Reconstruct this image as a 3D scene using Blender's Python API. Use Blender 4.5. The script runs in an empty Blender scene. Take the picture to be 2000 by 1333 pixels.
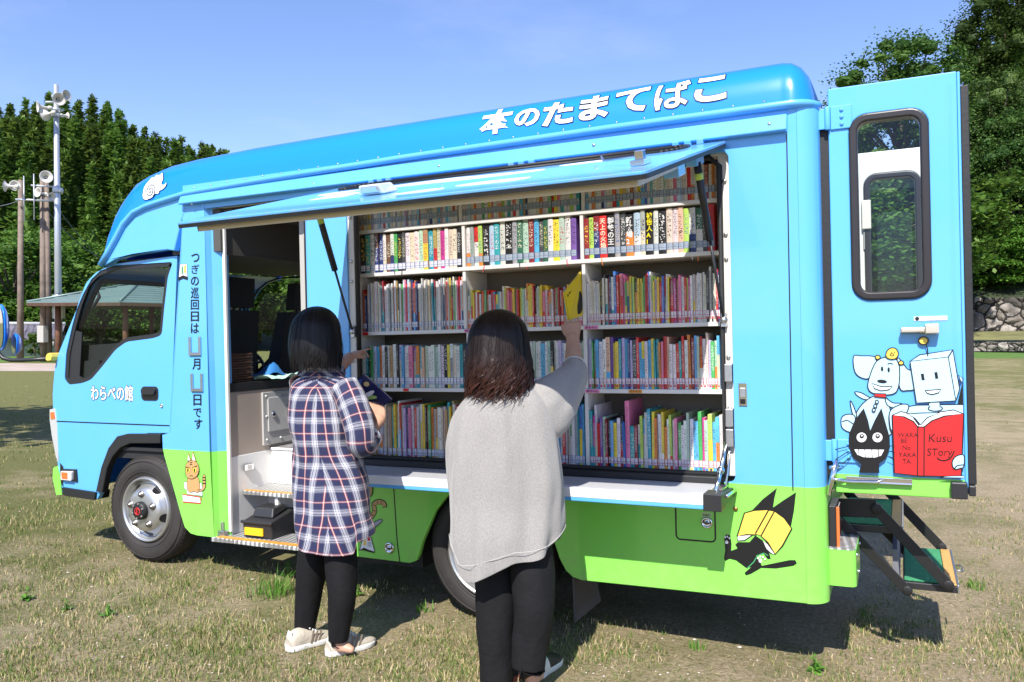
import bpy, bmesh, math, random
from mathutils import Vector, Matrix, noise, geometry
R = math.radians
random.seed(7)
scene = bpy.context.scene
COL = scene.collection
# ------------------------------------------------------------------ camera
FPX, CX, CY = 1614.0, 1000.0, 666.5
CAMPOS = Vector((0.0, -3.74, 1.518))
_down = Vector((-.0042, 1, .0160)).normalized()
_X = Vector((.9041, 0, -.4267)); _X = (_X - _down*_X.dot(_down)).normalized()
_Z = -_down
_Y = _Z.cross(_X)
# rows: world->camera (right, down, forward)
RM = Matrix(((_X[0], _Y[0], _Z[0]), (_X[1], _Y[1], _Z[1]), (_X[2], _Y[2], _Z[2])))
cam_d = bpy.data.cameras.new("camera"); cam = bpy.data.objects.new("camera", cam_d); COL.objects.link(cam)
cam_d.sensor_width = 36; cam_d.lens = FPX/2000*36; cam_d.clip_start = .05; cam_d.clip_end = 2000
m3 = Matrix((RM[0], -RM[1], -RM[2])).transposed()
cam.matrix_world = Matrix.Translation(CAMPOS) @ m3.to_4x4()
scene.camera = cam
# ------------------------------------------------------------------ light
SUND = Vector((.15, -1.0, 1.10)).normalized()
SUN_EL = math.asin(SUND.z); SUN_ROT = math.atan2(SUND.x, SUND.y)
w = bpy.data.worlds.new("World"); scene.world = w; w.use_nodes = True
nt = w.node_tree; bg = nt.nodes["Background"]
sky = nt.nodes.new("ShaderNodeTexSky"); sky.sky_type = 'NISHITA'; sky.sun_disc = False
sky.sun_elevation = SUN_EL; sky.sun_rotation = SUN_ROT
sky.air_density = 1.0; sky.dust_density = .35; sky.ozone_density = 6.0; sky.altitude = 150
tint = nt.nodes.new("ShaderNodeVectorMath"); tint.operation = 'MULTIPLY'; tint.inputs[1].default_value = (1.10, .98, 1.06)   # tints the sky colour slightly towards violet
nt.links.new(sky.outputs[0], tint.inputs[0]); 
tcw = nt.nodes.new("ShaderNodeTexCoord"); mpw = nt.nodes.new("ShaderNodeMapping"); mpw.inputs["Scale"].default_value = (2.0, 2.0, 7.0); mpw.inputs["Rotation"].default_value = (.2, .3, .5)
nzw = nt.nodes.new("ShaderNodeTexNoise"); nzw.inputs["Scale"].default_value = 1.6; nzw.inputs["Detail"].default_value = 7; nzw.inputs["Roughness"].default_value = .62
mrw = nt.nodes.new("ShaderNodeMapRange"); mrw.inputs[1].default_value = .50; mrw.inputs[2].default_value = .80; mrw.inputs[3].default_value = 0; mrw.inputs[4].default_value = .11
mxw = nt.nodes.new("ShaderNodeMix"); mxw.data_type = 'RGBA'; mxw.inputs[7].default_value = (6.2, 6.4, 7.6, 1)      # wisps of thin cirrus
nt.links.new(tcw.outputs["Generated"], mpw.inputs[0]); nt.links.new(mpw.outputs[0], nzw.inputs["Vector"]); nt.links.new(nzw.outputs["Fac"], mrw.inputs[0]); nt.links.new(mrw.outputs[0], mxw.inputs[0])
nt.links.new(tint.outputs[0], mxw.inputs[6]); nt.links.new(mxw.outputs[2], bg.inputs[0]); bg.inputs[1].default_value = .14
sd = bpy.data.lights.new("sun", 'SUN'); so = bpy.data.objects.new("sun", sd); COL.objects.link(so)
sd.energy = 5.0; sd.angle = R(.53); sd.color = (1, .955, .88)
so.rotation_euler = SUND.to_track_quat('Z', 'Y').to_euler(); so.location = (0, -10, 12)
scene.view_settings.view_transform = 'Standard'; scene.view_settings.look = 'None'
scene.view_settings.exposure = .62; scene.view_settings.gamma = 1
scene.cycles.max_bounces = 8; scene.cycles.transparent_max_bounces = 24
scene.cycles.caustics_reflective = False; scene.cycles.caustics_refractive = False
# ------------------------------------------------------------------ frames of reference
PV = Vector((-4.378, 0, 0)); RAKE = .030
RB = Matrix.Rotation(-RAKE, 3, 'Y')
def ray(px, py):
    return RM.transposed() @ Vector((px-CX, py-CY, FPX))
def W(px, py, y):                      # world point on the plane y = const
    d = ray(px, py); return CAMPOS + d*((y-CAMPOS.y)/d.y)
def S(px, py, y=0.0):                  # (x, z) in the bus frame on its plane y = const
    l = RB.transposed() @ (W(px, py, y)-PV); return (l.x, l.z)
def G(px, py, z=0.0):
    d = ray(px, py); return CAMPOS + d*((z-CAMPOS.z)/d.z)
def FAR(px, py, dist):
    d = ray(px, py); return CAMPOS + d*(dist/math.hypot(d.x, d.y))
def proj(p):
    v = RM @ (Vector(p)-CAMPOS); return (CX+FPX*v.x/v.z, CY+FPX*v.y/v.z, v.z)
def L2W(l): return PV + RB @ Vector(l)
def SL(pts, y=0.0): return [S(a, b, y) for a, b in pts]
# ------------------------------------------------------------------ object helpers
def link(o, parent=None):
    COL.objects.link(o)
    if parent: o.parent = parent
    return o
def tag(o, label=None, cat=None, group=None, kind=None):
    if label: o["label"] = label
    if cat: o["category"] = cat
    if group: o["group"] = group
    if kind: o["kind"] = kind
    return o
def empty(name, loc=(0, 0, 0), rot=(0, 0, 0), parent=None):
    o = bpy.data.objects.new(name, None); o.location = loc; o.rotation_euler = rot
    o.empty_display_size = .1
    return link(o, parent)
class MB:
    """collects faces and links them as one mesh object"""
    def __init__(s): s.v = []; s.f = []; s.m = []; s.uv = {}; s.sm = set()
    def add(s, vs, fs, m=0, smooth=False):
        b = len(s.v); s.v += [tuple(q) for q in vs]
        for f in fs:
            if smooth: s.sm.add(len(s.f))
            s.f.append(tuple(b+i for i in f)); s.m.append(m)
        return b
    def box(s, a, b, m=0):
        x0, y0, z0 = a; x1, y1, z1 = b
        if x0 > x1: x0, x1 = x1, x0
        if y0 > y1: y0, y1 = y1, y0
        if z0 > z1: z0, z1 = z1, z0
        s.add([(x0,y0,z0),(x1,y0,z0),(x1,y1,z0),(x0,y1,z0),(x0,y0,z1),(x1,y0,z1),(x1,y1,z1),(x0,y1,z1)],
              [(3,2,1,0),(4,5,6,7),(0,1,5,4),(1,2,6,5),(2,3,7,6),(3,0,4,7)], m)
    def hexa(s, p, m=0):               # eight corners, bottom ring then top ring
        s.add(p, [(3,2,1,0),(4,5,6,7),(0,1,5,4),(1,2,6,5),(2,3,7,6),(3,0,4,7)], m)
    def tube(s, pts, r, n=10, m=0, caps=True):
        pts = [Vector(p) for p in pts]; rs = r if isinstance(r, (list, tuple)) else [r]*len(pts)
        rings = []; prev = None
        for i, p in enumerate(pts):
            d = (pts[min(i+1, len(pts)-1)]-pts[max(i-1, 0)]).normalized()
            if prev is None:
                a = Vector((0, 0, 1)) if abs(d.z) < .9 else Vector((1, 0, 0))
                u = d.cross(a).normalized()
            else:
                u = (prev - d*prev.dot(d)).normalized()
            prev = u; v = d.cross(u)
            rings.append([p+(u*math.cos(2*math.pi*k/n)+v*math.sin(2*math.pi*k/n))*rs[i] for k in range(n)])
        s.loft(rings, True, m, caps)
    def loft(s, rings, closed=True, m=0, caps=False, smooth=True, flip=False):
        n = len(rings[0]); vs = [q for r_ in rings for q in r_]; fs = []
        for i in range(len(rings)-1):
            for k in range(n if closed else n-1):
                a = i*n+k; b = i*n+(k+1) % n
                fs.append((a, b, b+n, a+n) if not flip else (a, a+n, b+n, b))
        b0 = s.add(vs, fs, m, smooth)
        if caps:
            s.f.append(tuple(b0+k for k in range(n))[::-1]); s.m.append(m)
            s.f.append(tuple(b0+(len(rings)-1)*n+k for k in range(n))); s.m.append(m)
        return b0
    def lathe(s, prof, c, axis='y', n=48, m=0, a0=0, a1=2*math.pi):
        """prof: (radius, offset along axis)"""
        c = Vector(c); rings = []
        for r_, h in prof:
            ring = []
            for k in range(n):
                a = a0+(a1-a0)*k/n
                ca, sa = math.cos(a)*r_, math.sin(a)*r_
                ring.append(c+(Vector((ca, h, sa)) if axis == 'y' else Vector((ca, sa, h)) if axis == 'z' else Vector((h, ca, sa))))
            rings.append(ring)
        s.loft(rings, True, m)
    def sphere(s, c, r, n=12, m=0, sc=(1, 1, 1)):
        c = Vector(c); rings = []
        for i in range(n//2+1):
            t = math.pi*i/(n//2); rr = max(math.sin(t), 1e-4)
            rings.append([c+Vector((rr*math.cos(2*math.pi*k/n)*sc[0], rr*math.sin(2*math.pi*k/n)*sc[1], -math.cos(t)*sc[2]))*r for k in range(n)])
        s.loft(rings, True, m)
    def plate(s, outer, holes=(), y=0.0, t=.02, m=0, fn=None, ms=None):
        """flat shape in x-z, front face at y, thickness t behind it; fn maps (x, y, z) if given"""
        loops = [list(outer)]+[list(h) for h in holes]
        vec = [[Vector((p[0], p[1], 0)) for p in l] for l in loops]
        tri = geometry.tessellate_polygon(vec)
        flat = [p for l in loops for p in l]; n = len(flat)
        f = fn or (lambda x, yy, z: (x, yy, z))
        vs = [f(p[0], y, p[1]) for p in flat]+[f(p[0], y+t, p[1]) for p in flat]
        fs = []; 
        for a, b, c in tri:
            pa, pb, pc = flat[a], flat[b], flat[c]
            cr = (pb[0]-pa[0])*(pc[1]-pa[1])-(pb[1]-pa[1])*(pc[0]-pa[0])
            if abs(cr) < 1e-12: continue
            if cr < 0: b, c = c, b
            fs.append((a, b, c)); 
            if t: fs.append((n+a, n+c, n+b))
        b0 = s.add(vs, fs, m)
        if t:
            i0 = 0
            for l in loops:
                k = len(l); ar = sum(l[i][0]*l[(i+1) % k][1]-l[(i+1) % k][0]*l[i][1] for i in range(k))
                for i in range(k):
                    a = b0+i0+i; b = b0+i0+(i+1) % k
                    s.f.append((a, a+n, b+n, b) if (ar > 0) == (l is loops[0]) else (a, b, b+n, a+n)); s.m.append(m if ms is None else ms)
                i0 += k
    def build(s, name, mats, parent=None, bevel=0, shade=None, seg=2):
        me = bpy.data.meshes.new(name); me.from_pydata(s.v, [], s.f)
        mats = mats if isinstance(mats, (list, tuple)) else [mats]
        for q in mats: me.materials.append(q)
        me.polygons.foreach_set("material_index", s.m)
        me.polygons.foreach_set("use_smooth", [i in s.sm for i in range(len(s.f))])
        me.update()
        o = bpy.data.objects.new(name, me); link(o, parent)
        if bevel:
            b = o.modifiers.new("bevel", 'BEVEL'); b.width = bevel; b.segments = seg; b.limit_method = 'ANGLE'; b.angle_limit = R(38)
        return o
def rrect(x0, z0, x1, z1, r, n=5):
    out = []
    for cx, cz, a0 in ((x1-r, z0+r, -90), (x1-r, z1-r, 0), (x0+r, z1-r, 90), (x0+r, z0+r, 180)):
        for k in range(n+1):
            a = R(a0+90*k/n); out.append((cx+r*math.cos(a), cz+r*math.sin(a)))
    return out
def rpoly(pts, r, n=4):
    """polygon with its corners rounded"""
    out = []; k = len(pts)
    for i in range(k):
        p = Vector(pts[i][:2]); a = Vector(pts[i-1][:2]); b = Vector(pts[(i+1) % k][:2])
        rr = pts[i][2] if len(pts[i]) > 2 else r
        da, db = a-p, b-p
        q = min(rr, da.length*.45, db.length*.45)
        if q < 1e-5: out.append((p.x, p.y)); continue
        s_, e_ = p+da.normalized()*q, p+db.normalized()*q
        for j in range(n+1):
            t = j/n; v = s_*(1-t)**2+p*2*t*(1-t)+e_*t*t
            out.append((v.x, v.y))
    return out
def smooth_loop(pts, n=4, closed=True):
    """Catmull-Rom through the points"""
    k = len(pts); out = []
    rng = range(k) if closed else range(k-1)
    for i in rng:
        g = lambda j: Vector(pts[j % k] if closed else pts[max(0, min(k-1, j))])
        p0, p1, p2, p3 = g(i-1), g(i), g(i+1), g(i+2)
        for j in range(n):
            t = j/n
            out.append(tuple(.5*((2*p1)+(-p0+p2)*t+(2*p0-5*p1+4*p2-p3)*t*t+(-p0+3*p1-3*p2+p3)*t**3)))
    if not closed: out.append(tuple(pts[-1]))
    return out
def ellipse(cx, cz, rx, rz, n=20, rot=0):
    return [(cx+rx*math.cos(2*math.pi*k/n)*math.cos(rot)-rz*math.sin(2*math.pi*k/n)*math.sin(rot),
             cz+rx*math.cos(2*math.pi*k/n)*math.sin(rot)+rz*math.sin(2*math.pi*k/n)*math.cos(rot)) for k in range(n)]
def stroke(pts, wd, taper=False):
    """outline polygon of a 2D stroke"""
    pts = [Vector(p[:2]) for p in pts]; l, r_ = [], []
    for i, p in enumerate(pts):
        d = (pts[min(i+1, len(pts)-1)]-pts[max(i-1, 0)]).normalized(); nrm = Vector((-d.y, d.x))
        ww = wd*.5*(1-.75*i/(len(pts)-1) if taper else 1)
        l.append(tuple(p+nrm*ww)); r_.append(tuple(p-nrm*ww))
    return l+r_[::-1]
def resample(pts, n):
    v = [Vector(p) for p in pts]; d = [0]
    for a, b in zip(v, v[1:]): d.append(d[-1]+(b-a).length)
    out = []
    for i in range(n):
        t = d[-1]*i/(n-1); k = 0
        while k < len(d)-2 and d[k+1] < t: k += 1
        u = (t-d[k])/max(d[k+1]-d[k], 1e-9); out.append(v[k].lerp(v[k+1], u))
    return out
def interp(tab, x):
    for (x0, y0), (x1, y1) in zip(tab, tab[1:]):
        if x <= x1: return y0+(y1-y0)*max(0, min(1, (x-x0)/(x1-x0)))
    return tab[-1][1]
def text2d(body, offset=0.0, res=3, spacing=1.0, vertical=False):
    """(verts2d, faces) of a line of lettering, height of an em = 1"""
    c = bpy.data.curves.new("lettering", 'FONT'); c.size = 1; c.offset = offset; c.resolution_u = res
    c.space_character = spacing; c.body = body
    o = bpy.data.objects.new("lettering", c); me = o.to_mesh()
    vs = [(v.co.x, v.co.y) for v in me.vertices]; fs = [tuple(p.vertices) for p in me.polygons]
    o.to_mesh_clear(); bpy.data.objects.remove(o); bpy.data.curves.remove(c)
    return vs, fs
def put_text(mb, body, fn, m=0, offset=0.0, res=3, spacing=1.0, cut=0.0):
    """lettering through fn(u, v) -> point, u and v in ems; cut splits it finely enough to follow a curved panel"""
    vs, fs = text2d(body, offset, res, spacing)
    if cut:
        todo = [tuple(vs[i] for i in (f[0], f[k], f[k+1])) for f in fs for k in range(1, len(f)-1)]; tri = []
        while todo:
            t = todo.pop(); e = [math.dist(t[i], t[(i+1) % 3]) for i in range(3)]; i = e.index(max(e))
            if e[i] <= cut: tri.append(t); continue
            a, b, c = t[i], t[(i+1) % 3], t[(i+2) % 3]; m_ = ((a[0]+b[0])/2, (a[1]+b[1])/2); todo += [(a, m_, c), (m_, b, c)]
        vs = [p for t in tri for p in t]; fs = [(3*i, 3*i+1, 3*i+2) for i in range(len(tri))]
    out = [fn(*p) for p in vs]
    mb.add(out, fs, m)
# ------------------------------------------------------------------ materials
MATS = {}
def mat(name, col=(.5, .5, .5), rough=.5, metal=0, coat=0, spec=.5, bump=None, var=None, sheen=0):
    """plain or gently varied Principled; bump=(scale, strength, detail), var=(scale, amount)"""
    if name in MATS: return MATS[name]
    m = bpy.data.materials.new(name); m.use_nodes = True; nt = m.node_tree; b = nt.nodes["Principled BSDF"]
    b.inputs["Base Color"].default_value = (*col, 1); b.inputs["Roughness"].default_value = rough
    b.inputs["Metallic"].default_value = metal; b.inputs["Specular IOR Level"].default_value = spec
    b.inputs["Coat Weight"].default_value = coat; b.inputs["Coat Roughness"].default_value = .04
    b.inputs["Sheen Weight"].default_value = sheen
    if bump or var:
        tc = nt.nodes.new("ShaderNodeTexCoord")
    if bump:
        n = nt.nodes.new("ShaderNodeTexNoise"); n.inputs["Scale"].default_value = bump[0]; n.inputs["Detail"].default_value = bump[2] if len(bump) > 2 else 3
        nt.links.new(tc.outputs["Object"], n.inputs["Vector"])
        bp = nt.nodes.new("ShaderNodeBump"); bp.inputs["Strength"].default_value = bump[1]; bp.inputs["Distance"].default_value = .01
        nt.links.new(n.outputs["Fac"], bp.inputs["Height"]); nt.links.new(bp.outputs[0], b.inputs["Normal"])
    if var:
        n = nt.nodes.new("ShaderNodeTexNoise"); n.inputs["Scale"].default_value = var[0]; n.inputs["Detail"].default_value = 5
        nt.links.new(tc.outputs["Object"], n.inputs["Vector"])
        mp = nt.nodes.new("ShaderNodeMapRange"); mp.inputs[1].default_value = .3; mp.inputs[2].default_value = .7
        mp.inputs[3].default_value = 1-var[1]; mp.inputs[4].default_value = 1+var[1]
        nt.links.new(n.outputs["Fac"], mp.inputs[0])
        mx = nt.nodes.new("ShaderNodeVectorMath"); mx.operation = 'SCALE'; mx.inputs[0].default_value = col
        nt.links.new(mp.outputs[0], mx.inputs["Scale"]); nt.links.new(mx.outputs[0], b.inputs["Base Color"])
    MATS[name] = m; return m
class NG:
    """tiny node-building helper"""
    def __init__(s, name):
        s.m = bpy.data.materials.new(name); s.m.use_nodes = True; s.nt = s.m.node_tree; s.b = s.nt.nodes["Principled BSDF"]
        MATS[name] = s.m; s.tc = None
    def n(s, t, **kw):
        q = s.nt.nodes.new("ShaderNode"+t)
        for k, v in kw.items():
            if k.startswith("i_"):
                k = k[2:]; k = int(k) if k.isdigit() else k.replace("_", " ")
                if isinstance(v, bpy.types.NodeSocket): s.nt.links.new(v, q.inputs[k])
                else: q.inputs[k].default_value = v
            else: setattr(q, k, v)
        return q
    def co(s, which="Object"):
        if not s.tc: s.tc = s.nt.nodes.new("ShaderNodeTexCoord")
        return s.tc.outputs[which]
    def noise(s, scale, detail=4, vec=None, rough=.5, dist=0):
        return s.n("TexNoise", i_Vector=vec or s.co(), i_Scale=scale, i_Detail=detail, i_Roughness=rough, i_Distortion=dist).outputs["Fac"]
    def math(s, op, a, b=0.0, c=0.0, clamp=False):
        q = s.nt.nodes.new("ShaderNodeMath"); q.operation = op; q.use_clamp = clamp
        for i, v in enumerate((a, b, c)):
            if isinstance(v, bpy.types.NodeSocket): s.nt.links.new(v, q.inputs[i])
            else: q.inputs[i].default_value = v
        return q.outputs[0]
    def ramp(s, fac, stops, mode='LINEAR'):
        q = s.nt.nodes.new("ShaderNodeValToRGB"); cr = q.color_ramp; cr.interpolation = mode
        cr.elements[0].position = stops[0][0]; cr.elements[0].color = (*stops[0][1], 1)
        cr.elements[1].position = stops[-1][0]; cr.elements[1].color = (*stops[-1][1], 1)
        for p, c in stops[1:-1]:
            e = cr.elements.new(p); e.color = (*c, 1)
        s.nt.links.new(fac, q.inputs[0]); return q.outputs[0]
    def mix(s, fac, a, b, mode='MIX'):
        q = s.nt.nodes.new("ShaderNodeMix"); q.data_type = 'RGBA'; q.blend_type = mode
        for i, v in ((0, fac), (6, a), (7, b)):
            if isinstance(v, bpy.types.NodeSocket): s.nt.links.new(v, q.inputs[i])
            elif i == 0: q.inputs[0].default_value = v
            else: q.inputs[i].default_value = (*v, 1) if len(v) == 3 else v
        return q.outputs[2]
    def sep(s, vec):
        q = s.n("SeparateXYZ", i_0=vec); return q.outputs
    def base(s, c): s.nt.links.new(c, s.b.inputs["Base Color"])
    def set(s, **kw):
        for k, v in kw.items():
            k = k.replace("_", " ")
            if isinstance(v, bpy.types.NodeSocket): s.nt.links.new(v, s.b.inputs[k])
            else: s.b.inputs[k].default_value = v
    def bump(s, h, strength=.3, dist=.01):
        q = s.n("Bump", i_Height=h, i_Strength=strength, i_Distance=dist); s.nt.links.new(q.outputs[0], s.b.inputs["Normal"])
LB = (.10, .41, .83); DB = (.008, .225, .86); GR = (.22, .68, .085)
def paint(name, split=None):
    g = NG(name); g.set(Roughness=.32, Coat_Weight=.6, Coat_Roughness=.05)
    d = g.noise(1.3, 5, rough=.7)
    if split is not None:
        o = g.sep(g.co()); z = g.math('ADD', o[2], g.math('MULTIPLY', o[0], .0072))
        c = g.mix(g.math('GREATER_THAN', z, split), GR, LB)
    else:
        q = g.n("RGB"); q.outputs[0].default_value = (*LB, 1); c = q.outputs[0]
    # dust film, a little thicker low down
    f = g.math('MULTIPLY', g.math('SUBTRACT', d, .35, clamp=True), .16)
    low = g.n("MapRange", i_0=g.sep(g.co())[2], i_1=.62, i_2=.18, i_3=0.0, i_4=1.0).outputs[0]; spl = g.math('MULTIPLY', g.math('MULTIPLY', low, low), g.math('MULTIPLY', g.math('SUBTRACT', g.noise(16, 6, rough=.75), .42, clamp=True), 1.5, clamp=True))
    c = g.mix(f, c, (.55, .60, .55)); g.base(g.mix(spl, c, (.36, .29, .20)))     # road splash along the sills
    # slightly uneven sheet metal, so reflections are not ruler-straight
    g.bump(g.noise(2.2, 1), .06, .02)
    return g.m
P2T = paint("two_tone_paint", .746); PDOOR = paint("door_paint", .7995); PLB = paint("light_blue_paint")
PDB = mat("roof_blue_paint", DB, .28, coat=.7, bump=(2.0, .05, 1))
PGR = mat("green_paint", GR, .32, coat=.6)
BLK = mat("black_rubber", (.013, .013, .014), .55, bump=(60, .1))
BPL = mat("black_plastic", (.02, .02, .022), .42)
WHT = mat("white_panel", (.74, .73, .70), .35, var=(3, .04)); CREAM = mat("cream_panel", (.66, .62, .55), .45, var=(4, .05))
CHR = mat("chrome", (.75, .75, .77), .12, 1); STL = mat("steel", (.55, .55, .56), .35, 1, bump=(30, .08))
DRK = mat("dark_interior", (.018, .018, .02), .7); GSEAL = mat("grey_plastic", (.30, .30, .30), .5)
INK = mat("black_vinyl", (.008, .008, .009), .35); WVN = mat("white_vinyl", (.82, .82, .82), .4)
RED = mat("red_vinyl", (.62, .018, .02), .4); YEL = mat("yellow_vinyl", (.85, .60, .09), .4); PALE = mat("pale_blue_vinyl", (.44, .66, .79), .4)
TAN = mat("tan_vinyl", (.52, .30, .12), .45); GVN = mat("green_vinyl", (.05, .32, .12), .45); PNK = mat("pink_vinyl", (.75, .22, .42), .45)
ORG = mat("orange_tape", (.72, .30, .05), .5, var=(40, .12)); GREYV = mat("grey_vinyl", (.35, .35, .42), .4)
def glass(name, tint=(.8, .86, .84), ior=1.45):
    m = bpy.data.materials.new(name); m.use_nodes = True; nt = m.node_tree; nt.nodes.clear()
    out = nt.nodes.new("ShaderNodeOutputMaterial"); tr = nt.nodes.new("ShaderNodeBsdfTransparent"); tr.inputs[0].default_value = (*tint, 1)
    gl = nt.nodes.new("ShaderNodeBsdfGlossy"); gl.inputs["Roughness"].default_value = .02
    fr = nt.nodes.new("ShaderNodeFresnel"); fr.inputs[0].default_value = ior
    mx = nt.nodes.new("ShaderNodeMixShader"); nt.links.new(fr.outputs[0], mx.inputs[0])
    nt.links.new(tr.outputs[0], mx.inputs[1]); nt.links.new(gl.outputs[0], mx.inputs[2]); nt.links.new(mx.outputs[0], out.inputs[0])
    MATS[name] = m; return m
GLS = glass("window_glass"); TGLS = glass("tinted_glass", (.80, .78, .80)); DGLS = glass("cab_glass", (.86, .92, .88), 1.22)
def checker_plate():
    g = NG("checker_plate"); g.set(Metallic=.35, Roughness=.40); g.b.inputs["Base Color"].default_value = (.60, .60, .59, 1)
    v = g.n("Mapping", i_Vector=g.co(), i_Scale=(1.0, 1.5, 1), i_Rotation=(0, 0, R(40))).outputs[0]
    o = g.sep(v)
    a = g.math('SINE', g.math('MULTIPLY', o[0], 130)); b = g.math('SINE', g.math('MULTIPLY', o[1], 130))
    h = g.math('MULTIPLY', a, b)
    r_ = g.math('GREATER_THAN', h, .25); g.base(g.mix(r_, (.30, .295, .285), (.72, .72, .71))); g.bump(h, .9, .008); return g.m
CHK = checker_plate()
# ================================================================== the book bus
bus = tag(empty("book_bus", PV, (0, -RAKE, 0)), "light blue and green library bus with its side flap raised over shelves of books", "bus")
BW = 1.70                                    # width of the body
XR = 4.115                                    # rear face
# ---- main side panel: lower skirt, middle pillar, rear pillar round the book opening
arch = [(2.02, .199), (2.062, .215), (2.082, .25), (2.104, .317), (2.187, .485), (2.25, .56), (2.313, .613), (2.40, .655), (2.50, .682), (2.58, .684),
        (2.66, .664), (2.74, .612), (2.80, .53), (2.845, .425), (2.884, .307), (2.915, .25), (2.95, .222), (3.0, .209)]
OPEN = rrect(1.662, .722, 3.738, 2.195, .03, 4)
b = MB(); b.plate([(1.385, 2.26), (1.385, .205)]+arch+[(4.03, .216), (4.03, 2.36), (3.99, 2.36), (3.99, 2.26)], [OPEN], 0, .03)
# rounded rear corner down its full height
ring = lambda z: [(4.03+.085*math.sin(a), .085-.085*math.cos(a), z) for a in [math.pi/2*k/8 for k in range(9)]]
b.loft([ring(.216), ring(.5), ring(1.5), ring(2.36)], False)
side = b.build("side_panel", P2T, bus, .004)
# shut lines, access covers and locks on the skirt
b = MB()
b.plate(stroke([(3.988, 2.24), (3.985, 1.4), (3.982, .70)], .005), (), -.0015, .002)
b.build("shut_line", INK, side); b = MB()
b.plate(stroke(SL([(742, 943), (769, 952), (776, 1060), (781, 1098)]), .006), (), -.0015, .002); b.build("shut_line", INK, side); b = MB()
rr = rrect(*S(1321, 1053), *S(1396, 988), .02)
for k in range(len(rr)): b.plate(stroke([rr[k], rr[(k+1) % len(rr)]], .007), (), -.0015, .002)
b.build("shut_line", INK, side)
for px, py, r in ((1381, 1021, .026), (761, 1070, .030)):
    x, z = S(px, py); b = MB()
    b.lathe([(r, -.002), (r, -.007), (r*.86, -.010), (r*.72, -.010), (r*.66, -.006), (r*.30, -.006), (r*.28, -.012), (.001, -.012)], (x, 0, z), n=24)
    b.box((x-r*.5, -.015, z-.003), (x+r*.5, -.006, z+.003), 1)
    b.build("cover_lock", [CHR, INK], side)
x, z = S(1380, 1006); b = MB(); b.plate(rrect(x-.022, z-.011, x+.022, z+.011, .003), (), -.002, .002)
put_text(b, "給油口", lambda u, v: (x-.018+u*.012, -.0025, z-.005+v*.012), 1, .02); b.build("fuel_label", [mat("pale_label", (.45, .62, .30), .5), INK], side)
x, z = S(1437, 994); b = MB(); b.lathe([(.010, -.001), (.010, -.006), (.004, -.008), (.001, -.008)], (x, 0, z), n=14); b.build("drain_plug", [mat("brass", (.45, .26, .10), .4, 1)], side)
x, z = S(752, 950); b = MB(); b.box((x-.02, -.006, z-.012), (x+.02, 0, z+.012)); b.box((x-.005, -.010, z-.014), (x+.005, 0, z+.014)); b.build("cover_hinge", PGR, side, .003)
# flush paddle latch on the rear pillar
x, z = S(1451, 771); b = MB(); b.box((x-.018, -.006, z-.05), (x+.018, 0, z+.05), 0); b.box((x-.012, -.010, z-.012), (x+.012, -.004, z+.030), 1); b.box((x-.012, -.007, z-.042), (x+.012, -.003, z-.018), 2)
b.build("paddle_latch", [CHR, STL, INK], side, .003)
# return faces of the book opening: white jamb, black seal
b = MB()
b.box((3.685, .03, .745), (3.745, .10, 2.19)); b.box((1.640, .012, .745), (1.700, .05, 2.19)); b.box((1.64, .03, 2.185), (3.745, .10, 2.215)); b.box((1.62, .05, .72), (1.645, .37, 2.2))
b.build("opening_jamb", CREAM, bus, .004)
b = MB(); pts = [(1.707, .752), (1.707, 2.15), (1.74, 2.182), (3.65, 2.182), (3.692, 2.14), (3.692, .752)]
b.tube([(p[0], .028, p[1]) for p in pts+[pts[0]]], .014, 8); b.build("door_seal", BLK, bus)
b = MB()
for z in (2.07, 1.83, 1.72, 1.28, 1.05):
    b.lathe([(.009, -.001), (.009, -.006), (.005, -.008), (.001, -.008)], (3.715, .029, z), n=12)
    b.lathe([(.009, -.001), (.009, -.006), (.005, -.008), (.001, -.008)], (1.68, .012, z), n=12)
b.build("jamb_bolt", STL, bus)
for z in (1.22, 1.02, .93):
    b = MB(); b.box((3.70, -.004, z-.05), (3.735, .03, z+.03)); b.build("latch_striker", STL, bus, .004)
# ---- front pillar beside the entrance
fp = [S(*q) for q in ((366, 412), (355, 490), (348, 600), (333, 845), (317, 850), (318, 876), (321, 891), (338, 950), (354, 1008), (361, 1030), (372, 1042), (385, 1046))]
fp = [(.44, 2.26)]+fp[1:]+[(.63, .223), (.612, .73), (.615, 2.26)]
b = MB(); b.plate(fp, (), 0, .03)
# bevelled returns: into the entrance, and forward onto the cab
b.hexa([(.63, .001, .223), (.645, .03, .223), (.70, .085, .223), (.695, .12, .223), (.615, .001, 2.26), (.63, .03, 2.26), (.69, .085, 2.26), (.68, .12, 2.26)])
b.hexa([(.262, .002, .74), (.29, .03, .74), (.25, .06, .74), (.236, .045, .74), (.44, .002, 2.24), (.47, .03, 2.24), (.39, .06, 2.02), (.372, .045, 2.02)])
fpo = b.build("front_pillar", P2T, bus, .003)
b = MB(); b.box((.692, .06, .25), (.712, .075, 2.2)); b.build("entrance_trim", WHT, bus)
# strips of the slid-back entrance door, dark gap
b = MB(); b.box((1.335, .055, .26), (1.372, .085, 2.16), 0); b.box((1.310, .07, .26), (1.334, .10, 2.16), 1); b.box((1.372, .04, .26), (1.386, .12, 2.2), 1)
b.build("sliding_door_edge", [PLB, BLK], bus)
b = MB(); b.box((1.20, .16, .72), (1.245, .20, 2.16), 0); b.box((1.25, .14, 1.2), (1.30, .17, 2.1), 1); b.box((1.245, .14, 1.19), (1.31, .18, 1.22), 0); b.box((1.245, .14, 2.0), (1.31, .18, 2.03), 0)
b.build("door_post", [mat("post_grey", (.42, .40, .37), .5), mat("post_dark", (.12, .11, .11), .5)], bus, .003)
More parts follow.
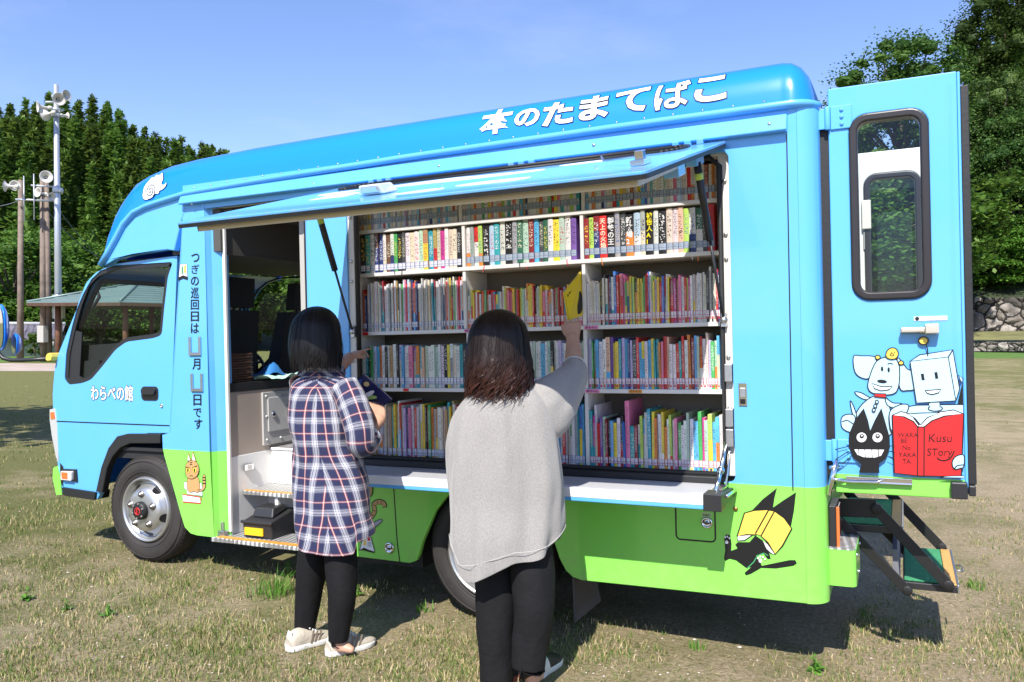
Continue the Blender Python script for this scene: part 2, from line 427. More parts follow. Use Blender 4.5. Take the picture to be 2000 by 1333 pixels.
# ---- cantrail above the openings
b = MB()
prof = [(0, 2.322), (-.012, 2.326), (-.046, 2.254), (-.040, 2.248), (0, 2.248), (.03, 2.27)]
b.loft([[(x, y, z) for y, z in prof] for x in (.445, .47, 3.985, 3.992)], True, 0, True, smooth=False)
hd = b.build("cantrail", PLB, bus, .004)
b = MB()
for px, py in ((375, 399), (613, 360), (858, 325), (1160, 284), (1503, 243)):
    x, z = S(px, py, -.03); b.lathe([(.008, 0), (.008, -.006), (.004, -.009), (.001, -.009)], (x, -.029, z), n=10)
b.build("cantrail_bolt", STL, hd)
# backing strip that closes the body between skirt line and cantrail
b = MB(); b.box((.44, .002, 2.215), (4.005, .03, 2.37)); b.build("header_panel", P2T, bus)
# ---- rain gutter running from the windscreen pillar to the tail
gut = [(-.285, 1.925), (-.255, 1.968), (-.17, 2.045), (-.081, 2.165), (-.004, 2.228), (.056, 2.255), (.165, 2.277), (.485, 2.320), (1.044, 2.338), (2.094, 2.358), (3.2, 2.366), (3.995, 2.366)]
gz = lambda x: interp(gut, x)
def gring(x, z, dx, dz, y0=0.0):
    nx, nz = -dz, dx
    return [(x+nx*a, y0+q, z+nz*a) for a, q in ((-.020, .02), (-.020, -.014), (-.012, -.030), (.006, -.034), (.014, -.022), (.018, .02))]
b = MB(); rings = []
gp = resample(gut, 40)
for i, p in enumerate(gp):
    d = (gp[min(i+1, 39)]-gp[max(0, i-1)]).normalized(); rings.append(gring(p.x, p.y, d.x, d.y))
for a in range(1, 7):       # round the rear corner
    t = math.pi/2*a/6
    rings.append([(3.995+(.10+o)*math.sin(t), .10-(.10+o)*math.cos(t), z) for z, o in ((2.346, -.02), (2.346, .014), (2.354, .030), (2.372, .034), (2.380, .022), (2.384, -.02))])
b.loft(rings, True, 0, True)
b.build("rain_gutter", PLB, bus)
for k in range(26):
    b = MB(); x = .55+k*.134; b.lathe([(.005, 0), (.005, -.004), (.001, -.005)], (x, -.012, gz(x)+.022), n=8); b.build("gutter_rivet", STL, bus)
# ---- roof shell
TOP = [(-.30, 1.975), (-.285, 2.10), (-.25, 2.235), (-.20, 2.345), (-.15, 2.405), (-.05, 2.478), (.08, 2.520), (.219, 2.548), (.46, 2.566), (.905, 2.581), (1.6, 2.588), (3.90, 2.597), (3.96, 2.597), (4.00, 2.590), (4.04, 2.565), (4.07, 2.525), (4.09, 2.46), (4.098, 2.38)]
xs = [-.30, -.293, -.285, -.27, -.25, -.225, -.20, -.175, -.15, -.10, -.05, 0, .08, .15, .219, .3, .4, .46, .58, .9, 1.2, 1.8, 2.4, 3.0, 3.6, 3.90, 3.96, 3.98, 4.0, 4.02, 4.04, 4.055, 4.07, 4.08, 4.09, 4.098]
def roof_sec(x):
    zt = interp(TOP, x); zb = gz(min(x, 3.995))-.01; h = max(zt-zb, .012)
    ins = 0 if x < 3.995 else .10-math.sqrt(max(0, .01062-(x-3.995)**2))
    pr = [(0, 0), (.006, .30), (.018, .52), (.040, .70), (.078, .86), (.125, .955), (.20, .99), (.45, 1.015)]
    half = [(ins+q, zb+h*t) for q, t in pr]
    return half
def roof_pt(x, t):                       # a point on the near flank, t = share of its height
    sec = roof_sec(x); zb = sec[0][1]; h = (sec[-1][1]-zb)/1.015
    y = interp([(q[1], q[0]) for q in sec], zb+h*t); return (x, y, zb+h*t)
b = MB(); rings = []
for x in xs:
    hs = roof_sec(x); rings.append([(x, y, z) for y, z in hs]+[(x, BW-y, z) for y, z in hs[::-1]])
b.loft(rings, False, 0)
b.build("roof", PDB, bus)
# ---- roof lettering, white with a dark outline, lying on the curved flank
def roof_map(px0, px1):
    pass
x0, x1 = S(938, 268, .01)[0], S(1420, 200, .01)[0]
vs, _ = text2d("本のたまてばこ", .03); umin = min(v[0] for v in vs); umax = max(v[0] for v in vs)
chars = "本のたまてばこ"
b = MB()
# each character gets the size and height the photograph shows
cps = [((937, 205), (1003, 268), "本"), ((1005, 207), (1055, 253), "の"), ((1060, 192), (1121, 251), "た"), ((1131, 180), (1190, 240), "ま"), ((1200, 166), (1268, 226), "て"), ((1277, 150), (1350, 220), "ば"), ((1356, 141), (1420, 205), "こ")]
for (pa, pb, ch) in cps:
    xa, xb = S(pa[0], (pa[1]+pb[1])/2, .02)[0], S(pb[0], (pa[1]+pb[1])/2, .02)[0]
    mid = (xa+xb)/2; zc0 = S((pa[0]+pb[0])/2, pb[1]-4, .02)[1]; zc1 = S((pa[0]+pb[0])/2, pa[1]+4, .03)[1]
    v2, _ = text2d(ch, .045); u0, u1 = min(v[0] for v in v2), max(v[0] for v in v2); w0, w1 = min(v[1] for v in v2), max(v[1] for v in v2)
    def fn(u, v, lift, xa=xa, xb=xb, u0=u0, u1=u1, w0=w0, w1=w1, za=zc0, zb=zc1):
        x = xa+(u-u0)/(u1-u0)*(xb-xa); z = za+(v-w0)/(w1-w0)*(zb-za)
        sec = roof_sec(x); y = interp([(q[1], q[0]) for q in sec], z); return (x, y-lift, z)
    put_text(b, ch, lambda u, v: fn(u, v, .0030), 0, .046 if ch in "本ば" else .062, cut=.09)
    put_text(b, ch, lambda u, v: fn(u, v, .0052), 1, .018 if ch == "ば" else .036, cut=.09)
b.build("roof_lettering", [INK, WVN], bus)
# ---- curled white cloud emblem
cl = [(283, 378), (284, 362), (290, 350), (292, 345), (297, 347), (299, 340), (306, 342), (311, 337), (316, 344), (319, 352), (318, 360), (324, 362), (328, 358), (327, 365), (322, 371), (316, 374), (315, 379), (308, 380), (304, 385), (297, 390), (288, 391), (284, 386)]
def on_roof(p, lift):
    x, z = S(*p, .02); sec = roof_sec(x); zz = [(q[1], q[0]) for q in sec]; return (x, interp(zz, z)-lift, z)
b = MB(); loop = smooth_loop(cl, 3)
def roof_plate(b, poly, lift, m):
    tri = geometry.tessellate_polygon([[Vector((p[0], p[1], 0)) for p in poly]])
    b.add([on_roof(p, lift) for p in poly], tri, m)
cx = sum(p[0] for p in cl)/len(cl); cy = sum(p[1] for p in cl)/len(cl)
roof_plate(b, [(cx+(p[0]-cx)*1.05, cy+(p[1]-cy)*1.05) for p in loop], .004, 0); roof_plate(b, loop, .006, 1)
sp = [(298+(1.2+.9*t)*math.cos(t*1.0)*.75, 374+(1.2+1.05*t)*math.sin(t)) for t in [k*.45 for k in range(33)]]
roof_plate(b, stroke(sp, 1.3), .008, 0)
b.build("cloud_emblem", [INK, WVN], bus)
# ---- cab
Yc = .045
cab_out = SL([(346, 500), (225, 516), (198, 527), (178, 546), (162, 575), (150, 604), (134, 643), (118, 682), (110, 703), (106, 730), (103, 770), (104, 810), (106, 850), (112, 900), (118, 940), (122, 962), (160, 969), (190, 975), (197, 962), (206, 925), (218, 892), (236, 866), (258, 852), (290, 846), (333, 846)], Yc)
win_out = rpoly(SL([(134, 752, ), (126, 742), (129, 690), (140, 640), (152, 596), (168, 553), (188, 532), (222, 519), (338, 512), (328, 540), (321, 600), (316, 655), (300, 661), (247, 668), (226, 683), (200, 716), (178, 742), (160, 749)], Yc), .03)
b = MB(); b.plate(cab_out, [win_out], Yc, .03)
# front and roof skin of the cab, running across to the far side
for loop, segs in ((cab_out[1:4], 1), (cab_out[3:8], 0), (cab_out[7:16], 1)):
    full = [[(x, Yc, z) for x, z in loop], [(x-.03, Yc+.10, z) for x, z in loop], [(x-.05, BW/2, z) for x, z in loop], [(x-.03, BW-Yc-.10, z) for x, z in loop], [(x, BW-Yc, z) for x, z in loop]]
    if segs: b.loft(full, False, 1)
    else: b.loft(full[:2], False, 0); b.loft(full[3:], False, 0)
cab = b.build("cab", [PLB, PDB], bus, .006, seg=3)
# overhang of the bus body above the cab door
ov = [(-.29, 1.93), (-.25, 1.972), (-.165, 2.05), (-.08, 2.165), (-.004, 2.226), (.056, 2.252), (.165, 2.272), (.47, 2.318), (.47, 2.24), (.425, 2.15), (.36, 1.975), (.30, 1.985), (.0, 1.972), (-.165, 1.952), (-.275, 1.915)]
b = MB(); b.plate(ov, (), -.004, .05); b.build("cab_overhang", PLB, cab, .008, seg=3)
# window rubber, panes, door furniture
def ring_plate(b, outer, k, y, t, m=0):
    cx = sum(p[0] for p in outer)/len(outer); cz = sum(p[1] for p in outer)/len(outer)
    n = len(outer); inner = []
    for i in range(n):
        a = Vector(outer[i-1]); c = Vector(outer[(i+1) % n]); d = (c-a).normalized(); nn = Vector((-d.y, d.x))
        ar = sum(outer[j][0]*outer[(j+1) % n][1]-outer[(j+1) % n][0]*outer[j][1] for j in range(n))
        if ar < 0: nn = -nn
        inner.append((outer[i][0]+nn.x*k, outer[i][1]+nn.y*k))
    vs = [(p[0], y, p[1]) for p in outer]+[(p[0], y, p[1]) for p in inner]+[(p[0], y+t, p[1]) for p in outer]+[(p[0], y+t, p[1]) for p in inner]
    fs = []
    for i in range(n):
        j = (i+1) % n; fs += [(i, j, n+j, n+i), (n+i, n+j, 3*n+j, 3*n+i), (i, 2*n+i, 2*n+j, j), (2*n+i, 3*n+i, 3*n+j, 2*n+j)]
    b.add(vs, fs, m); return inner
b = MB(); inn = ring_plate(b, win_out, .028, Yc+.006, .02); b.plate(SL([(128, 742), (131, 690), (141, 645), (157, 650), (152, 735), (170, 748), (134, 750)], Yc), (), Yc+.012, .01)
b.build("window_rubber", BPL, cab)
b = MB(); b.plate(win_out, (), Yc+.018, 0); b.build("cab_window", DGLS, cab)
b = MB()
for st in ([(354, 495), (346, 600), (334, 845)], [(108, 823), (180, 826), (336, 832)], [(334, 845), (338, 838)]):
    b.plate(stroke(SL(st, Yc), .007), (), Yc-.002, .003)
b.build("door_shut_line", INK, cab)
x, z = S(293, 769, Yc); b = MB(); b.plate(rrect(x-.075, z-.045, x+.075, z+.045, .028), (), Yc-.004, .01, 0); b.plate(rrect(x-.06, z-.005, x+.06, z+.036, .018), (), Yc-.020, .016, 0); b.plate(rrect(x-.062, z-.036, x+.062, z+.0, .018), (), Yc-.006, .004, 1)
b.build("door_handle", [BPL, INK], cab, .004)
x, z = S(316, 793, Yc); b = MB(); b.lathe([(.013, 0), (.013, -.005), (.009, -.007), (.008, -.003), (.001, -.003)], (x, Yc, z), n=16); b.build("door_lock", CHR, cab)
# lettering on the door
xa, za = S(178, 783, Yc); xb, zb = S(261, 783, Yc); b = MB()
sc = (xb-xa)/4.95
for off, lift, m in ((.055, .002, 0), (.012, .0032, 1)):
    put_text(b, "わらべの館", lambda u, v: (xa+u*sc, Yc-lift, za+.012+v*sc*1.30), m, off)
b.build("door_lettering", [mat("brown_vinyl", (.10, .06, .05), .4), WVN], cab)
# black wheel-arch trim, lower step edge, indicator, headlight, bumper
ao = SL([(192, 960), (203, 910), (216, 875), (233, 852), (253, 847), (317, 847), (317, 866), (258, 866), (240, 874), (224, 892), (213, 916), (204, 962)], Yc)
b = MB(); b.plate(ao, (), Yc-.02, .05); b.build("wheel_arch_trim", BPL, cab, .006)
b = MB(); b.plate(SL([(122, 952), (188, 962), (186, 977), (126, 968)], Yc-.01), (), Yc-.02, .12); b.build("cab_sill", BLK, cab, .006)
b = MB(); b.plate(SL([(124, 916), (151, 917), (153, 941), (124, 938)], Yc), (), Yc-.012, .012, 0); b.plate(rpoly(SL([(126, 919), (147, 920), (147, 938), (126, 936)], Yc), .01), (), Yc-.030, .018, 1)
b.plate(SL([(128, 921), (140, 922), (140, 935), (129, 934)], Yc), (), Yc-.033, .004, 2); b.build("side_indicator", [BLK, mat("clear_lens", (.75, .70, .66), .1, coat=1), mat("amber_lens", (.72, .16, .04), .15, coat=1)], cab, .003)
hl = [(98, 800), (108, 798), (112, 830), (114, 880), (116, 905), (110, 892), (102, 850), (98, 820)]
b = MB(); q = SL(hl, Yc); b.loft([[(x, Yc-.004, z) for x, z in q], [(x-.03, Yc+.06, z) for x, z in q], [(x-.055, Yc+.26, z) for x, z in q]], True, 0, True)
q = SL([(100, 806), (107, 805), (109, 818), (101, 819)], Yc); b.plate(q, (), Yc-.008, .004, 1); b.build("headlight", [mat("lamp_lens", (.62, .63, .64), .08, .3, coat=1), MATS["amber_lens"]], cab)
q = SL([(106, 914), (114, 911), (119, 930), (123, 966), (112, 967), (105, 935)], Yc)
b = MB(); b.loft([[(x, Yc-.008, z) for x, z in q], [(x-.05, Yc+.06, z) for x, z in q], [(x-.09, BW/2, z) for x, z in q], [(x, BW-Yc, z) for x, z in q]], True, 0, True); b.build("front_bumper", PGR, cab)
b = MB(); q = SL([(118, 905), (124, 912), (124, 952), (118, 940)], Yc); b.plate(q, (), Yc-.003, .02); b.build("bumper_gap", BLK, cab)
# windscreen
wl = [cab_out[k] for k in (3, 4, 5, 6, 7)]
b = MB(); b.loft([[(x-.029, Yc+.098, z) for x, z in wl], [(x-.051, BW/2, z) for x, z in wl], [(x-.029, BW-Yc-.098, z) for x, z in wl]], False, 0); b.build("windscreen", DGLS, cab)
b = MB()
for y in (Yc+.10, BW-Yc-.10): b.tube([(x-.025, y, z) for x, z in wl], .018, 8)
for k in (0, -1): b.tube([(wl[k][0]-.025, Yc+.1, wl[k][1]), (wl[k][0]-.047, BW/2, wl[k][1]), (wl[k][0]-.025, BW-Yc-.1, wl[k][1])], .02, 8)
b.build("windscreen_rubber", BLK, cab)
# far cab side and inside trim
b = MB(); b.plate(cab_out, [win_out], BW-Yc-.012, .012); b.plate(cab_out, [win_out], BW-Yc-.030, .017, 1)
b.box((-.62, .09, 1.02), (-.45, BW-.1, 1.30), 1); b.box((-.55, .09, .70), (.68, BW-.08, .73), 1); b.box((-.24, .08, 1.94), (.70, BW-.08, 1.955), 2); b.box((.30, .04, 1.956), (.70, BW-.04, 2.21), 2); b.box((.30, .06, 2.19), (4.05, BW-.05, 2.205), 2)
b.plate(SL([(154, 745), (152, 676), (215, 672), (232, 670), (208, 712), (182, 742)], .12), (), .12, .02, 1)
b.build("cab_interior", [PLB, DRK, mat("headlining", (.075, .07, .062), .8)], cab)
b = MB(); b.plate(win_out, (), BW-Yc-.015, 0); b.build("far_window", DGLS, cab)
b = MB(); v0, v1 = S(158, 738, .1), S(174, 690, .1)
for k in range(5): b.tube([(v0[0]+.02+k*.018, .112, v0[1]+.10), (v0[0]+.04+k*.02, .108, v0[1]+.02), (v0[0]+.075+k*.02, .112, v0[1]-.05)], .003, 6)
b.build("dash_vent", GSEAL, cab)
# interior mirror seen in the near window
b = MB(); q = SL([(178, 605), (194, 588), (184, 604), (172, 604)], .5)
b.tube([(*(S(187, 562, .25)[:1]), .25, S(187, 562, .25)[1]), (S(194, 580, .25)[0], .25, S(194, 580, .25)[1]), (S(180, 604, .25)[0], .25, S(180, 604, .25)[1]), (S(170, 600, .25)[0], .25, S(170, 600, .25)[1])], .012, 8); b.build("mirror_stay", BPL, cab)
# seats, steering wheel
def seat(y0, y1, xs0):
    b = MB()
    b.hexa([(xs0-.48, y0, .95), (xs0, y0, .95), (xs0, y1, .95), (xs0-.48, y1, .95), (xs0-.48, y0, 1.10), (xs0, y0, 1.06), (xs0, y1, 1.06), (xs0-.48, y1, 1.10)])
    b.hexa([(xs0-.08, y0+.02, 1.02), (xs0+.06, y0+.02, 1.02), (xs0+.06, y1-.02, 1.02), (xs0-.08, y1-.02, 1.02), (xs0+.06, y0+.05, 1.62), (xs0+.15, y0+.05, 1.62), (xs0+.15, y1-.05, 1.62), (xs0+.06, y1-.05, 1.62)])
    m = (y0+y1)/2; b.hexa([(xs0+.07, m-.12, 1.64), (xs0+.15, m-.12, 1.64), (xs0+.15, m+.12, 1.64), (xs0+.07, m+.12, 1.64), (xs0+.09, m-.11, 1.84), (xs0+.17, m-.11, 1.84), (xs0+.17, m+.11, 1.84), (xs0+.09, m+.11, 1.84)])
    b.tube([(xs0+.12, m-.05, 1.58), (xs0+.12, m-.05, 1.68)], .008, 6); b.tube([(xs0+.12, m+.05, 1.58), (xs0+.12, m+.05, 1.68)], .008, 6)
    b.build("seat", mat("seat_fabric", (.018, .018, .022), .9, bump=(40, .15)), bus, .03, seg=3)
seat(.36, .80, .20); seat(1.05, 1.55, .14)
b = MB(); c = Vector((-.40, 1.40, 1.24)); n_ = Vector((.80, 0, .60)); u_ = Vector((0, 1, 0)); v_ = n_.cross(u_)
b.tube([c+(u_*math.cos(a)+v_*math.sin(a))*.19 for a in [2*math.pi*k/24 for k in range(25)]], .014, 8)
for a in (0, 2.1, 4.2): b.tube([c-n_*.03, c+(u_*math.cos(a)+v_*math.sin(a))*.19], .012, 6)
b.tube([c-n_*.03, c-n_*.45], .03, 8); b.build("steering_wheel", BPL, bus)
# ---- mirror on its bent arm ahead of the cab
arm = empty("wing_mirror", parent=bus)
A = lambda px, py, y: (S(px, py, y)[0], y, S(px, py, y)[1])
b = MB(); b.tube([A(108, 700, .04), A(60, 703, -.02), A(22, 704, -.06), A(6, 700, -.08), A(-3, 690, -.09), A(-6, 670, -.09)], .014, 10); b.build("mirror_arm", BPL, arm)
b = MB(); q = smooth_loop([(112, 704), (102, 703), (104, 692), (112, 690)], 2); b.plate(SL(q, Yc), (), Yc-.05, .10); b.build("arm_bracket", YEL, arm, .006)
def mirror(c, rx, rz, tilt, name, gl):
    b = MB(); rings = []
    for off, k in ((0, .96), (.02, 1.0), (.05, .92), (.085, .60), (.095, .05)):
        rings.append([(c[0]+rx*k*math.cos(a)+off*tilt, c[1]-off*.9+rx*k*math.cos(a)*.35, c[2]+rz*k*(abs(math.sin(a))**.75)*(1 if math.sin(a) > 0 else -1)) for a in [2*math.pi*i/28 for i in range(28)]])
    rings = [[(x, 2*c[1]-y, z) for x, y, z in r_] for r_ in rings]
    b.loft(rings, True, 0, True); o = b.build(name, PDB, arm)
    b = MB(); vs = [(x, y-.003, z) for x, y, z in rings[0]]; vs = [(c[0]+(x-c[0])*.9, c[1]+(y-c[1])*.9-.004, c[2]+(z-c[2])*.9) for x, y, z in vs]
    b.add(vs, [tuple(range(28))]); b.build("mirror_glass", mat("mirror_silver", (.82, .84, .86), .03, 1), o)
mirror(A(0, 640, -.02), .105, .165, -.5, "mirror_head", 1); mirror(A(28, 672, .03), .055, .075, -.5, "side_view_mirror", 1)
# ---- wheels
def wheel(name, c, r, rear=False):
    root = empty(name, c, parent=bus)
    b = MB(); wdt = .20; rr0 = r; k_ = 1.09 if rear else 1.0
    b.lathe([(r*.60*k_, .015), (r*.65*k_, .004), (r*.76, -.004), (r*.88, .000), (r*.945, .010), (r*.985, .026), (r, .05), (r, wdt-.05), (r*.985, wdt-.026), (r*.94, wdt-.01), (r*.8, wdt), (r*.6, wdt)], (0, 0, 0), n=72)
    for k in range(72):      # shoulder blocks
        a = 2*math.pi*k/72; a2 = a+.048
        vs = []
        for q in (a, a2):
            for rr_, y in ((r*.955, .012), (r*.998, .034), (r*1.004, .060)): vs.append((rr_*math.cos(q), y-.004, rr_*math.sin(q)))
        b.add(vs, [(0, 3, 4, 1), (1, 4, 5, 2)])
    for q in (.70, .745, .90): b.lathe([(r*(q-.006), -.0005), (r*q, -.006), (r*(q+.006), -.0005)], (0, .001, 0), n=64)
    for s_, rot in (("R202", .5), ("195/75R15 LT", 2.6), ("R202", 3.9)):
        def fn(u, v, rot=rot):
            a = rot-u*.10; rr_ = r*(.775+v*.085); return (rr_*math.cos(a), -.0055, rr_*math.sin(a))
        put_text(b, s_, fn, 1, .01)
    b.build("tyre", [mat("tyre_rubber", (.030, .026, .024), .72, var=(6, .25), bump=(120, .12)), mat("tyre_lettering", (.05, .043, .04), .6)], root)
    b = MB()
    if not rear:
        b.lathe([(r*.615, .014), (r*.60, -.006), (r*.575, -.010), (r*.555, .004), (r*.53, .030), (r*.50, .036), (r*.46, .022), (r*.42, -.006), (r*.38, -.022), (r*.30, -.028), (r*.16, -.030), (.001, -.030)], (0, 0, 0), n=64)
    else:
        r = r*k_; b.lathe([(r*.615, .014), (r*.60, -.006), (r*.575, -.010), (r*.555, .004), (r*.53, .02), (r*.515, .07), (r*.50, .10), (r*.40, .12), (r*.30, .125), (r*.29, .06), (r*.20, .05), (.001, .05)], (0, 0, 0), n=64)
    rim = b.build("rim", mat("wheel_silver", (.58, .58, .58), .36, .85, bump=(50, .06)), root)
    b = MB()
    for k in range(5):
        a = R(90+36+72*k); rad = r*.465
        e = ellipse(0, 0, .030, .017, 16); vs = []
        for (p, q) in e:
            rr_ = rad+q; an = a+p/rad; yy = interp([(r*.38, -.0235), (r*.42, -.008), (r*.46, .0205), (r*.50, .0345)], rr_) if not rear else .108
            vs.append((rr_*math.cos(an), yy-.0045, rr_*math.sin(an)))
        b.add(vs, [tuple(range(16))[::-1]])
    b.build("black_vent_disc", INK, rim)  # black discs laid on the rim, painting the darkness inside the vents
    for k in range(5):
        a = R(90+72*k); p = (r*.30*math.cos(a), -.028 if not rear else .12, r*.30*math.sin(a)); b = MB()
        b.lathe([(.024, .002), (.024, -.003), (.017, -.004), (.017, -.016), (.009, -.018), (.009, -.022), (.001, -.022)], p, n=6)
        b.build("wheel_nut", mat("nut_steel", (.28, .26, .24), .4, .9), rim)
    b = MB(); y0 = -.030 if not rear else .05
    b.lathe([(r*.17, y0+.002), (r*.165, y0-.022), (r*.14, y0-.030), (r*.10, y0-.034), (.001, y0-.034)], (0, 0, 0), n=24, m=0)
    for k in range(6):
        a = R(60*k+20); b.lathe([(.007, 0), (.007, -.008), (.001, -.009)], (r*.135*math.cos(a), y0-.030, r*.135*math.sin(a)), n=6, m=1)
    if not rear:
        t = [2*math.pi*k/24 for k in range(25)]; b.tube([(.022*math.cos(a), y0-.034, .021*math.sin(a)) for a in t], .003, 6, 2)
        b.box((-.003, y0-.038, -.018), (.003, y0-.034, .018), 2)
    b.build("hub", [BLK, MATS["nut_steel"], RED], rim)
    return root
wheel("front_wheel", (.015, .035, .343), .343); wheel("front_wheel", (.015, BW-.235, .343), .343)
zr = -math.tan(RAKE)*2.50+.360+.002
wheel("rear_wheel", (2.475, .040, zr), .360, True); wheel("rear_wheel", (2.475, BW-.25, zr), .360, True)
# ---- chassis, wheel boxes, floor, mudflap
b = MB()
b.box((-.42, .30, .42), (.62, .45, .54)); b.box((1.38, .30, .42), (3.95, .45, .54)); b.box((-.42, BW-.45, .42), (4.0, BW-.30, .54)); b.box((-.6, .07, .66), (.62, BW-.07, .72)); b.box((1.36, .05, .66), (4.05, BW-.03, .715))
b.box((-.40, .27, .30), (.42, .29, .72)); b.box((2.05, .32, .15), (3.0, .34, .72)); b.box((-.1, .35, .25), (.2, BW-.35, .42)); b.box((2.4, .45, .2), (2.7, BW-.45, .4))
b.box((1.36, BW-.03, .2), (4.05, BW, .7)); b.box((3.1, .35, .18), (3.9, 1.3, .5)); b.box((1.3, .25, .1), (1.95, 1.2, .5))
b.box((-.40, .05, .715), (.30, .28, .735)); b.box((2.02, .03, .70), (3.0, .33, .72)); b.box((3.0, .06, .22), (3.03, .34, .70))
b.build("chassis", DRK, bus)
b = MB(); b.hexa([(2.93, .06, -.02), (2.94, .06, -.02), (2.99, .30, .02), (2.98, .30, .02), (2.93, .05, .24), (2.94, .05, .24), (2.94, .30, .24), (2.93, .30, .24)]); b.build("mudflap", mat("flap_rubber", (.07, .062, .058), .6), bus)
b = MB(); b.plate(SL([(362, 1034), (392, 1048), (372, 1066)], .25), (), .20, .01); b.build("front_mudflap", mat("flap_rubber"), bus)
# ---- body shell behind: far side, back wall, ceiling
b = MB()
b.box((.69, BW-.04, .70), (1.0, BW, 2.37)); b.box((1.5, BW-.04, .70), (4.06, BW, 2.37)); b.box((1.0, BW-.04, .70), (1.5, BW, 1.1)); b.box((1.0, BW-.04, 1.9), (1.5, BW, 2.37)); b.box((.45, .03, 2.215), (4.08, BW-.02, 2.235))
b.build("far_side_panel", WHT, bus)
b = MB(); b.plate(rrect(1.0, 1.1, 1.5, 1.9, .01), (), BW-.02, 0); b.build("far_saloon_window", TGLS, bus)
b = MB(); b.box((.70, .44, .70), (4.05, BW-.04, .715)); b.build("saloon_floor", mat("grey_vinyl_floor", (.22, .22, .22), .6), bus)
b = MB()
for y0, y1 in ((.085, .16), (BW-.16, BW-.085)): b.box((XR-.03, y0, .22), (XR, y1, 2.36), 0)
b.box((XR-.03, .16, 2.28), (XR, BW-.16, 2.36), 0); b.box((XR-.03, .16, .22), (XR, BW-.16, .70), 0)
b.build("rear_frame", P2T, bus, .004)
# ---- entrance well: two treads, walls, partition with its hatch
b = MB(); b.box((.62, -.015, .200), (1.34, .24, .226), 0); b.build("entrance_step", CHK, bus, .004)
b = MB(); b.box((.66, -.011, .227), (1.34, .028, .230)); b.build("step_edge_tape", ORG, bus)
b = MB(); b.box((.70, .17, .455), (1.34, .44, .480)); b.build("entrance_step", CHK, bus, .004)
b = MB(); b.box((.71, .175, .481), (1.34, .205, .484)); b.build("step_edge_tape", ORG, bus)
b = MB(); b.box((.675, .08, .226), (.70, .46, .70)); b.box((.70, .44, .48), (1.34, .46, .70)); b.box((.70, .40, .226), (1.34, .42, .455)); b.box((1.335, .10, .226), (1.355, .46, .70)); b.box((.70, .43, .70), (1.34, .47, .715)); b.box((.94, .19, .226), (.965, .40, .455))
b.build("entrance_wall", mat("entrance_white", (.82, .81, .79), .4, var=(3, .03)), bus, .003)
x = .702; b = MB(); b.box((x, .18, .60), (x+.015, .26, .64), 0); b.box((x+.015, .20, .605), (x+.02, .24, .635), 1); b.build("step_light", [CHR, WHT], bus, .003)
b = MB(); b.box((.635, .02, .228), (.69, .06, .26)); b.box((.66, .025, .228), (.668, .05, .31)); b.build("step_latch", STL, bus, .003)
b = MB(); b.box((.672, .085, .70), (.698, BW-.06, 1.095), 0); b.box((.45, .085, 1.095), (.702, BW-.06, 1.15), 1); part_ = b.build("partition", [mat("beige_panel", (.40, .33, .28), .5, var=(3, .08)), BLK], bus, .004)
b = MB(); b.box((.698, .36, .735), (.712, .80, 1.075), 0); b.box((.712, .40, .82), (.720, .62, 1.04), 1)
for y, z in ((.39, 1.05), (.52, 1.05), (.66, 1.05), (.39, .92), (.39, .77), (.52, .77), (.66, .77)): b.lathe([(.009, 0), (.009, .006), (.001, .008)], (.712, y, z), 'x', n=8, m=1)
hatch = b.build("service_hatch", [mat("hatch_grey", (.52, .51, .49), .4, .2), mat("hatch_grey_light", (.58, .57, .55), .4, .2)], part_, .003)
b = MB(); b.lathe([(.019, 0), (.019, .008), (.009, .010), (.001, .010)], (.72, .445, .93), 'x', n=16); b.box((.72, .575, .90), (.735, .60, .97)); b.build("hatch_lock", CHR, hatch, .002)
b = MB(); b.box((.80, .47, .716), (1.30, .90, .724)); b.build("floor_mat", mat("mat_grey", (.25, .24, .23), .8, bump=(90, .5)), bus)
# ---- hinged counter below the books
cnt = empty("fold_down_counter", (0, 0, 0), parent=bus)
b = MB(); b.box((1.68, -.29, .685), (3.66, .02, .712), 0); b.box((1.68, -.302, .672), (3.66, -.272, .716), 0); b.box((1.68, -.300, .655), (3.66, .0, .6845), 1)
b.build("counter_top", [mat("glossy_white", (.78, .78, .80), .10, coat=.5), PLB], cnt, .004)
b = MB(); b.box((3.66, -.305, .650), (3.735, -.20, .722), 0); b.hexa([(3.66, -.20, .660), (3.735, -.20, .660), (3.735, -.005, .660), (3.66, -.005, .660), (3.672, -.20, .705), (3.73, -.20, .715), (3.73, -.005, .70), (3.672, -.005, .70)], 0)
b.tube([(3.74, -.22, .70), (3.74, -.01, .69)], .008, 8, 1); b.build("counter_end_cap", [BPL, CHR], cnt, .012)
b = MB(); b.tube([(3.69, -.19, .715), (3.695, -.10, .79)], .010, 8); b.tube([(3.695, -.105, .785), (3.700, .02, .905)], .009, 8); b.sphere((3.695, -.10, .79), .018, 10); b.box((3.68, -.22, .712), (3.715, -.05, .722))
b.tube([(3.715, -.10, .722), (3.712, .02, .83), (3.708, .02, .90)], .004, 6); b.build("counter_stay", mat("stay_steel", (.50, .56, .60), .22, 1), cnt)
b = MB(); b.box((1.69, -.012, .712), (3.69, .06, .745)); b.build("counter_seal", BLK, cnt, .006)
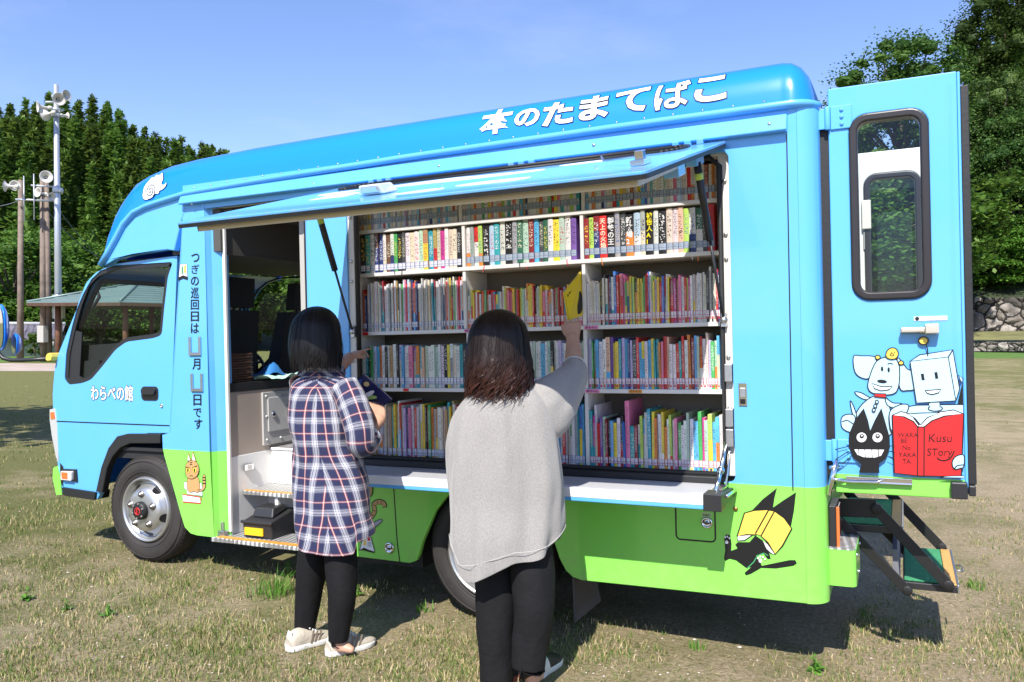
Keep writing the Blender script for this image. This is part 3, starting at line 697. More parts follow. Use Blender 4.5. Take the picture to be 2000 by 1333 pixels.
# ---- raised side flap with its long window
flap = empty("side_flap", (0, -.022, 2.238), (R(15.8), 0, 0), parent=bus)      # local -y runs outward along the flap
FL = 1.225
AW = [(1.668, -FL), (3.700, -FL), (3.738, 0.0), (1.700, 0.0)]
WIN = rrect(1.82, -.315, 3.60, -.060, .09, 6)
b = MB(); fn = lambda x, y, z: (x, z, -y)
outer = rpoly(AW, .03, 3)
b.plate(outer, [WIN], 0, .012, fn=fn, m=0)
b.build("flap_skin", PLB, flap, .003)
b = MB(); b.plate(outer, [WIN], .0125, .014, fn=fn, m=0); b.build("flap_rubber_edge", BLK, flap)
inner = rpoly([(1.74, -FL+.045), (3.66, -FL+.045), (3.69, -.03), (1.74, -.03)], .02, 3)
b = MB(); b.plate(inner, [WIN], .0268, .010, fn=fn); 
b.box((1.74, -FL+.045, -.052), (3.655, -FL+.060, -.030)); b.box((1.74, -FL+.045, -.052), (1.75, -.45, -.030)); b.box((3.648, -FL+.05, -.052), (3.658, -.55, -.030))
b.build("flap_lining", mat("lining_cream", (.62, .57, .49), .5), flap, .003)
b = MB(); b.plate(WIN, (), .010, 0, fn=fn); fw = b.build("flap_window", TGLS, flap)
b = MB()
n = len(WIN)
for i in range(n):
    j = (i+1) % n; b.tube([fn(WIN[i][0], -.002, WIN[i][1]), fn(WIN[j][0], -.002, WIN[j][1])], .009, 6)
b.build("window_gasket", BLK, flap)
for q in (((3.60, -.62, -.085), (3.66, -.50, -.03)), ((3.615, -.30, -.075), (3.665, -.16, -.03))):
    b = MB(); b.box(*q); b.build("flap_bracket", PLB, flap, .004)
for x in (1.85, 2.68, 3.50):
    b = MB()
    for k in range(3): b.box((x+k*.055, -.03, 0), (x+.03+k*.055, .018, .022), 0)
    b.box((x, .004, .002), (x+.14, .014, .012)); b.build("flap_hinge", PLB, flap, .003)
# white cloud shapes printed on the outside of the flap
b = MB(); rnd = random.Random(3)
def blob(cx, cz, sx, sz, n=7, seed=0):
    rr = random.Random(seed); return smooth_loop([(cx+sx*math.cos(2*math.pi*k/n)*(.75+.5*rr.random()), cz+sz*math.sin(2*math.pi*k/n)*(.75+.5*rr.random())) for k in range(n)], 4)
for cx, cz, sx, sz, sd_ in ((2.15, -.72, .13, .11, 1), (2.55, -.50, .30, .10, 2), (2.85, -.56, .28, .07, 3), (3.05, -.95, .16, .07, 4), (2.75, -1.02, .10, .05, 5), (3.25, -.42, .16, .05, 6), (2.0, -.50, .12, .08, 8)):
    b.plate(blob(cx, cz, sx, sz, 8, sd_), (), -.0014, .0012, fn=fn)
b.build("cloud_graphic", [mat("cloud_vinyl", (.80, .78, .84), .35)], flap)
# outside lamp and latch on the flap
LX, LY = 2.46, -.88
b = MB(); b.hexa([(LX-.05, LY-.06, .002), (LX+.08, LY-.06, .002), (LX+.08, LY+.05, .002), (LX-.05, LY+.05, .002), (LX-.035, LY-.07, .045), (LX+.065, LY-.07, .045), (LX+.055, LY+.04, .04), (LX-.02, LY+.04, .04)], 0)
b.hexa([(LX-.03, LY-.0725, .010), (LX+.065, LY-.0725, .010), (LX+.06, LY-.06, .010), (LX-.025, LY-.06, .010), (LX-.022, LY-.0765, .038), (LX+.055, LY-.0765, .038), (LX+.05, LY-.06, .038), (LX-.02, LY-.06, .038)], 1)
b.build("flap_lamp", [mat("lamp_housing", (.70, .72, .74), .3, .2), CHR], flap, .006)
b = MB(); hx, hy = 3.58, -.93
b.box((hx, hy-.05, .001), (hx+.05, hy+.05, .02)); b.box((hx+.01, hy-.02, .02), (hx+.04, hy+.02, .05)); b.tube([(hx+.02, hy, .03), (hx-.15, hy+.12, .022), (hx-.16, hy+.13, .04)], .005, 6)
b.build("flap_latch", CHR, flap, .003)
# gas struts from jamb to flap
def strut(p0, p1):
    p0, p1 = Vector(p0), Vector(p1); m = p0.lerp(p1, .52); root = b = MB()
    b.tube([p1, m], .0165, 12, 0); b.tube([m, p0], .0065, 8, 0); b.sphere(p0, .018, 8, 1); b.sphere(p1, .015, 8, 1); b.box((p0.x-.012, p0.y-.002, p0.z-.03), (p0.x+.012, p0.y+.028, p0.z+.03), 1)
    q = p1.lerp(m, .14); q2 = p1.lerp(m, .22); b.tube([q, q2], .0172, 12, 2)
    b.build("gas_strut", [BPL, STL, mat("strut_label", (.45, .62, .10), .5)], bus)
strut((3.702, .005, S(1422, 625)[1]), (3.655, -.26, 2.238-.26*.283-.055)); strut((1.690, -.005, S(683, 648)[1]), (1.735, -.34, 2.238-.34*.283-.075))
# ---- bookcase: boards, uprights, back
SHZ = [.742, 1.128, 1.441, 1.768, 2.010]           # top faces of the five boards
case = empty("bookcase", parent=bus)
b = MB(); b.box((1.645, .36, .72), (3.70, .375, 2.20)); b.build("back_board", mat("back_board_brown", (.17, .15, .125), .7), case)
for i, z in enumerate(SHZ):
    th = .020 if i else .012
    b = MB(); b.box((1.650, .098, z-th), (3.688, .36, z)); b.build("shelf", mat("shelf_white", (.72, .71, .68), .45, var=(5, .03)), case, .002)
DIV = {0: (2.36, 3.005), 1: (2.35, 3.005), 2: (2.335, 3.005), 3: (2.335, 3.0), 4: (2.32, 3.01)}
for i, ds in DIV.items():
    top = (SHZ[i+1]-.020) if i < 4 else 2.19
    for x in ds+(1.654, 3.69):
        w_ = .009 if x in ds else .006
        b = MB(); b.box((x-w_, .104, SHZ[i]+.001), (x+w_, .355, top-.001)); b.build("divider", MATS["shelf_white"], case, .002)
# little shelf-edge labels
def shelf_label(px, py, i, wd, m, txt):
    x, z = S(px, py, .098); z = SHZ[i]-.010; b = MB(); b.box((x-wd/2, .0955, z-.008), (x+wd/2, .0985, z+.008), 0)
    if txt: put_text(b, txt, lambda u, v: (x-wd*.42+u*wd*.84/max(1, len(txt)), .0950, z-.005+v*.013), 1, .02)
    b.build("shelf_label", [m, INK], case)
PLAB = mat("pink_label", (.78, .25, .50), .5)
shelf_label(714, 655, 2, .036, RED, ""); shelf_label(917, 648, 2, .062, PLAB, "赤ちゃん"); shelf_label(1155, 641, 2, .072, PLAB, "赤ちゃん"); shelf_label(793, 758, 1, .033, RED, ""); shelf_label(1157, 760, 1, .072, PLAB, "赤ちゃん"); shelf_label(1241, 761, 1, .066, ORG, "のりもの")
# ---- rear doors, swung straight out
def rear_door(y, side_):
    """near door shows its outside to the camera, the far one its inside"""
    root = empty("rear_door", parent=bus)
    X0, X1, Z0, Z1 = 4.150, 4.672, .688, 2.432
    WO = rpoly([(q[0], q[1]) for q in SL([(1654, 228), (1806, 213), (1824, 560), (1816, 583), (1672, 585), (1662, 560)], .1)], .07, 6)
    wx0, wx1 = min(p[0] for p in WO), max(p[0] for p in WO); wz0, wz1 = min(p[1] for p in WO), max(p[1] for p in WO)
    WO = rrect(wx0+.006, wz0, wx1-.006, wz1, .075, 6)
    b = MB(); b.plate([(X0, Z0), (X1-.03, Z0), (X1-.03, Z1), (X0, Z1)], [WO], y, .045, 0 if side_ else 1)
    sk = b.build("door_skin", [PDOOR, WHT], root, .005)
    b = MB(); b.box((X1-.029, y+.004, Z0+.02), (X1-.018, y+.04, Z1-.002), 0); b.box((X1-.0175, y+.006, Z0+.06), (X1+.012, y+.05, Z1-.06), 1); b.build("door_edge_seal", [PLB, BLK], root, .003)
    b = MB(); ring_plate(b, WO, .034, y-.014, .07); 
    b.build("window_gasket", mat("gasket_rubber", (.022, .018, .018), .35), root, .008, seg=3)
    b = MB(); b.plate(WO, (), y+.02, 0); b.build("door_window", GLS, root)
    if side_:
        b = MB(); 
        for k in (-1, 0, 1): b.plate(stroke([(X1-.055+k*.006, Z0+.14), (X1-.055+k*.006, Z1-.05)], .0022), (), y-.001, .001)
        b.build("door_crease", PLB, sk)
        # hinges
        for px, py in ((1617, 233), (1633, 880)):
            x, z = S(px, py, y); b = MB(); b.box((XR-.03, y-.012, z-.045), (4.14, y, z+.045)); b.box((4.16, y-.010, z-.05), (4.245, y-.001, z+.05))
            b.tube([(4.148, y-.012, z-.05), (4.148, y-.012, z+.05)], .012, 10)
            for dz in (-.03, 0, .03): b.lathe([(.009, -.010), (.009, -.015), (.004, -.018), (.001, -.018)], (4.205, y, z+dz), n=8)
            b.build("door_hinge", PLB, root, .003)
        # handle
        x, z = S(1800, 645, y); b = MB(); xa = S(1758, 645, y)[0]; xb = S(1834, 640, y)[0]
        b.box((xa, y-.045, z-.012), (xb-.03, y-.028, z+.012)); b.box((xb-.055, y-.052, z-.018), (xb, y-.0005, z+.024)); b.box((xa, y-.03, z-.014), (xb, y-.001, z-.001), 1)
        b.build("door_handle", [CHR, mat("handle_recess", (.03, .09, .16), .4)], root, .006)
        # notice label
        xa, za = S(1785, 627, y); xb, zb = S(1850, 617, y); b = MB(); b.box((xa, y-.002, za), (xb, y-.0005, zb), 0); b.plate(ellipse(xa+.012, (za+zb)/2, .008, .008), (), y-.0028, .0006, 1)
        for j, tx in enumerate(("ドアを開けるときは", "ゆっくり開けてください")): put_text(b, tx, lambda u, v: (xa+.026+u*.0088, y-.0028, zb-.012-j*.011+v*.009), 2, 0, 1)
        b.build("notice_label", [WVN, INK, GREYV], root)
        # holder bar on the green foot, corner stop
        xa, za = S(1653, 935, y); xb, zb = S(1782, 938, y); b = MB()
        b.box((xa, y-.012, za-.012), (xb, y-.0005, za+.012), 0); b.box((xa, y-.022, za+.008), (xb, y-.010, za+.013), 0); b.box((xa, y-.022, za-.013), (xb, y-.010, za-.008), 0)
        b.tube([(4.13, y-.02, za-.006), (xa+.03, y-.028, za-.008), (xa+.12, y-.028, za-.005), (xa+.145, y-.022, za+.006)], .005, 8, 0); b.build("door_holder", [CHR], root, .002)
        xa, za = S(1857, 972, y); xb, zb = S(1889, 941, y); b = MB(); b.box((xa, y-.035, za), (xb, y-.001, zb)); b.box((xb+.004, y-.02, za+.012), (xb+.03, y+.03, za+.055)); b.build("door_stop", BPL, root, .005)
    else:
        b = MB(); b.box((4.22, y-.03, 1.98), (4.27, y-.001, 2.15), 0); b.box((4.225, y-.012, 1.86), (4.265, y-.001, 1.97), 1); b.build("inner_latch_box", [CREAM, GSEAL], root, .006)
    return root
near = rear_door(.085, True); far = rear_door(BW-.13, False)
b = MB(); b.tube([(4.13, .05, .80), (4.18, .09, .80)], .008, 8); b.tube([(4.13, .05, .75), (4.20, .085, .745)], .006, 8); b.tube([(4.12, .06, .68), (4.155, .07, .83)], .012, 8); b.build("hinge_linkage", CHR, bus)
b = MB(); b.box((4.098, .13, .72), (4.11, .17, 2.36)); b.box((4.10, .10, .72), (4.15, .11, 2.34)); b.build("door_gap_seal", BLK, bus)
# tail lamp, corner bumper with its tread
b = MB(); b.box((XR+.001, .10, .385), (XR+.03, .30, .625), 0); b.box((XR+.031, .115, .40), (XR+.04, .285, .61), 1); b.box((XR+.031, .105, .39), (XR+.045, .115, .62), 2); b.build("tail_lamp", [BPL, mat("tail_lens", (.30, .02, .015), .15, coat=1), MATS["amber_lens"]], bus, .004)
b = MB(); b.plate(rpoly([(4.10, .075), (4.225, .075), (4.225, .42), (4.10, .42)], .03, 4), (), -.44, .155, fn=lambda x, y, z: (x, z, -y), m=0)
b.plate(rpoly([(4.102, .078), (4.222, .078), (4.222, .417), (4.102, .417)], .03, 4), (), -.446, .005, fn=lambda x, y, z: (x, z, -y), m=1)
for y, z in ((.14, .41), (.36, .41), (.25, .31)): b.lathe([(.008, 0), (.008, .006), (.001, .007)], (4.225, y, z), 'x', n=8, m=2)
b.build("corner_step", [PGR, CHK, STL], bus)
# ---- folding rear steps
st = empty("folding_steps", (XR, .12, .70), parent=bus)
def tread(x0, x1, y0, y1, z):
    b = MB(); b.box((x0, y0, z-.035), (x1, y1, z-.004), 0); b.box((x0+.005, y0+.02, z-.003), (x1-.05, y1-.01, z+.003), 1); b.box((x1-.048, y0+.005, z-.003), (x1-.006, y1-.005, z+.004), 2); b.box((x1-.005, y0, z-.035), (x1+.004, y1, z+.003), 3)
    b.build("tread", [BPL, mat("green_carpet", (.05, .29, .125), .95, bump=(160, .8), var=(60, .15)), mat("nosing_tan", (.58, .33, .10), .6, var=(50, .15)), STL], st, .003)
# built in the bus frame, moved under the steps empty
def inv(pts): return [(p[0]-XR, p[1]-.12, p[2]-.70) for p in pts]
Wl = lambda px, py, y: (*[S(px, py, y)[0]], y, S(px, py, y)[1])
Y0, Y1 = .42, 1.08
ux = S(1763, 1030, Y0); lx = S(1872, 1145, Y0)
lz = lx[1]; uz = ux[1]
tread(S(1662, 1020, Y0)[0]-XR-.05, ux[0]-XR, Y0-.12, Y1-.12, uz-.70); tread(S(1764, 1140, Y0)[0]-XR, lx[0]-XR, Y0-.12, Y1-.12, lz-.70)
def bar(pts, w_=.05, t=.012, n="step_arm"):
    b = MB()
    for p, q in zip(pts, pts[1:]):
        p, q = Vector(p), Vector(q); d = (q-p).normalized(); u = Vector((-d.z, 0, d.x))*w_/2
        b.hexa(inv([p-u+Vector((0, -t, 0)), q-u+Vector((0, -t, 0)), q-u, p-u, p+u+Vector((0, -t, 0)), q+u+Vector((0, -t, 0)), q+u, p+u]))
    for p in pts: b.lathe([(min(w_, .05)*.5, .001), (min(w_, .05)*.5, -t-.002), (.008, -t-.004), (.001, -t-.004)], inv([p])[0], n=14)
    b.build(n, mat("step_black", (.009, .0085, .0085), .5, bump=(40, .1)), st, .002)
for yy in (Y0-.015, Y1+.03):
    bar([(S(1636, 990, Y0)[0]-.02, yy, S(1636, 990, Y0)[1]), (S(1712, 992, Y0)[0], yy, S(1712, 992, Y0)[1])], .085, .012)
    bar([(S(1712, 992, Y0)[0], yy-.013, S(1712, 992, Y0)[1]), (S(1852, 1140, Y0)[0], yy-.013, S(1852, 1140, Y0)[1])], .048)
    bar([(S(1640, 1012, Y0)[0], yy-.028, S(1640, 1012, Y0)[1]), (S(1772, 1148, Y0)[0], yy-.028, S(1772, 1148, Y0)[1])], .044)
b = MB(); b.hexa(inv([(S(1744, 1125, Y0)[0], Y0, lz-.02), (S(1744, 1125, Y0)[0]+.03, Y0, lz-.02), (S(1744, 1125, Y0)[0]+.03, Y1, lz-.02), (S(1744, 1125, Y0)[0], Y1, lz-.02), (S(1744, 1125, Y0)[0]-.0, Y0, lz+.14), (S(1744, 1125, Y0)[0]+.02, Y0, lz+.14), (S(1744, 1125, Y0)[0]+.02, Y1, lz+.14), (S(1744, 1125, Y0)[0]-.0, Y1, lz+.14)])); b.build("riser", mat("riser_grey", (.16, .16, .18), .7), st)
b = MB(); xh = lx[0]-XR; b.tube([(xh, .60, lz-.71), (xh+.035, .60, lz-.71), (xh+.035, .70, lz-.71), (xh, .70, lz-.71)], .004, 6); b.build("pull_loop", STL, st)
# ================================================================== drawings and lettering on the paintwork
class Decal:
    """vinyl shapes laid on one plane of the bus; points come through fr(x, y) -> (x, z)"""
    def __init__(s, fr, y): s.fr, s.y, s.b, s.k = fr, y, MB(), 0
    def P(s, pts): return [s.fr(*p) for p in pts]
    def fill(s, pts, m, line=0, curve=False, n=4):
        if curve: pts = smooth_loop(pts, n)
        q = s.P(pts); s.k += 1; s.b.plate(q, (), s.y-.0012-.00022*s.k, 0, m)
        if line: s.line(pts+[pts[0]], line)
    def line(s, pts, wd=.004, m=0, curve=False, n=4):
        if curve: pts = smooth_loop(pts, n, False)
        q = [Vector(p) for p in s.P(pts)]; s.k += 1; yy = s.y-.0012-.00022*s.k
        closed = (q[0]-q[-1]).length < 1e-6
        l, r_ = [], []
        for i, p in enumerate(q):
            a = q[i-1] if i else (q[-2] if closed else q[0]); c = q[i+1] if i < len(q)-1 else (q[1] if closed else q[-1])
            d = (c-a)
            if d.length < 1e-9: d = Vector((1, 0))
            d.normalize(); nn = Vector((-d.y, d.x))*wd/2; l.append((p.x+nn.x, yy, p.y+nn.y)); r_.append((p.x-nn.x, yy, p.y-nn.y))
        k = len(l); s.b.add(l+r_, [(i, k+i, k+i+1, i+1) for i in range(k-1)], m)
    def text(s, body, x, y, size, m=0, bold=.02, slant=0.0, sx=1.0):
        s.k += 1; yy = s.y-.0012-.00022*s.k
        def fn(u, v):
            px, pz = s.fr(x+u*size*sx+v*slant*size, y-v*size); return (px, yy, pz)
        put_text(s.b, body, fn, m, bold)
    def build(s, name, mats, parent): return s.b.build(name, mats, parent)
PAL = [INK, WVN, PALE, RED, YEL, TAN, GVN, PNK, GREYV]      # 0 .. 8
# (a) rear door: a pale dog and a box-headed pal reading a red book, with a grinning black cat in front
d = Decal(lambda x, y: S(1580+x*.3, 580+y*.3, .085), .085); LW = .0045
d.fill([(300, 620), (340, 625), (395, 655), (420, 650), (395, 670), (350, 665), (310, 640)], 2, LW, True)
d.fill([(415, 650), (330, 720), (285, 830), (300, 960), (440, 900), (530, 900), (545, 820), (520, 700), (500, 655)], 2, LW, True)
d.fill([(500, 660), (545, 690), (600, 695), (640, 720), (560, 725), (510, 705)], 2, LW, True)
d.fill([(268, 680), (285, 700), (310, 770), (300, 800), (280, 750)], 2, LW, True)
d.fill([(300, 780), (250, 765), (212, 790), (215, 850), (260, 880), (290, 870)], 2, LW, True); d.line([(215, 815), (250, 805), (290, 830)], LW, 0, True)
d.fill([(440, 400), (340, 385), (290, 390), (300, 490), (350, 530), (400, 520)], 2, LW, True)
d.fill([(575, 400), (640, 470), (680, 490), (700, 590), (640, 610), (590, 590)], 2, LW, True)
d.fill([(510, 392), (440, 420), (395, 520), (385, 595), (430, 632), (540, 635), (582, 590), (590, 470), (565, 405)], 2, LW, True)
for cx, cy in ((476, 470), (519, 476)): d.fill(ellipse(cx, cy, 8, 17), 0)
d.line([(512, 440), (528, 432), (546, 440)], LW, 0, True); d.fill(ellipse(476, 551, 32, 12, rot=.1), 0)
d.fill([(412, 565), (470, 585), (543, 585), (520, 605), (470, 612), (428, 598)], 1, LW)
d.fill([(430, 630), (500, 632), (498, 657), (426, 650)], 3, LW)
for cx, cy in ((442, 684), (432, 711), (422, 737)): d.fill(ellipse(cx, cy, 10, 11), 2, LW)
for cx, cy in ((448, 394), (600, 430)): d.fill(ellipse(cx, cy, 16, 13), 4, LW)
d.fill([(505, 360), (530, 335), (565, 338), (582, 372), (565, 402), (525, 405), (503, 390)], 4, LW, True); d.fill(ellipse(541, 378, 11, 7), 4, LW*.8)
for cx in (536, 556): d.fill(ellipse(cx, 362, 3, 6), 0)
# box-headed pal
d.fill([(640, 715), (700, 705), (1003, 700), (1003, 790), (560, 800), (530, 770), (570, 720)], 2, LW)
d.fill([(530, 740), (600, 700), (650, 710), (620, 780), (545, 870), (525, 820)], 2, LW, True)
d.fill([(780, 690), (850, 688), (852, 725), (782, 730)], 2, LW); d.fill(ellipse(822, 726, 46, 17), 2, LW); d.fill([(788, 690), (848, 688), (850, 722), (790, 726)], 2)
d.fill([(658, 420), (720, 378), (936, 345), (980, 600), (955, 675), (700, 690)], 2, LW); d.fill([(658, 420), (906, 392), (955, 675), (700, 690)], 2, LW); d.line([(906, 392), (936, 345)], LW)
d.fill([(972, 508), (1003, 535), (990, 560)], 2, LW); d.fill([(1000, 545), (1003, 700), (968, 695), (975, 650)], 0)
for x0, y0, x1, y1 in ((737, 500, 744, 542), (825, 490, 832, 532)): d.line([(x0, y0), (x1, y1)], .011)
d.fill([(755, 610), (858, 602), (840, 625), (800, 635), (770, 627)], 1, LW); d.line([(773, 385), (770, 335), (757, 300)], LW, 0, True); d.fill(ellipse(745, 286, 31, 25), 4, LW*1.3)
# red book with its hand-lettered title
d.fill([(545, 768), (600, 745), (665, 765), (715, 835), (760, 790), (840, 750), (940, 735), (1003, 760), (1003, 800), (740, 850), (550, 800)], 1, LW)
d.fill([(640, 760), (725, 755), (850, 752), (770, 785), (727, 832), (690, 790)], 2, LW)
d.fill([(543, 768), (620, 780), (680, 810), (708, 845), (750, 845), (800, 805), (880, 775), (1006, 758), (990, 1166), (710, 1163), (556, 1143)], 3, LW*1.2)
d.line([(708, 845), (706, 1160)], LW); d.line([(750, 845), (748, 1162)], LW)
for tx, x, y, sz in (("WARA", 578, 912, 44), ("BE", 596, 948, 42), ("No", 607, 993, 42), ("YAKA", 583, 1040, 44), ("TA", 607, 1083, 44)): d.text(tx, x, y, sz, 0, .0)
d.text("Kusu", 772, 942, 78, 0, -.005, .10); d.text("STory", 765, 1030, 68, 0, -.005, .06); d.line([(945, 1000), (920, 1045), (880, 1062), (845, 1055), (835, 1042)], LW, 0, True)
d.fill([(1006, 1028), (955, 1035), (930, 1075), (945, 1118), (985, 1112), (1006, 1100)], 2, LW, True); d.line([(945, 1115), (965, 1095), (1006, 1090)], LW, 0, True)
d.fill([(850, 1172), (920, 1162), (1006, 1160), (1006, 1175)], 2, LW*.7)
# grinning cat
d.fill([(358, 723), (385, 800), (400, 868), (430, 800), (472, 722), (500, 820), (526, 910), (528, 980), (500, 1050), (455, 1085), (460, 1143), (327, 1140), (342, 1085), (290, 1045), (260, 970), (262, 890), (300, 800)], 0)
for cx, cy in ((344, 912), (447, 912)): d.fill(ellipse(cx, cy, 32, 31), 1); d.fill(ellipse(cx+1, cy-8, 15, 16), 0); d.fill(ellipse(cx+1, cy-12, 6, 6), 1)
d.fill([(297, 990), (490, 992), (470, 1030), (430, 1042), (360, 1040), (318, 1025)], 1)
for x in (325, 365, 410, 452): d.line([(x, 990), (x+3, 1040)], LW*.7)
for a, b_ in (((258, 970), (165, 993)), ((262, 1000), (172, 1058)), ((280, 1030), (222, 1082)), ((525, 968), (560, 966)), ((528, 1000), (560, 1012)), ((515, 1035), (556, 1056))): d.line([a, b_], LW*.8)
d.build("reading_friends_drawing", PAL, near)
# (b) skirt at the tail: black cat tumbling behind a yellow book
d = Decal(lambda x, y: S(1360+x*.3247, 900+y*.3248), 0)
d.fill([(330, 305), (400, 232), (485, 165), (470, 225), (462, 282), (530, 235), (600, 190), (588, 300), (570, 395), (500, 360), (400, 310)], 0)
d.fill([(355, 450), (400, 480), (440, 560), (448, 590), (430, 592), (405, 560), (360, 570), (395, 632), (560, 598), (595, 598), (605, 618), (585, 632), (480, 648), (390, 645), (330, 680), (300, 690), (290, 675), (330, 640), (300, 645), (240, 600), (200, 590), (175, 603), (167, 590), (175, 540), (168, 470), (180, 442), (205, 450), (212, 500), (210, 542), (248, 528), (235, 505), (250, 490), (320, 490)], 0)
d.line([(305, 648), (345, 610), (370, 570), (405, 556), (432, 570)], .004, 6)
d.fill([(245, 450), (300, 440), (350, 440), (290, 480), (250, 482)], 1, .005); d.fill([(398, 480), (430, 500), (475, 562), (450, 558), (420, 530)], 1, .005)
d.fill([(290, 315), (350, 298), (435, 298), (360, 445), (300, 445), (246, 455)], 4, .006)
d.fill([(435, 298), (470, 305), (392, 452), (356, 438)], 4, .006); d.fill([(470, 305), (530, 345), (575, 408), (520, 510), (475, 562), (430, 490), (390, 452)], 4, .006)
for cx, cy, r in ((183, 490, 9), (175, 460, 5), (188, 456, 5), (200, 465, 5), (386, 600, 10), (372, 585, 5), (386, 575, 5), (402, 578, 5), (414, 590, 5)): d.fill(ellipse(cx, cy, r, r*1.2), 1)
d.build("black_cat_drawing", PAL, side)
# (c) front pillar: tabby sitting on books
d = Decal(lambda x, y: S(60+x*.3, 720+y*.3), 0); t_ = .003
d.fill([(1000, 738), (1110, 745), (1122, 790), (1020, 795), (1000, 780)], 1, t_); d.fill([(1018, 790), (1120, 790), (1122, 830), (1020, 818)], 1, t_); d.line([(1018, 818), (1118, 834), (1122, 795)], .006, 6)
d.fill([(990, 822), (1100, 835), (1110, 878), (993, 868)], 1, t_); d.line([(1105, 838), (992, 820)], .007, 3); d.line([(993, 868), (1108, 878), (1112, 838)], .007, 3)
d.fill([(1028, 710), (1090, 708), (1105, 790), (1085, 808), (1070, 800), (1050, 806), (1030, 800), (1020, 760)], 5, t_, True)
d.fill([(1090, 790), (1120, 780), (1122, 700), (1138, 695), (1140, 770), (1115, 800)], 5, t_, True)
for y in (712, 730, 750): d.line([(1121, y), (1140, y-3)], .007)
d.fill([(1022, 600), (1030, 545), (1048, 600)], 5, t_); d.fill([(1050, 598), (1060, 535), (1082, 605)], 5, t_); d.fill([(1026, 596), (1031, 562), (1042, 598)], 1); d.fill([(1057, 596), (1062, 552), (1075, 600)], 1)
d.fill([(1018, 620), (1050, 598), (1085, 610), (1100, 650), (1090, 695), (1055, 718), (1022, 705), (1012, 665)], 5, t_, True)
for cx in (1030, 1073): d.fill(ellipse(cx, 660, 13, 20), 4, t_*.7); d.fill(ellipse(cx-1, 662, 5, 13), 0)
d.line([(1012, 640), (1040, 648)], t_*1.3); d.line([(1060, 645), (1090, 632)], t_*1.3); d.line([(1040, 700), (1052, 696), (1064, 702)], t_, 0, True)
for y in (612, 624): d.line([(1042, y), (1058, y-2)], t_*1.2)
for a, b_ in (((1018, 690), (998, 676)), ((1018, 698), (1000, 700)), ((1092, 672), (1115, 670)), ((1092, 684), (1113, 694))): d.line([a, b_], .0018)
d.build("tabby_cat_drawing", PAL, fpo)
# (d) front pillar: little open book, the vertical notice and two aluminium card holders
d = Decal(lambda x, y: S(x, y), 0)
d.fill([(352, 517), (365, 516), (367, 547), (358, 544), (349, 549)], 1, .003); d.fill([(349, 542), (358, 538), (367, 541), (367, 548), (358, 545), (349, 549)], 0)
d.fill([(360, 519), (364, 519), (364, 534), (360, 534)], 4); d.fill([(355, 521), (358, 521), (358, 536), (355, 536)], 6); d.line([(358, 518), (358, 541)], .002)
for k in range(4): d.line([(360, 521+k*3.2), (364, 521+k*3.2)], .0015)
d.build("open_book_drawing", PAL, fpo)
def pillar_text(rows):
    b = MB()
    for ch, x0, y0, x1, y1 in rows:
        v2, _ = text2d(ch, .0); u0, u1 = min(v[0] for v in v2), max(v[0] for v in v2); w0, w1 = min(v[1] for v in v2), max(v[1] for v in v2)
        put_text(b, ch, lambda u, v: (lambda q: (q[0], -.0025, q[1]))(S(x0+(u-u0)/(u1-u0)*(x1-x0), y1-(v-w0)/(w1-w0)*(y1-y0))), 0, .006 if ch == "ぎ" else .016)
    b.build("pillar_lettering", INK, fpo)
rows = []
for ch, cx, y0, y1 in (("つ", 382, 496, 512), ("ぎ", 382, 517, 535), ("の", 381, 541, 558), ("巡", 381, 562, 583), ("回", 381, 586, 605), ("日", 381, 609, 628), ("は", 381, 632, 651), ("月", 384, 701, 722), ("日", 386, 771, 792), ("で", 386, 798, 815), ("す", 388, 819, 838)):
    rows.append((ch, cx-7.5, y0, cx+7.5, y1))
pillar_text(rows)
for (x0, y0, x1, y1) in ((371, 658, 393, 695), (375, 730, 397, 765)):
    b = MB(); xa, za = S(x0, y1); xb, zb = S(x1, y0); t = .016
    b.box((xa, -.012, za), (xa+t, -.001, zb)); b.box((xb-t, -.012, za), (xb, -.001, zb)); b.box((xa+t+.0005, -.0115, za), (xb-t-.0005, -.001, za+t*1.2)); b.build("card_holder", STL, fpo, .002)
# (e) skirt behind the first reader: striped tail, paw and paper
d = Decal(lambda x, y: S(540+x*.3398, 880+y*.3398), 0)
d.line([(545, 385), (565, 350), (560, 310), (590, 295), (618, 305), (625, 328)], .030, 0, True); d.line([(545, 383), (565, 350), (562, 312), (590, 297), (616, 306), (623, 324)], .022, 5, True)
for a, b_ in (((556, 312), (572, 318)), ((578, 292), (584, 308)), ((604, 293), (602, 310)), ((556, 345), (572, 350)), ((546, 370), (560, 374))): d.line([a, b_], .004)
d.fill([(520, 440), (575, 405), (600, 395), (612, 400), (605, 412), (560, 450), (525, 470)], 8, .004)
d.fill([(480, 575), (500, 490), (545, 500), (566, 582), (530, 572), (505, 560)], 1, .004); d.fill([(480, 575), (505, 563), (530, 573), (566, 582), (562, 590), (528, 582), (505, 574)], 0)
d.fill([(503, 518), (518, 516), (518, 545), (501, 545)], 4); d.fill([(524, 500), (540, 502), (543, 520), (526, 518)], 3)
for k in range(4): d.line([(526, 528+k*7), (548, 530+k*7)], .002)
d.fill(ellipse(540, 222, 17, 46), 0); d.fill(ellipse(540, 222, 13, 40), 5)
d.build("reading_cat_drawing", PAL, side)
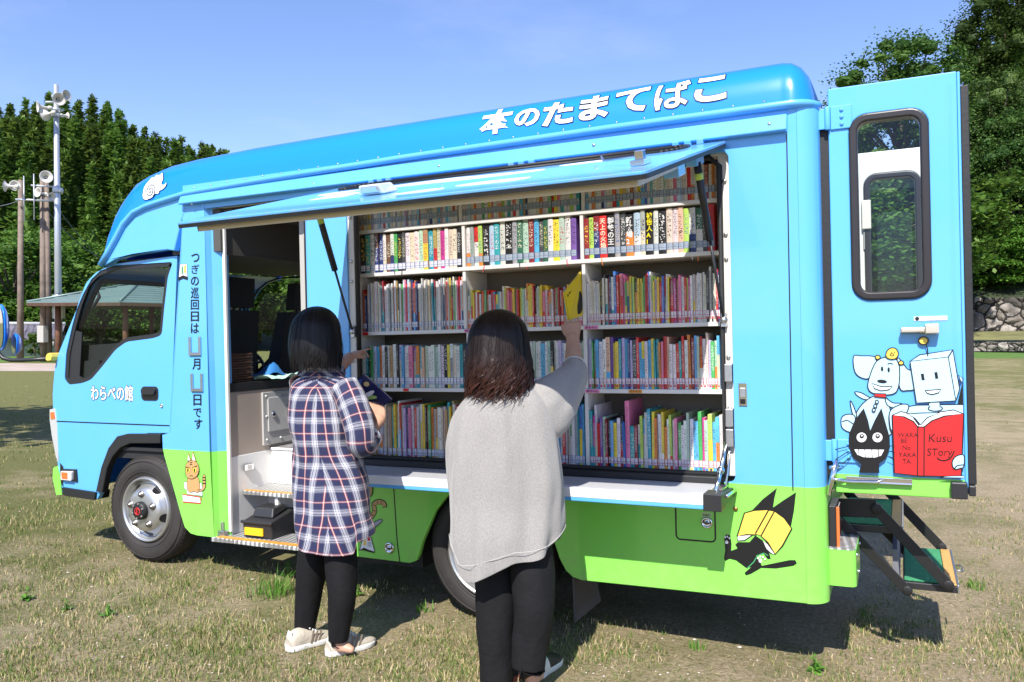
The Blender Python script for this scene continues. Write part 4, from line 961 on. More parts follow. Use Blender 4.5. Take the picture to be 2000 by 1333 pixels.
# ================================================================== the books
def book_mats():
    g = NG("book_cover"); g.set(Roughness=.38, Coat_Weight=.15, Coat_Roughness=.2)
    col = g.n("Attribute", attribute_name="col").outputs["Color"]; ink = g.n("Attribute", attribute_name="ink").outputs["Color"]
    par = g.sep(g.n("Attribute", attribute_name="par").outputs["Color"])
    uv = g.sep(g.n("UVMap", uv_map="cells").outputs[0]); un = g.sep(g.n("UVMap", uv_map="unit").outputs[0])
    v = g.n("CombineXYZ", i_0=g.math('MULTIPLY', uv[0], 4.6), i_1=g.math('MULTIPLY', uv[1], 4.6), i_2=g.math('MULTIPLY', par[0], 57.0)).outputs[0]
    nz = g.noise(1.15, 1.5, v)
    cell = g.math('FRACT', g.math('MULTIPLY', uv[1], 1.18))
    gap = g.math('LESS_THAN', g.math('ABSOLUTE', g.math('SUBTRACT', cell, .5)), .41)
    inu = g.math('LESS_THAN', g.math('ABSOLUTE', g.math('SUBTRACT', uv[0], .5)), .33)
    rng = g.math('MULTIPLY', g.math('GREATER_THAN', un[1], par[1]), g.math('LESS_THAN', un[1], par[2]))
    m = g.math('MULTIPLY', g.math('MULTIPLY', g.math('GREATER_THAN', nz, .555), gap), g.math('MULTIPLY', inu, rng))
    # some spines carry a patch of printed picture
    pic = g.noise(.55, 3, v); pm = g.math('MULTIPLY', g.math('GREATER_THAN', pic, .66), g.math('GREATER_THAN', par[0], .62))
    hue = g.n("HueSaturation", i_Hue=g.math('ADD', .3, g.math('MULTIPLY', par[0], .4)), i_Saturation=1.2, i_Value=.8, i_Color=col).outputs[0]
    g.base(g.mix(m, g.mix(g.math('MULTIPLY', pm, .8), col, hue), ink))
    def sticker(name, line, paper=(.70, .70, .76)):
        s = NG(name); s.set(Roughness=.25)
        u = s.sep(s.n("UVMap", uv_map="unit").outputs[0])
        ex = s.math('GREATER_THAN', s.math('ABSOLUTE', s.math('SUBTRACT', u[0], .5)), .42); ey = s.math('GREATER_THAN', s.math('ABSOLUTE', s.math('SUBTRACT', u[1], .5)), .455)
        mid = s.math('LESS_THAN', s.math('ABSOLUTE', s.math('SUBTRACT', u[1], .36)), .03)
        ln = s.math('MAXIMUM', s.math('MAXIMUM', ex, ey), mid)
        tx = s.math('MULTIPLY', s.math('GREATER_THAN', s.noise(260, 1), .58), s.math('LESS_THAN', s.math('ABSOLUTE', s.math('SUBTRACT', u[0], .5)), .28))
        s.base(s.mix(ln, s.mix(s.math('MULTIPLY', tx, .6), paper, (.12, .12, .18)), line)); return s.m
    return g.m, sticker("label_blue", (.13, .22, .42)), sticker("label_red", (.55, .09, .13)), sticker("label_frosted", (.10, .16, .28), (.36, .43, .52))
BOOKM, STK_B, STK_R, STK_F = book_mats()
PAGES = mat("book_pages", (.68, .63, .53), .85, bump=(300, .2))
PALETTE = {"white": (.72, .71, .68), "cream": (.66, .60, .46), "grey": (.34, .35, .36), "charcoal": (.06, .065, .07), "black": (.012, .012, .014), "red": (.58, .025, .025), "dark red": (.24, .02, .03),
    "orange": (.72, .22, .04), "yellow": (.78, .58, .05), "lime green": (.45, .62, .12), "green": (.06, .36, .10), "dark green": (.03, .13, .08), "pale green": (.45, .62, .48), "teal": (.03, .34, .38), "sky blue": (.10, .42, .70),
    "pale blue": (.45, .60, .75), "blue": (.04, .16, .52), "navy": (.02, .04, .16), "purple": (.20, .10, .36), "lilac": (.48, .40, .64), "pink": (.72, .20, .34), "peach": (.75, .45, .32), "tan": (.46, .28, .13), "brown": (.14, .06, .03), "gold": (.50, .36, .12), "magenta": (.50, .04, .26)}
W1 = "white white white white grey cream pale_blue white pale_green cream white".split()
POOL = {
 (4, 0): "white grey white cream white lilac white white pale_blue white red white white cream".split(),
 (4, 1): "white white pale_blue cream orange white white green white yellow pink white white white lime_green white teal white red white sky_blue gold white".split(),
 (4, 2): "white white pale_green white white pink pale_blue white cream red white white gold white dark_red white orange white blue white teal white".split(),
 (3, 0): "black teal white brown navy white brown white green black charcoal white cream white pale_green tan teal gold cream magenta white cream cream".split(),
 (3, 1): "white grey red lime_green black pale_blue teal white black grey dark_green pale_green dark_red sky_blue charcoal dark_green white yellow pale_green white purple teal black pale_green black green red sky_blue dark_red dark_red".split(),
 (3, 2): "dark_red lime_green dark_red red black grey charcoal black pale_blue grey black white black cream white peach lime_green white dark_green charcoal red white black cream white lilac navy purple navy red".split(),
 (2, 0): "red orange navy white white blue white white grey white white cream white teal dark_red white white white grey white white white red white yellow black white green white pink red pale_blue peach navy".split(),
 (2, 1): "white pale_green yellow yellow pink white red orange white red green red white red sky_blue red yellow teal white white lime_green orange pink pink orange yellow teal red yellow lime_green pale_green white orange yellow yellow red black".split(),
 (2, 2): "white white cream white white white cream black white black white red navy white blue red orange pink pink green gold yellow sky_blue lime_green black yellow yellow lime_green green red red blue white lime_green yellow lilac yellow red blue red white yellow dark_red dark_red magenta tan pink white red lime_green magenta".split(),
 (1, 0): "white teal black green pale_blue sky_blue orange white black white tan white black lilac sky_blue white white pink purple orange teal peach pale_green white white pale_green white white black yellow white cream".split(),
 (1, 1): "white white sky_blue white pale_green black white white lilac pale_blue white pale_green".split(),
 (1, 2): "lilac green pale_green sky_blue white white peach purple yellow yellow teal lilac sky_blue navy lilac charcoal red sky_blue yellow white sky_blue yellow teal teal orange pink red peach white white red teal red white orange dark_red sky_blue pale_green red white cream".split(),
 (0, 0): "yellow black dark_red green orange grey tan white white cream white tan teal yellow gold white red white white lilac navy pink white red white white grey white".split(),
 (0, 1): "white green white grey teal blue sky_blue white red dark_red".split(),
 (0, 2): "teal magenta white red purple pale_green dark_red black sky_blue yellow white black blue pink teal dark_red white lime_green sky_blue white teal yellow orange grey white yellow orange white lime_green white pink green white white pale_green white sky_blue green magenta pale_green lime_green sky_blue sky_blue white white sky_blue cream blue black white pink white yellow pale_green white white sky_blue white pale_blue".split()}
DIM = {4: ((.013, .018), (.148, .168)), 3: ((.021, .033), (.200, .226)), 2: ((.0065, .0115), (.245, .280)), 1: ((.010, .018), (.215, .250)), 0: ((.0085, .015), (.27, .33))}
DIMB = {(2, 1): ((.007, .013), (.170, .225)), (2, 2): ((.007, .012), (.195, .262)), (1, 2): ((.009, .0155), (.205, .268)), (0, 2): ((.010, .017), (.185, .33)), (1, 0): ((.012, .021), (.205, .248)), (0, 0): ((.009, .016), (.255, .315))}
ROWN = {4: "top", 3: "second", 2: "third", 1: "fourth", 0: "bottom"}; BAYN = ("left", "middle", "right")
ORD1 = "zeroth first second third fourth fifth sixth seventh eighth ninth tenth eleventh twelfth thirteenth fourteenth fifteenth sixteenth seventeenth eighteenth nineteenth".split()
TENS = {2: "twent", 3: "thirt", 4: "fort", 5: "fift", 6: "sixt", 7: "sevent"}
def ordinal(n):
    if n < 20: return ORD1[n]
    return TENS[n//10]+("ieth" if n % 10 == 0 else "y-"+ORD1[n % 10])
TITLES = {(3, 2, 7): ("新教場2", (.8, .8, .8)), (3, 2, 10): ("被告人AI", (.80, .70, .02)), (3, 2, 3): ("天上の火焔", (.80, .72, .55)), (3, 1, 22): ("猿", (.8, .8, .8)), (3, 2, 22): ("ここにいるよ", (.75, .75, .7)), (3, 2, 4): ("製鉄の王", (.75, .75, .75))}
def book_geo(b, A, w_, h, d, c, ink, par, bulge, band, o=(0, 0, 0), tilt=0.0):
    """append one book to MB b; A collects (col, ink, par, cells, unit) per face corner"""
    ox, oy, oz = o; ct, st_ = math.cos(tilt), math.sin(tilt)
    def T(p): x, y, z = p; return (ox+x*ct+z*st_, oy+y, oz+z*ct-x*st_)
    us = (0, .25, .5, .75, 1) if bulge else (0, 1)
    zs = [0]+([band[0]] if band else [])+[1]
    cover = par[:]; none = (par[0], 2, -1)
    def face(ps, m, col, pr, uvs=None):
        b.add([T(p) for p in ps], [tuple(range(len(ps)))], m, m == 0 and bulge and uvs is not None)
        for k in range(len(ps)):
            u = uvs[k] if uvs else (0, 0); A.append((col, ink, pr, (u[0], u[1]*h/w_), u))
    px = lambda u: -w_/2+w_*u; py = lambda u: -(bulge*(1-(2*u-1)**2)) if bulge else 0
    for z0, z1 in zip(zs, zs[1:]):
        cc = band[1] if band and z0 == 0 else c
        for u0, u1 in zip(us, us[1:]):
            face([(px(u0), py(u0), z0*h), (px(u1), py(u1), z0*h), (px(u1), py(u1), z1*h), (px(u0), py(u0), z1*h)], 0, cc, cover, [(u0, z0), (u1, z0), (u1, z1), (u0, z1)])
    face([(-w_/2, d, 0), (-w_/2, 0, 0), (-w_/2, 0, h), (-w_/2, d, h)], 0, c, none); face([(w_/2, 0, 0), (w_/2, d, 0), (w_/2, d, h), (w_/2, 0, h)], 0, c, none)
    t = min(.0018, w_*.2)
    face([(-w_/2+t, t, h-.003), (w_/2-t, t, h-.003), (w_/2-t, d, h-.003), (-w_/2+t, d, h-.003)], 1, c, none)
    for xa, xb in ((-w_/2, -w_/2+t), (w_/2-t, w_/2)): face([(xa, 0, h), (xb, 0, h), (xb, d, h), (xa, d, h)], 0, c, none)
    face([(px(u), py(u), h) for u in us]+[(w_/2-t, t, h), (-w_/2+t, t, h)], 0, c, none)
    face([(-w_/2+t, t, h-.003), (-w_/2+t, d, h-.003), (-w_/2+t, d, h), (-w_/2+t, t, h)], 0, c, none); face([(w_/2-t, d, h-.003), (w_/2-t, t, h-.003), (w_/2-t, t, h), (w_/2-t, d, h)], 0, c, none)
    face([(-w_/2, d, 0), (-w_/2, d, h), (w_/2, d, h), (w_/2, d, 0)], 1, c, none); face([(-w_/2, 0, 0), (-w_/2, d, 0), (w_/2, d, 0), (w_/2, 0, 0)], 0, c, none)
def stick_geo(b, A, w_, z0, z1, bulge, dot, o=(0, 0, 0), tilt=0.0):
    ox, oy, oz = o; ct, st_ = math.cos(tilt), math.sin(tilt)
    T = lambda p: (ox+p[0]*ct+p[2]*st_, oy+p[1], oz+p[2]*ct-p[0]*st_)
    us = (0, .25, .5, .75, 1) if bulge else (0, 1)
    for u0, u1 in zip(us, us[1:]):
        f = lambda u, z: T((-w_/2+w_*u, -(bulge*(1-(2*u-1)**2) if bulge else 0)-.0007, z))
        b.add([f(u0, z0), f(u1, z0), f(u1, z1), f(u0, z1)], [(0, 1, 2, 3)], 0)
        for u in ((u0, 0), (u1, 0), (u1, 1), (u0, 1)): A.append(((1, 1, 1), (0, 0, 0), (0, 0, 0), u, u))
    if dot:
        r = min(w_*.36, .0055); k = 10; zc = z0-r-.003
        b.add([T((r*math.cos(2*math.pi*i/k), -bulge-.0012, zc+r*math.sin(2*math.pi*i/k))) for i in range(k)], [tuple(range(k))], dot)
        for i in range(k): A.append(((1, 1, 1), (0, 0, 0), (0, 0, 0), (.5, .5), (.5, .5)))
def attrs(o, A):
    me = o.data
    for i, nm in enumerate(("col", "ink", "par")):
        a = me.color_attributes.new(nm, 'FLOAT_COLOR', 'CORNER'); a.data.foreach_set("color", [q for t in A for q in (*t[i], 1.0)])
    for i, nm in ((3, "cells"), (4, "unit")):
        u = me.uv_layers.new(name=nm); u.data.foreach_set("uv", [q for t in A for q in t[i]])
def hidden(px, py):
    if 884 < px < 1118 and 765 < py < 1330: return True
    if 912 < px < 1034 and 625 < py < 790: return True
    if 575 < px < 672 and 600 < py: return True
    if 670 < px < 730 and 735 < py: return True
    if 695 < px < 745 and 740 < py < 830: return True
    flap_y = 445-(px-340)*.1225+28 if px < 1262 else 330-(px-1262)*.3
    return py < flap_y-2
rb = random.Random(21); allb = []
BOUND = {i: (1.658,)+tuple(DIV[i])+(3.682,) for i in DIV}
for (row, bay), pool in POOL.items():
    xa = BOUND[row][bay]+.012; xb = BOUND[row][bay+1]-.011; (w0, w1), (h0, h1) = DIMB.get((row, bay), DIM[row])
    x = xa; k = 0; lst = []
    n_slots = len(pool)
    hh = (h0+h1)/2
    while True:
        name = pool[k % len(pool)].replace("_", " "); w_ = rb.uniform(w0, w1)
        if row == 3 and name in ("black", "gold", "yellow", "purple", "red", "dark green") and rb.random() < .6: w_ *= 1.3
        if row in (0, 1) and rb.random() < .08: w_ *= 1.5
        if (row, bay, k) in TITLES: w_ = .038 if row == 3 else w_
        if x+w_ > xb: break
        hh = hh*.55+rb.uniform(h0, h1)*.45 if rb.random() < .75 else rb.uniform(h0, h1)
        if (row, bay) == (2, 0): hh = rb.uniform(.245, .282) if k > 3 else rb.uniform(.20, .25)
        lst.append(dict(row=row, bay=bay, k=k, x=x+w_/2, w=w_, h=hh, name=name)); x += w_+rb.uniform(.0002, .0009 if row != 1 else .002); k += 1
    allb += lst
for q in allb:
    base = PALETTE[q["name"]]; j = [rb.uniform(.86, 1.12) for _ in range(3)]; g_ = rb.uniform(.88, 1.1)
    q["c"] = tuple(min(.80, base[i]*g_*(1+(j[i]-1)*.6)) for i in range(3))
    lum = .3*base[0]+.6*base[1]+.1*base[2]
    q["ink"] = rb.choice([(.02, .02, .03)]*5+[(.45, .03, .04), (.03, .10, .35), (.03, .25, .12)]) if lum > .28 else rb.choice([(.75, .75, .74)]*4+[(.78, .62, .08), (.70, .70, .5)])
    if lum < .45 and lum > .12 and rb.random() < .4: q["ink"] = (.02, .02, .02)
    a = rb.uniform(.25, .42); q["par"] = (rb.random(), a, rb.uniform(.80, .97))
    q["band"] = (rb.uniform(.25, .72), PALETTE[rb.choice("white white cream red sky_blue teal yellow grey navy orange".split()).replace("_", " ")] if rb.random() < .8 else q["c"]) if rb.random() < .24 else None
    q["bulge"] = .004 if q["row"] == 3 else (.0015 if q["w"] > .014 else 0)
    q["d"] = min(.235, q["h"]*rb.uniform(.70, .85)); q["y"] = rb.uniform(.108, .118) if q["row"] in (3, 4) else rb.uniform(.112, .128)
    q["tilt"] = rb.gauss(0, .007)
    p = proj(L2W((q["x"], q["y"], SHZ[q["row"]]+q["h"]*.5))); t = proj(L2W((q["x"], q["y"], SHZ[q["row"]]+q["h"]))); s = proj(L2W((q["x"], q["y"], SHZ[q["row"]]+.02)))
    vis = sum(0 if hidden(*z[:2]) else 1 for z in (p, t, s)); q["vis"] = vis
    q["area"] = q["w"]*q["h"]*vis
order = sorted(range(len(allb)), key=lambda i: -allb[i]["area"])
solo = set(i for i in order[:292] if allb[i]["vis"] > 0)
for t in list(TITLES):
    for i, q in enumerate(allb):
        if (q["row"], q["bay"], q["k"]) == t: solo.add(i)
DOTS = [1, 2, 3, 4]; DOTM = [mat("dot_red", (.62, .04, .06), .4), mat("dot_blue", (.05, .18, .55), .4), mat("dot_navy", (.03, .02, .16), .4), mat("dot_yellow", (.75, .62, .05), .4)]
def sticker_of(q):
    r, ba = q["row"], q["bay"]
    if r == 4: return (.030, .062, 0, 0)
    if r == 3: return (.020, .052, 0, 0) if q["bay"] else (.012, .046, 0, 0)
    red = (r, ba) in ((2, 1), (2, 2), (1, 2)) or ((r, ba) == (0, 2) and True)
    if r == 2: return (.024, .055, 1, 1) if red else (.018, .048, 0, 0)
    if r == 1: return (.022, .052, 1, 1) if red else (.018, .056, 0, 0)
    return (.020, .052, 1, rb.choice([0, 0, 2, 3, 4]) if q["k"] > 24 else 0) if red else (.014, .052, 0, 0)
mbs, mba, sts = MB(), [], {0: (MB(), []), 1: (MB(), []), 2: (MB(), [])}
for i, q in enumerate(allb):
    z0, z1, red, dot = sticker_of(q); red = 2 if q["row"] == 4 or (q["row"] == 3 and q["bay"]) else red; q["z"] = SHZ[q["row"]]+.0006
    if i in solo:
        b = MB(); A = []; book_geo(b, A, q["w"], q["h"], q["d"], q["c"], q["ink"], q["par"], q["bulge"], q["band"])
        key = (q["row"], q["bay"], q["k"])
        if key in TITLES: A = [(q["c"] if False else a[0], a[1], (a[2][0], 2, -1), a[3], a[4]) for a in A]
        o = b.build("book", [BOOKM, PAGES]); attrs(o, A)
        o.location = L2W((q["x"], q["y"], q["z"])); o.rotation_euler = (0, -RAKE+q["tilt"], 0)
        thick = "thick" if q["w"] > .024 else "slim" if q["w"] < .011 else "narrow" if q["w"] < .016 else "medium"
        two = " two-tone" if q["band"] else ""
        tag(o, f'{thick} {q["name"].replace(" ", "-")}{two} book, {ordinal(q["k"]+1)} from the left in the {BAYN[q["bay"]]} bay of the {ROWN[q["row"]]} shelf', "book", "library books on the shelves")
        s = MB(); SA = []; stick_geo(s, SA, q["w"]*.97, z0, z1, q["bulge"], dot); so_ = s.build("spine_label", [(STK_B, STK_R, STK_F)[red]]+DOTM, o); attrs(so_, SA)
        if key in TITLES:
            tx, tc = TITLES[key]; b = MB(); sz = min(q["w"]*.88, q["h"]*.70/len(tx))
            for n_, ch in enumerate(tx):
                zz = q["h"]*.95-(n_+1)*sz*1.02
                put_text(b, ch, lambda u, v: (-sz*.5+u*sz, -q["bulge"]-.0006, zz+sz*.12+v*sz), 0, .025)
            b.build("title", mat("title_ink_%d" % (len(MATS)), tc, .4), o)
        if q["row"] == 3 and rb.random() < .26:      # ribbon marker hanging over the shelf edge
            b = MB(); rx = rb.uniform(-.008, .008); ln = rb.uniform(.02, .05); sw = rb.uniform(-.012, .012)
            b.loft([[(rx-.0022+sw*t*t, -.0145-.004*math.sin(t*3), .004-ln*t), (rx+.0022+sw*t*t, -.0145-.004*math.sin(t*3), .004-ln*t)] for t in (0, .3, .6, 1)], False)
            b.loft([[(rx-.0022, .01, .002), (rx+.0022, .01, .002)], [(rx-.0022, -.0145, .004), (rx+.0022, -.0145, .004)]], False)
            b.build("ribbon_marker", mat(*rb.choice([("ribbon_red", (.55, .02, .05), .5), ("ribbon_red", (.55, .02, .05), .5), ("ribbon_grey", (.5, .5, .5), .5), ("ribbon_black", (.02, .02, .02), .5), ("ribbon_orange", (.7, .2, .04), .5)])), o)
    else:
        book_geo(mbs, mba, q["w"], q["h"], q["d"], q["c"], q["ink"], q["par"], q["bulge"], q["band"], (q["x"], q["y"], q["z"]), q["tilt"])
        stick_geo(*sts[red], q["w"]*.97, z0, z1, q["bulge"], dot, (q["x"], q["y"], q["z"]), q["tilt"])
root = mbs.build("small_books", [BOOKM, PAGES]); attrs(root, mba); root.location = PV; root.rotation_euler = (0, -RAKE, 0)
tag(root, "the remaining small pale books packed between the others on the shelves", "books", kind="stuff")
for r_, (m_, a_) in sts.items():
    if m_.f:
        o = m_.build("spine_label", [(STK_B, STK_R, STK_F)[r_]]+DOTM, root); attrs(o, a_); tag(o, kind="stuff")
# slotted white book supports standing among the rows
for row, x in ((2, 2.10), (2, 2.235), (0, 3.30)):
    b = MB(); b.box((x-.0012, .104, SHZ[row]+.001), (x+.0012, .25, SHZ[row]+.275)); b.build("divider", MATS["shelf_white"], case)
# ================================================================== ground and grass
def ground_mat():
    g = NG("dry_field"); g.set(Roughness=.95, Specular_IOR_Level=.15)
    big = g.noise(.38, 5, rough=.62); mid = g.noise(2.3, 6, rough=.68); fine = g.noise(44, 7, rough=.80); grit = g.noise(240, 4, rough=.8)
    dirt = g.ramp(fine, [(.24, (.145, .102, .055)), (.42, (.31, .24, .145)), (.58, (.49, .395, .26)), (.76, (.69, .60, .45))])
    olive = g.ramp(fine, [(.28, (.052, .066, .016)), (.50, (.135, .145, .042)), (.74, (.30, .275, .115))])
    o = g.sep(g.co())
    left = g.n("MapRange", i_0=o[0], i_1=-7.0, i_2=.5, i_3=.10, i_4=-.05).outputs[0]
    dist = g.math('SQRT', g.math('ADD', g.math('MULTIPLY', o[0], o[0]), g.math('MULTIPLY', o[1], o[1])))
    far = g.n("MapRange", i_0=dist, i_1=5.0, i_2=30.0, i_3=0.0, i_4=.15).outputs[0]
    mask = g.math('ADD', g.math('ADD', g.math('MULTIPLY', big, .55), g.math('MULTIPLY', mid, .50)), g.math('ADD', left, far))
    f = g.ramp(mask, [(.44, (0, 0, 0)), (.65, (.92, .92, .92))])
    c = g.mix(f, dirt, olive)
    c = g.mix(g.math('MULTIPLY', g.math('GREATER_THAN', grit, .66), .45), c, (.60, .52, .44))
    c = g.mix(g.math('MULTIPLY', g.math('LESS_THAN', grit, .36), .40), c, (.05, .038, .022))
    g.base(c); g.bump(g.math('ADD', g.math('MULTIPLY', fine, .6), g.math('MULTIPLY', grit, .4)), .9, .03); return g.m
b = MB(); b.add([(-700, -300, 0), (700, -300, 0), (700, 900, 0), (-700, 900, 0)], [(0, 1, 2, 3)])
tag(b.build("ground", ground_mat()), kind="structure")
def blade_mat(name, stops):
    g = NG(name); g.set(Roughness=.6, Specular_IOR_Level=.25)
    gi = g.n("NewGeometry"); g.base(g.ramp(gi.outputs["Random Per Island"], stops)); return g.m
GB = blade_mat("grass_blades", [(.0, (.055, .115, .018)), (.28, (.10, .17, .03)), (.48, (.18, .21, .055)), (.62, (.30, .26, .11)), (.82, (.42, .33, .17)), (1.0, (.52, .42, .26))])
GBG = blade_mat("fresh_blades", [(0, (.04, .13, .012)), (.6, (.09, .22, .025)), (1, (.17, .27, .05))])
rg = random.Random(5)
def blades(b, x, y, n, spread, h0, h1, w0=.0016, w1=.0034, lean=.5):
    for _ in range(n):
        a = rg.uniform(0, 2*math.pi); r = spread*math.sqrt(rg.random()); px, py = x+r*math.cos(a), y+r*math.sin(a)
        h = rg.uniform(h0, h1); t = rg.uniform(0, 2*math.pi); l = rg.uniform(.05, lean)*h; wd = rg.uniform(w0, w1)
        dx, dy = math.cos(t), math.sin(t); q = rg.uniform(0, 6.28); sx, sy = math.cos(q)*wd, math.sin(q)*wd
        b.add([(px-sx, py-sy, -.002), (px+sx, py+sy, -.002), (px+dx*l*.4+sx*.7, py+dy*l*.4+sy*.7, h*.6), (px+dx*l*.4-sx*.7, py+dy*l*.4-sy*.7, h*.6), (px+dx*l, py+dy*l, h)], [(0, 1, 2, 3), (3, 2, 4)])
b = MB(); cnt_ = 0
tries = 0
while cnt_ < 6500 and tries < 60000:
    tries += 1
    px = rg.uniform(-60, 2060); t = rg.random()
    py = 690+650*(t**.62); p = G(px, py)
    dist = math.hypot(p.x, p.y+3.74)
    if dist > 26: continue
    m = noise.noise(Vector((p.x*.55, p.y*.55, 3)))*.6+noise.noise(Vector((p.x*1.9, p.y*1.9, 8)))*.5
    m += max(-.16, min(.22, -.10-.09*(p.x+1.0)))
    if -4.6 < p.x < -.25 and .35 < p.y < 1.6: m -= .5
    if rg.random() > .30+m*1.15: continue
    s_ = 1 if dist < 8 else 1.6
    blades(b, p.x, p.y, rg.randint(4, 11), .05*s_, .010, .036*(1+.4*(m > .25)), .0012*s_, .0028*s_, .9); cnt_ += 1
# straw lying flat
for _ in range(9000):
    px = rg.uniform(-20, 2020); py = rg.uniform(900, 1345); p = G(px, py); a = rg.uniform(0, 6.28); l = rg.uniform(.012, .045); wd = .0011
    dx, dy = math.cos(a)*l, math.sin(a)*l; nx, ny = -math.sin(a)*wd, math.cos(a)*wd; z0, z1 = rg.uniform(.001, .006), rg.uniform(.001, .012)
    b.add([(p.x-nx, p.y-ny, z0), (p.x+nx, p.y+ny, z0), (p.x+dx+nx, p.y+dy+ny, z1), (p.x+dx-nx, p.y+dy-ny, z1)], [(0, 1, 2, 3)])
tag(b.build("grass", GB), "thin dry grass and straw scattered over the sandy field", "grass", kind="stuff")
# bits of grit and pebbles
b = MB()
for _ in range(2600):
    px = rg.uniform(-20, 2020); py = rg.uniform(930, 1345); p = G(px, py); r = rg.uniform(.002, .007)*(1 if rg.random() < .97 else 2)
    k = 5; top = [(p.x+r*math.cos(6.283*i/k+r*999)*rg.uniform(.7, 1.1), p.y+r*math.sin(6.283*i/k+r*999)*rg.uniform(.7, 1.1), r*.35) for i in range(k)]
    b.add(top+[(p.x, p.y, r*.8)], [(i, (i+1) % k, k) for i in range(k)])
tag(b.build("gravel", blade_mat("grit", [(0, (.22, .16, .12)), (.6, (.45, .37, .31)), (1, (.66, .60, .54))])), "small stones and grit lying on the bare sandy soil", "gravel", kind="stuff")
# weeds that stand out
def weed(px, py, r, kind, label):
    p = G(px, py); b = MB(); rr = random.Random(int(px*7+py))
    if kind == "leafy":
        for k in range(int(9+rr.random()*5)):
            a = 6.283*k/11+rr.uniform(-.3, .3); ln = r*rr.uniform(.7, 1.15); up = rr.uniform(.35, 1.1); wd = ln*.22; d = Vector((math.cos(a), math.sin(a), 0)); s_ = Vector((-d.y, d.x, 0))
            rings = []
            for t, q in ((0, .15), (.3, .8), (.6, 1.0), (.85, .6), (1, .05)):
                c = d*ln*t*.8+Vector((0, 0, ln*(up*t-.55*t*t)+.004)); rings.append([c-s_*wd*q, c+Vector((0, 0, -wd*.18*q)), c+s_*wd*q])
            b.loft(rings, False, 0)
        for k in range(4):
            a = rr.uniform(0, 6.283); q = Vector((math.cos(a)*r*.2, math.sin(a)*r*.2, r*rr.uniform(.9, 1.4))); b.tube([(0, 0, 0), q*.6, q], .0015, 5)
            for j in range(3):
                a2 = rr.uniform(0, 6.283); d = Vector((math.cos(a2), math.sin(a2), .5))*r*.35; s_ = Vector((-d.y, d.x, 0))*.28; c = q*(.5+.2*j); b.add([c, c+d*.5+s_, c+d, c+d*.5-s_], [(0, 1, 2, 3)])
    else:
        blades(b, 0, 0, int(60*r/.1), r*.8, r*.4, r*1.1, .0016, .0032, .7)
    o = b.build("weed", GBG); o.location = p; tag(o, label, "weed", "green weeds on the field")
weed(562, 1128, .075, "leafy", "tall leafy weed under the bus behind the first reader's legs")
weed(520, 1165, .14, "grass", "broad bright tuft of grass left of the plaid reader's legs"); weed(550, 1158, .10, "grass", "small dense tuft of grass touching the plaid reader's left leg")
weed(52, 1172, .055, "leafy", "leafy weed on bare soil at the left edge of the photo"); weed(130, 1192, .045, "leafy", "small weed between the left-edge weed and the front wheel"); weed(212, 1205, .055, "leafy", "low weed on the soil below the front wheel")
weed(700, 1165, .05, "leafy", "narrow weed right of the plaid reader's trousers"); weed(1592, 1312, .055, "leafy", "weed in the bare sand below the tail of the bus"); weed(1905, 1150, .07, "grass", "tuft of grass beside the lowest rear step")
weed(1690, 1205, .05, "grass", "dry tuft in the bright gap between the two bus shadows"); weed(830, 1195, .06, "grass", "thin grass tuft in front of the rear wheel"); weed(1360, 1268, .05, "grass", "grass tuft on the edge of the bus shadow near the grey jumper")
# gravel track and green verges far off
b = MB(); L_ = [G(-400, 724), G(-400, 708), G(250, 711), G(250, 726)]; L_ = [(q.x, q.y, .004) for q in L_]; b.add(L_, [(0, 3, 2, 1)])
tag(b.build("gravel_track", mat("track_gravel", (.42, .34, .28), .95, var=(1.2, .2))), kind="structure")
VERGE = mat("verge_green", (.085, .17, .022), .9, var=(1.5, .35), bump=(8, .6))
b = MB()
def strip(b, pts, z): b.add([(q.x, q.y, z) for q in pts], [tuple(range(len(pts)))])
strip(b, [G(-400, 706), G(260, 709), G(260, 694), G(-400, 690)], .006); strip(b, [G(1500, 702), G(2400, 699), G(2400, 686), G(1500, 684)], .006)
tag(b.build("grass_verge", VERGE), kind="structure")
# ================================================================== trees
def leaf_mat(name, dark, mid, light):
    g = NG(name); g.set(Roughness=.55, Specular_IOR_Level=.25)
    gi = g.n("NewGeometry"); oi = g.n("ObjectInfo")
    c = g.ramp(gi.outputs["Random Per Island"], [(0, dark), (.5, mid), (1, light)])
    hs = g.n("HueSaturation", i_Hue=g.math('ADD', .485, g.math('MULTIPLY', oi.outputs["Random"], .03)), i_Saturation=1.0, i_Value=g.math('ADD', .72, g.math('MULTIPLY', oi.outputs["Random"], .6)), i_Color=c).outputs[0]
    g.base(hs); g.set(Transmission_Weight=0.0)
    tr = g.n("BsdfTranslucent"); g.nt.links.new(hs, tr.inputs[0]); mx = g.n("MixShader"); mx.inputs[0].default_value = .38
    g.nt.links.new(g.b.outputs[0], mx.inputs[1]); g.nt.links.new(tr.outputs[0], mx.inputs[2]); g.nt.links.new(mx.outputs[0], g.nt.nodes["Material Output"].inputs[0]); return g.m
CED = leaf_mat("cedar_needles", (.048, .100, .016), (.098, .180, .028), (.185, .270, .050))
BRD = leaf_mat("broad_leaves", (.035, .085, .012), (.080, .165, .022), (.15, .25, .042))
BRI = leaf_mat("bright_leaves", (.045, .105, .012), (.095, .19, .022), (.16, .26, .045))
DKL = leaf_mat("dark_leaves", (.028, .062, .014), (.062, .118, .024), (.12, .19, .045))
PIN = leaf_mat("pine_needles", (.022, .042, .014), (.055, .085, .028), (.10, .125, .05))
BARK = mat("bark", (.10, .075, .055), .9, var=(8, .3), bump=(18, .6))
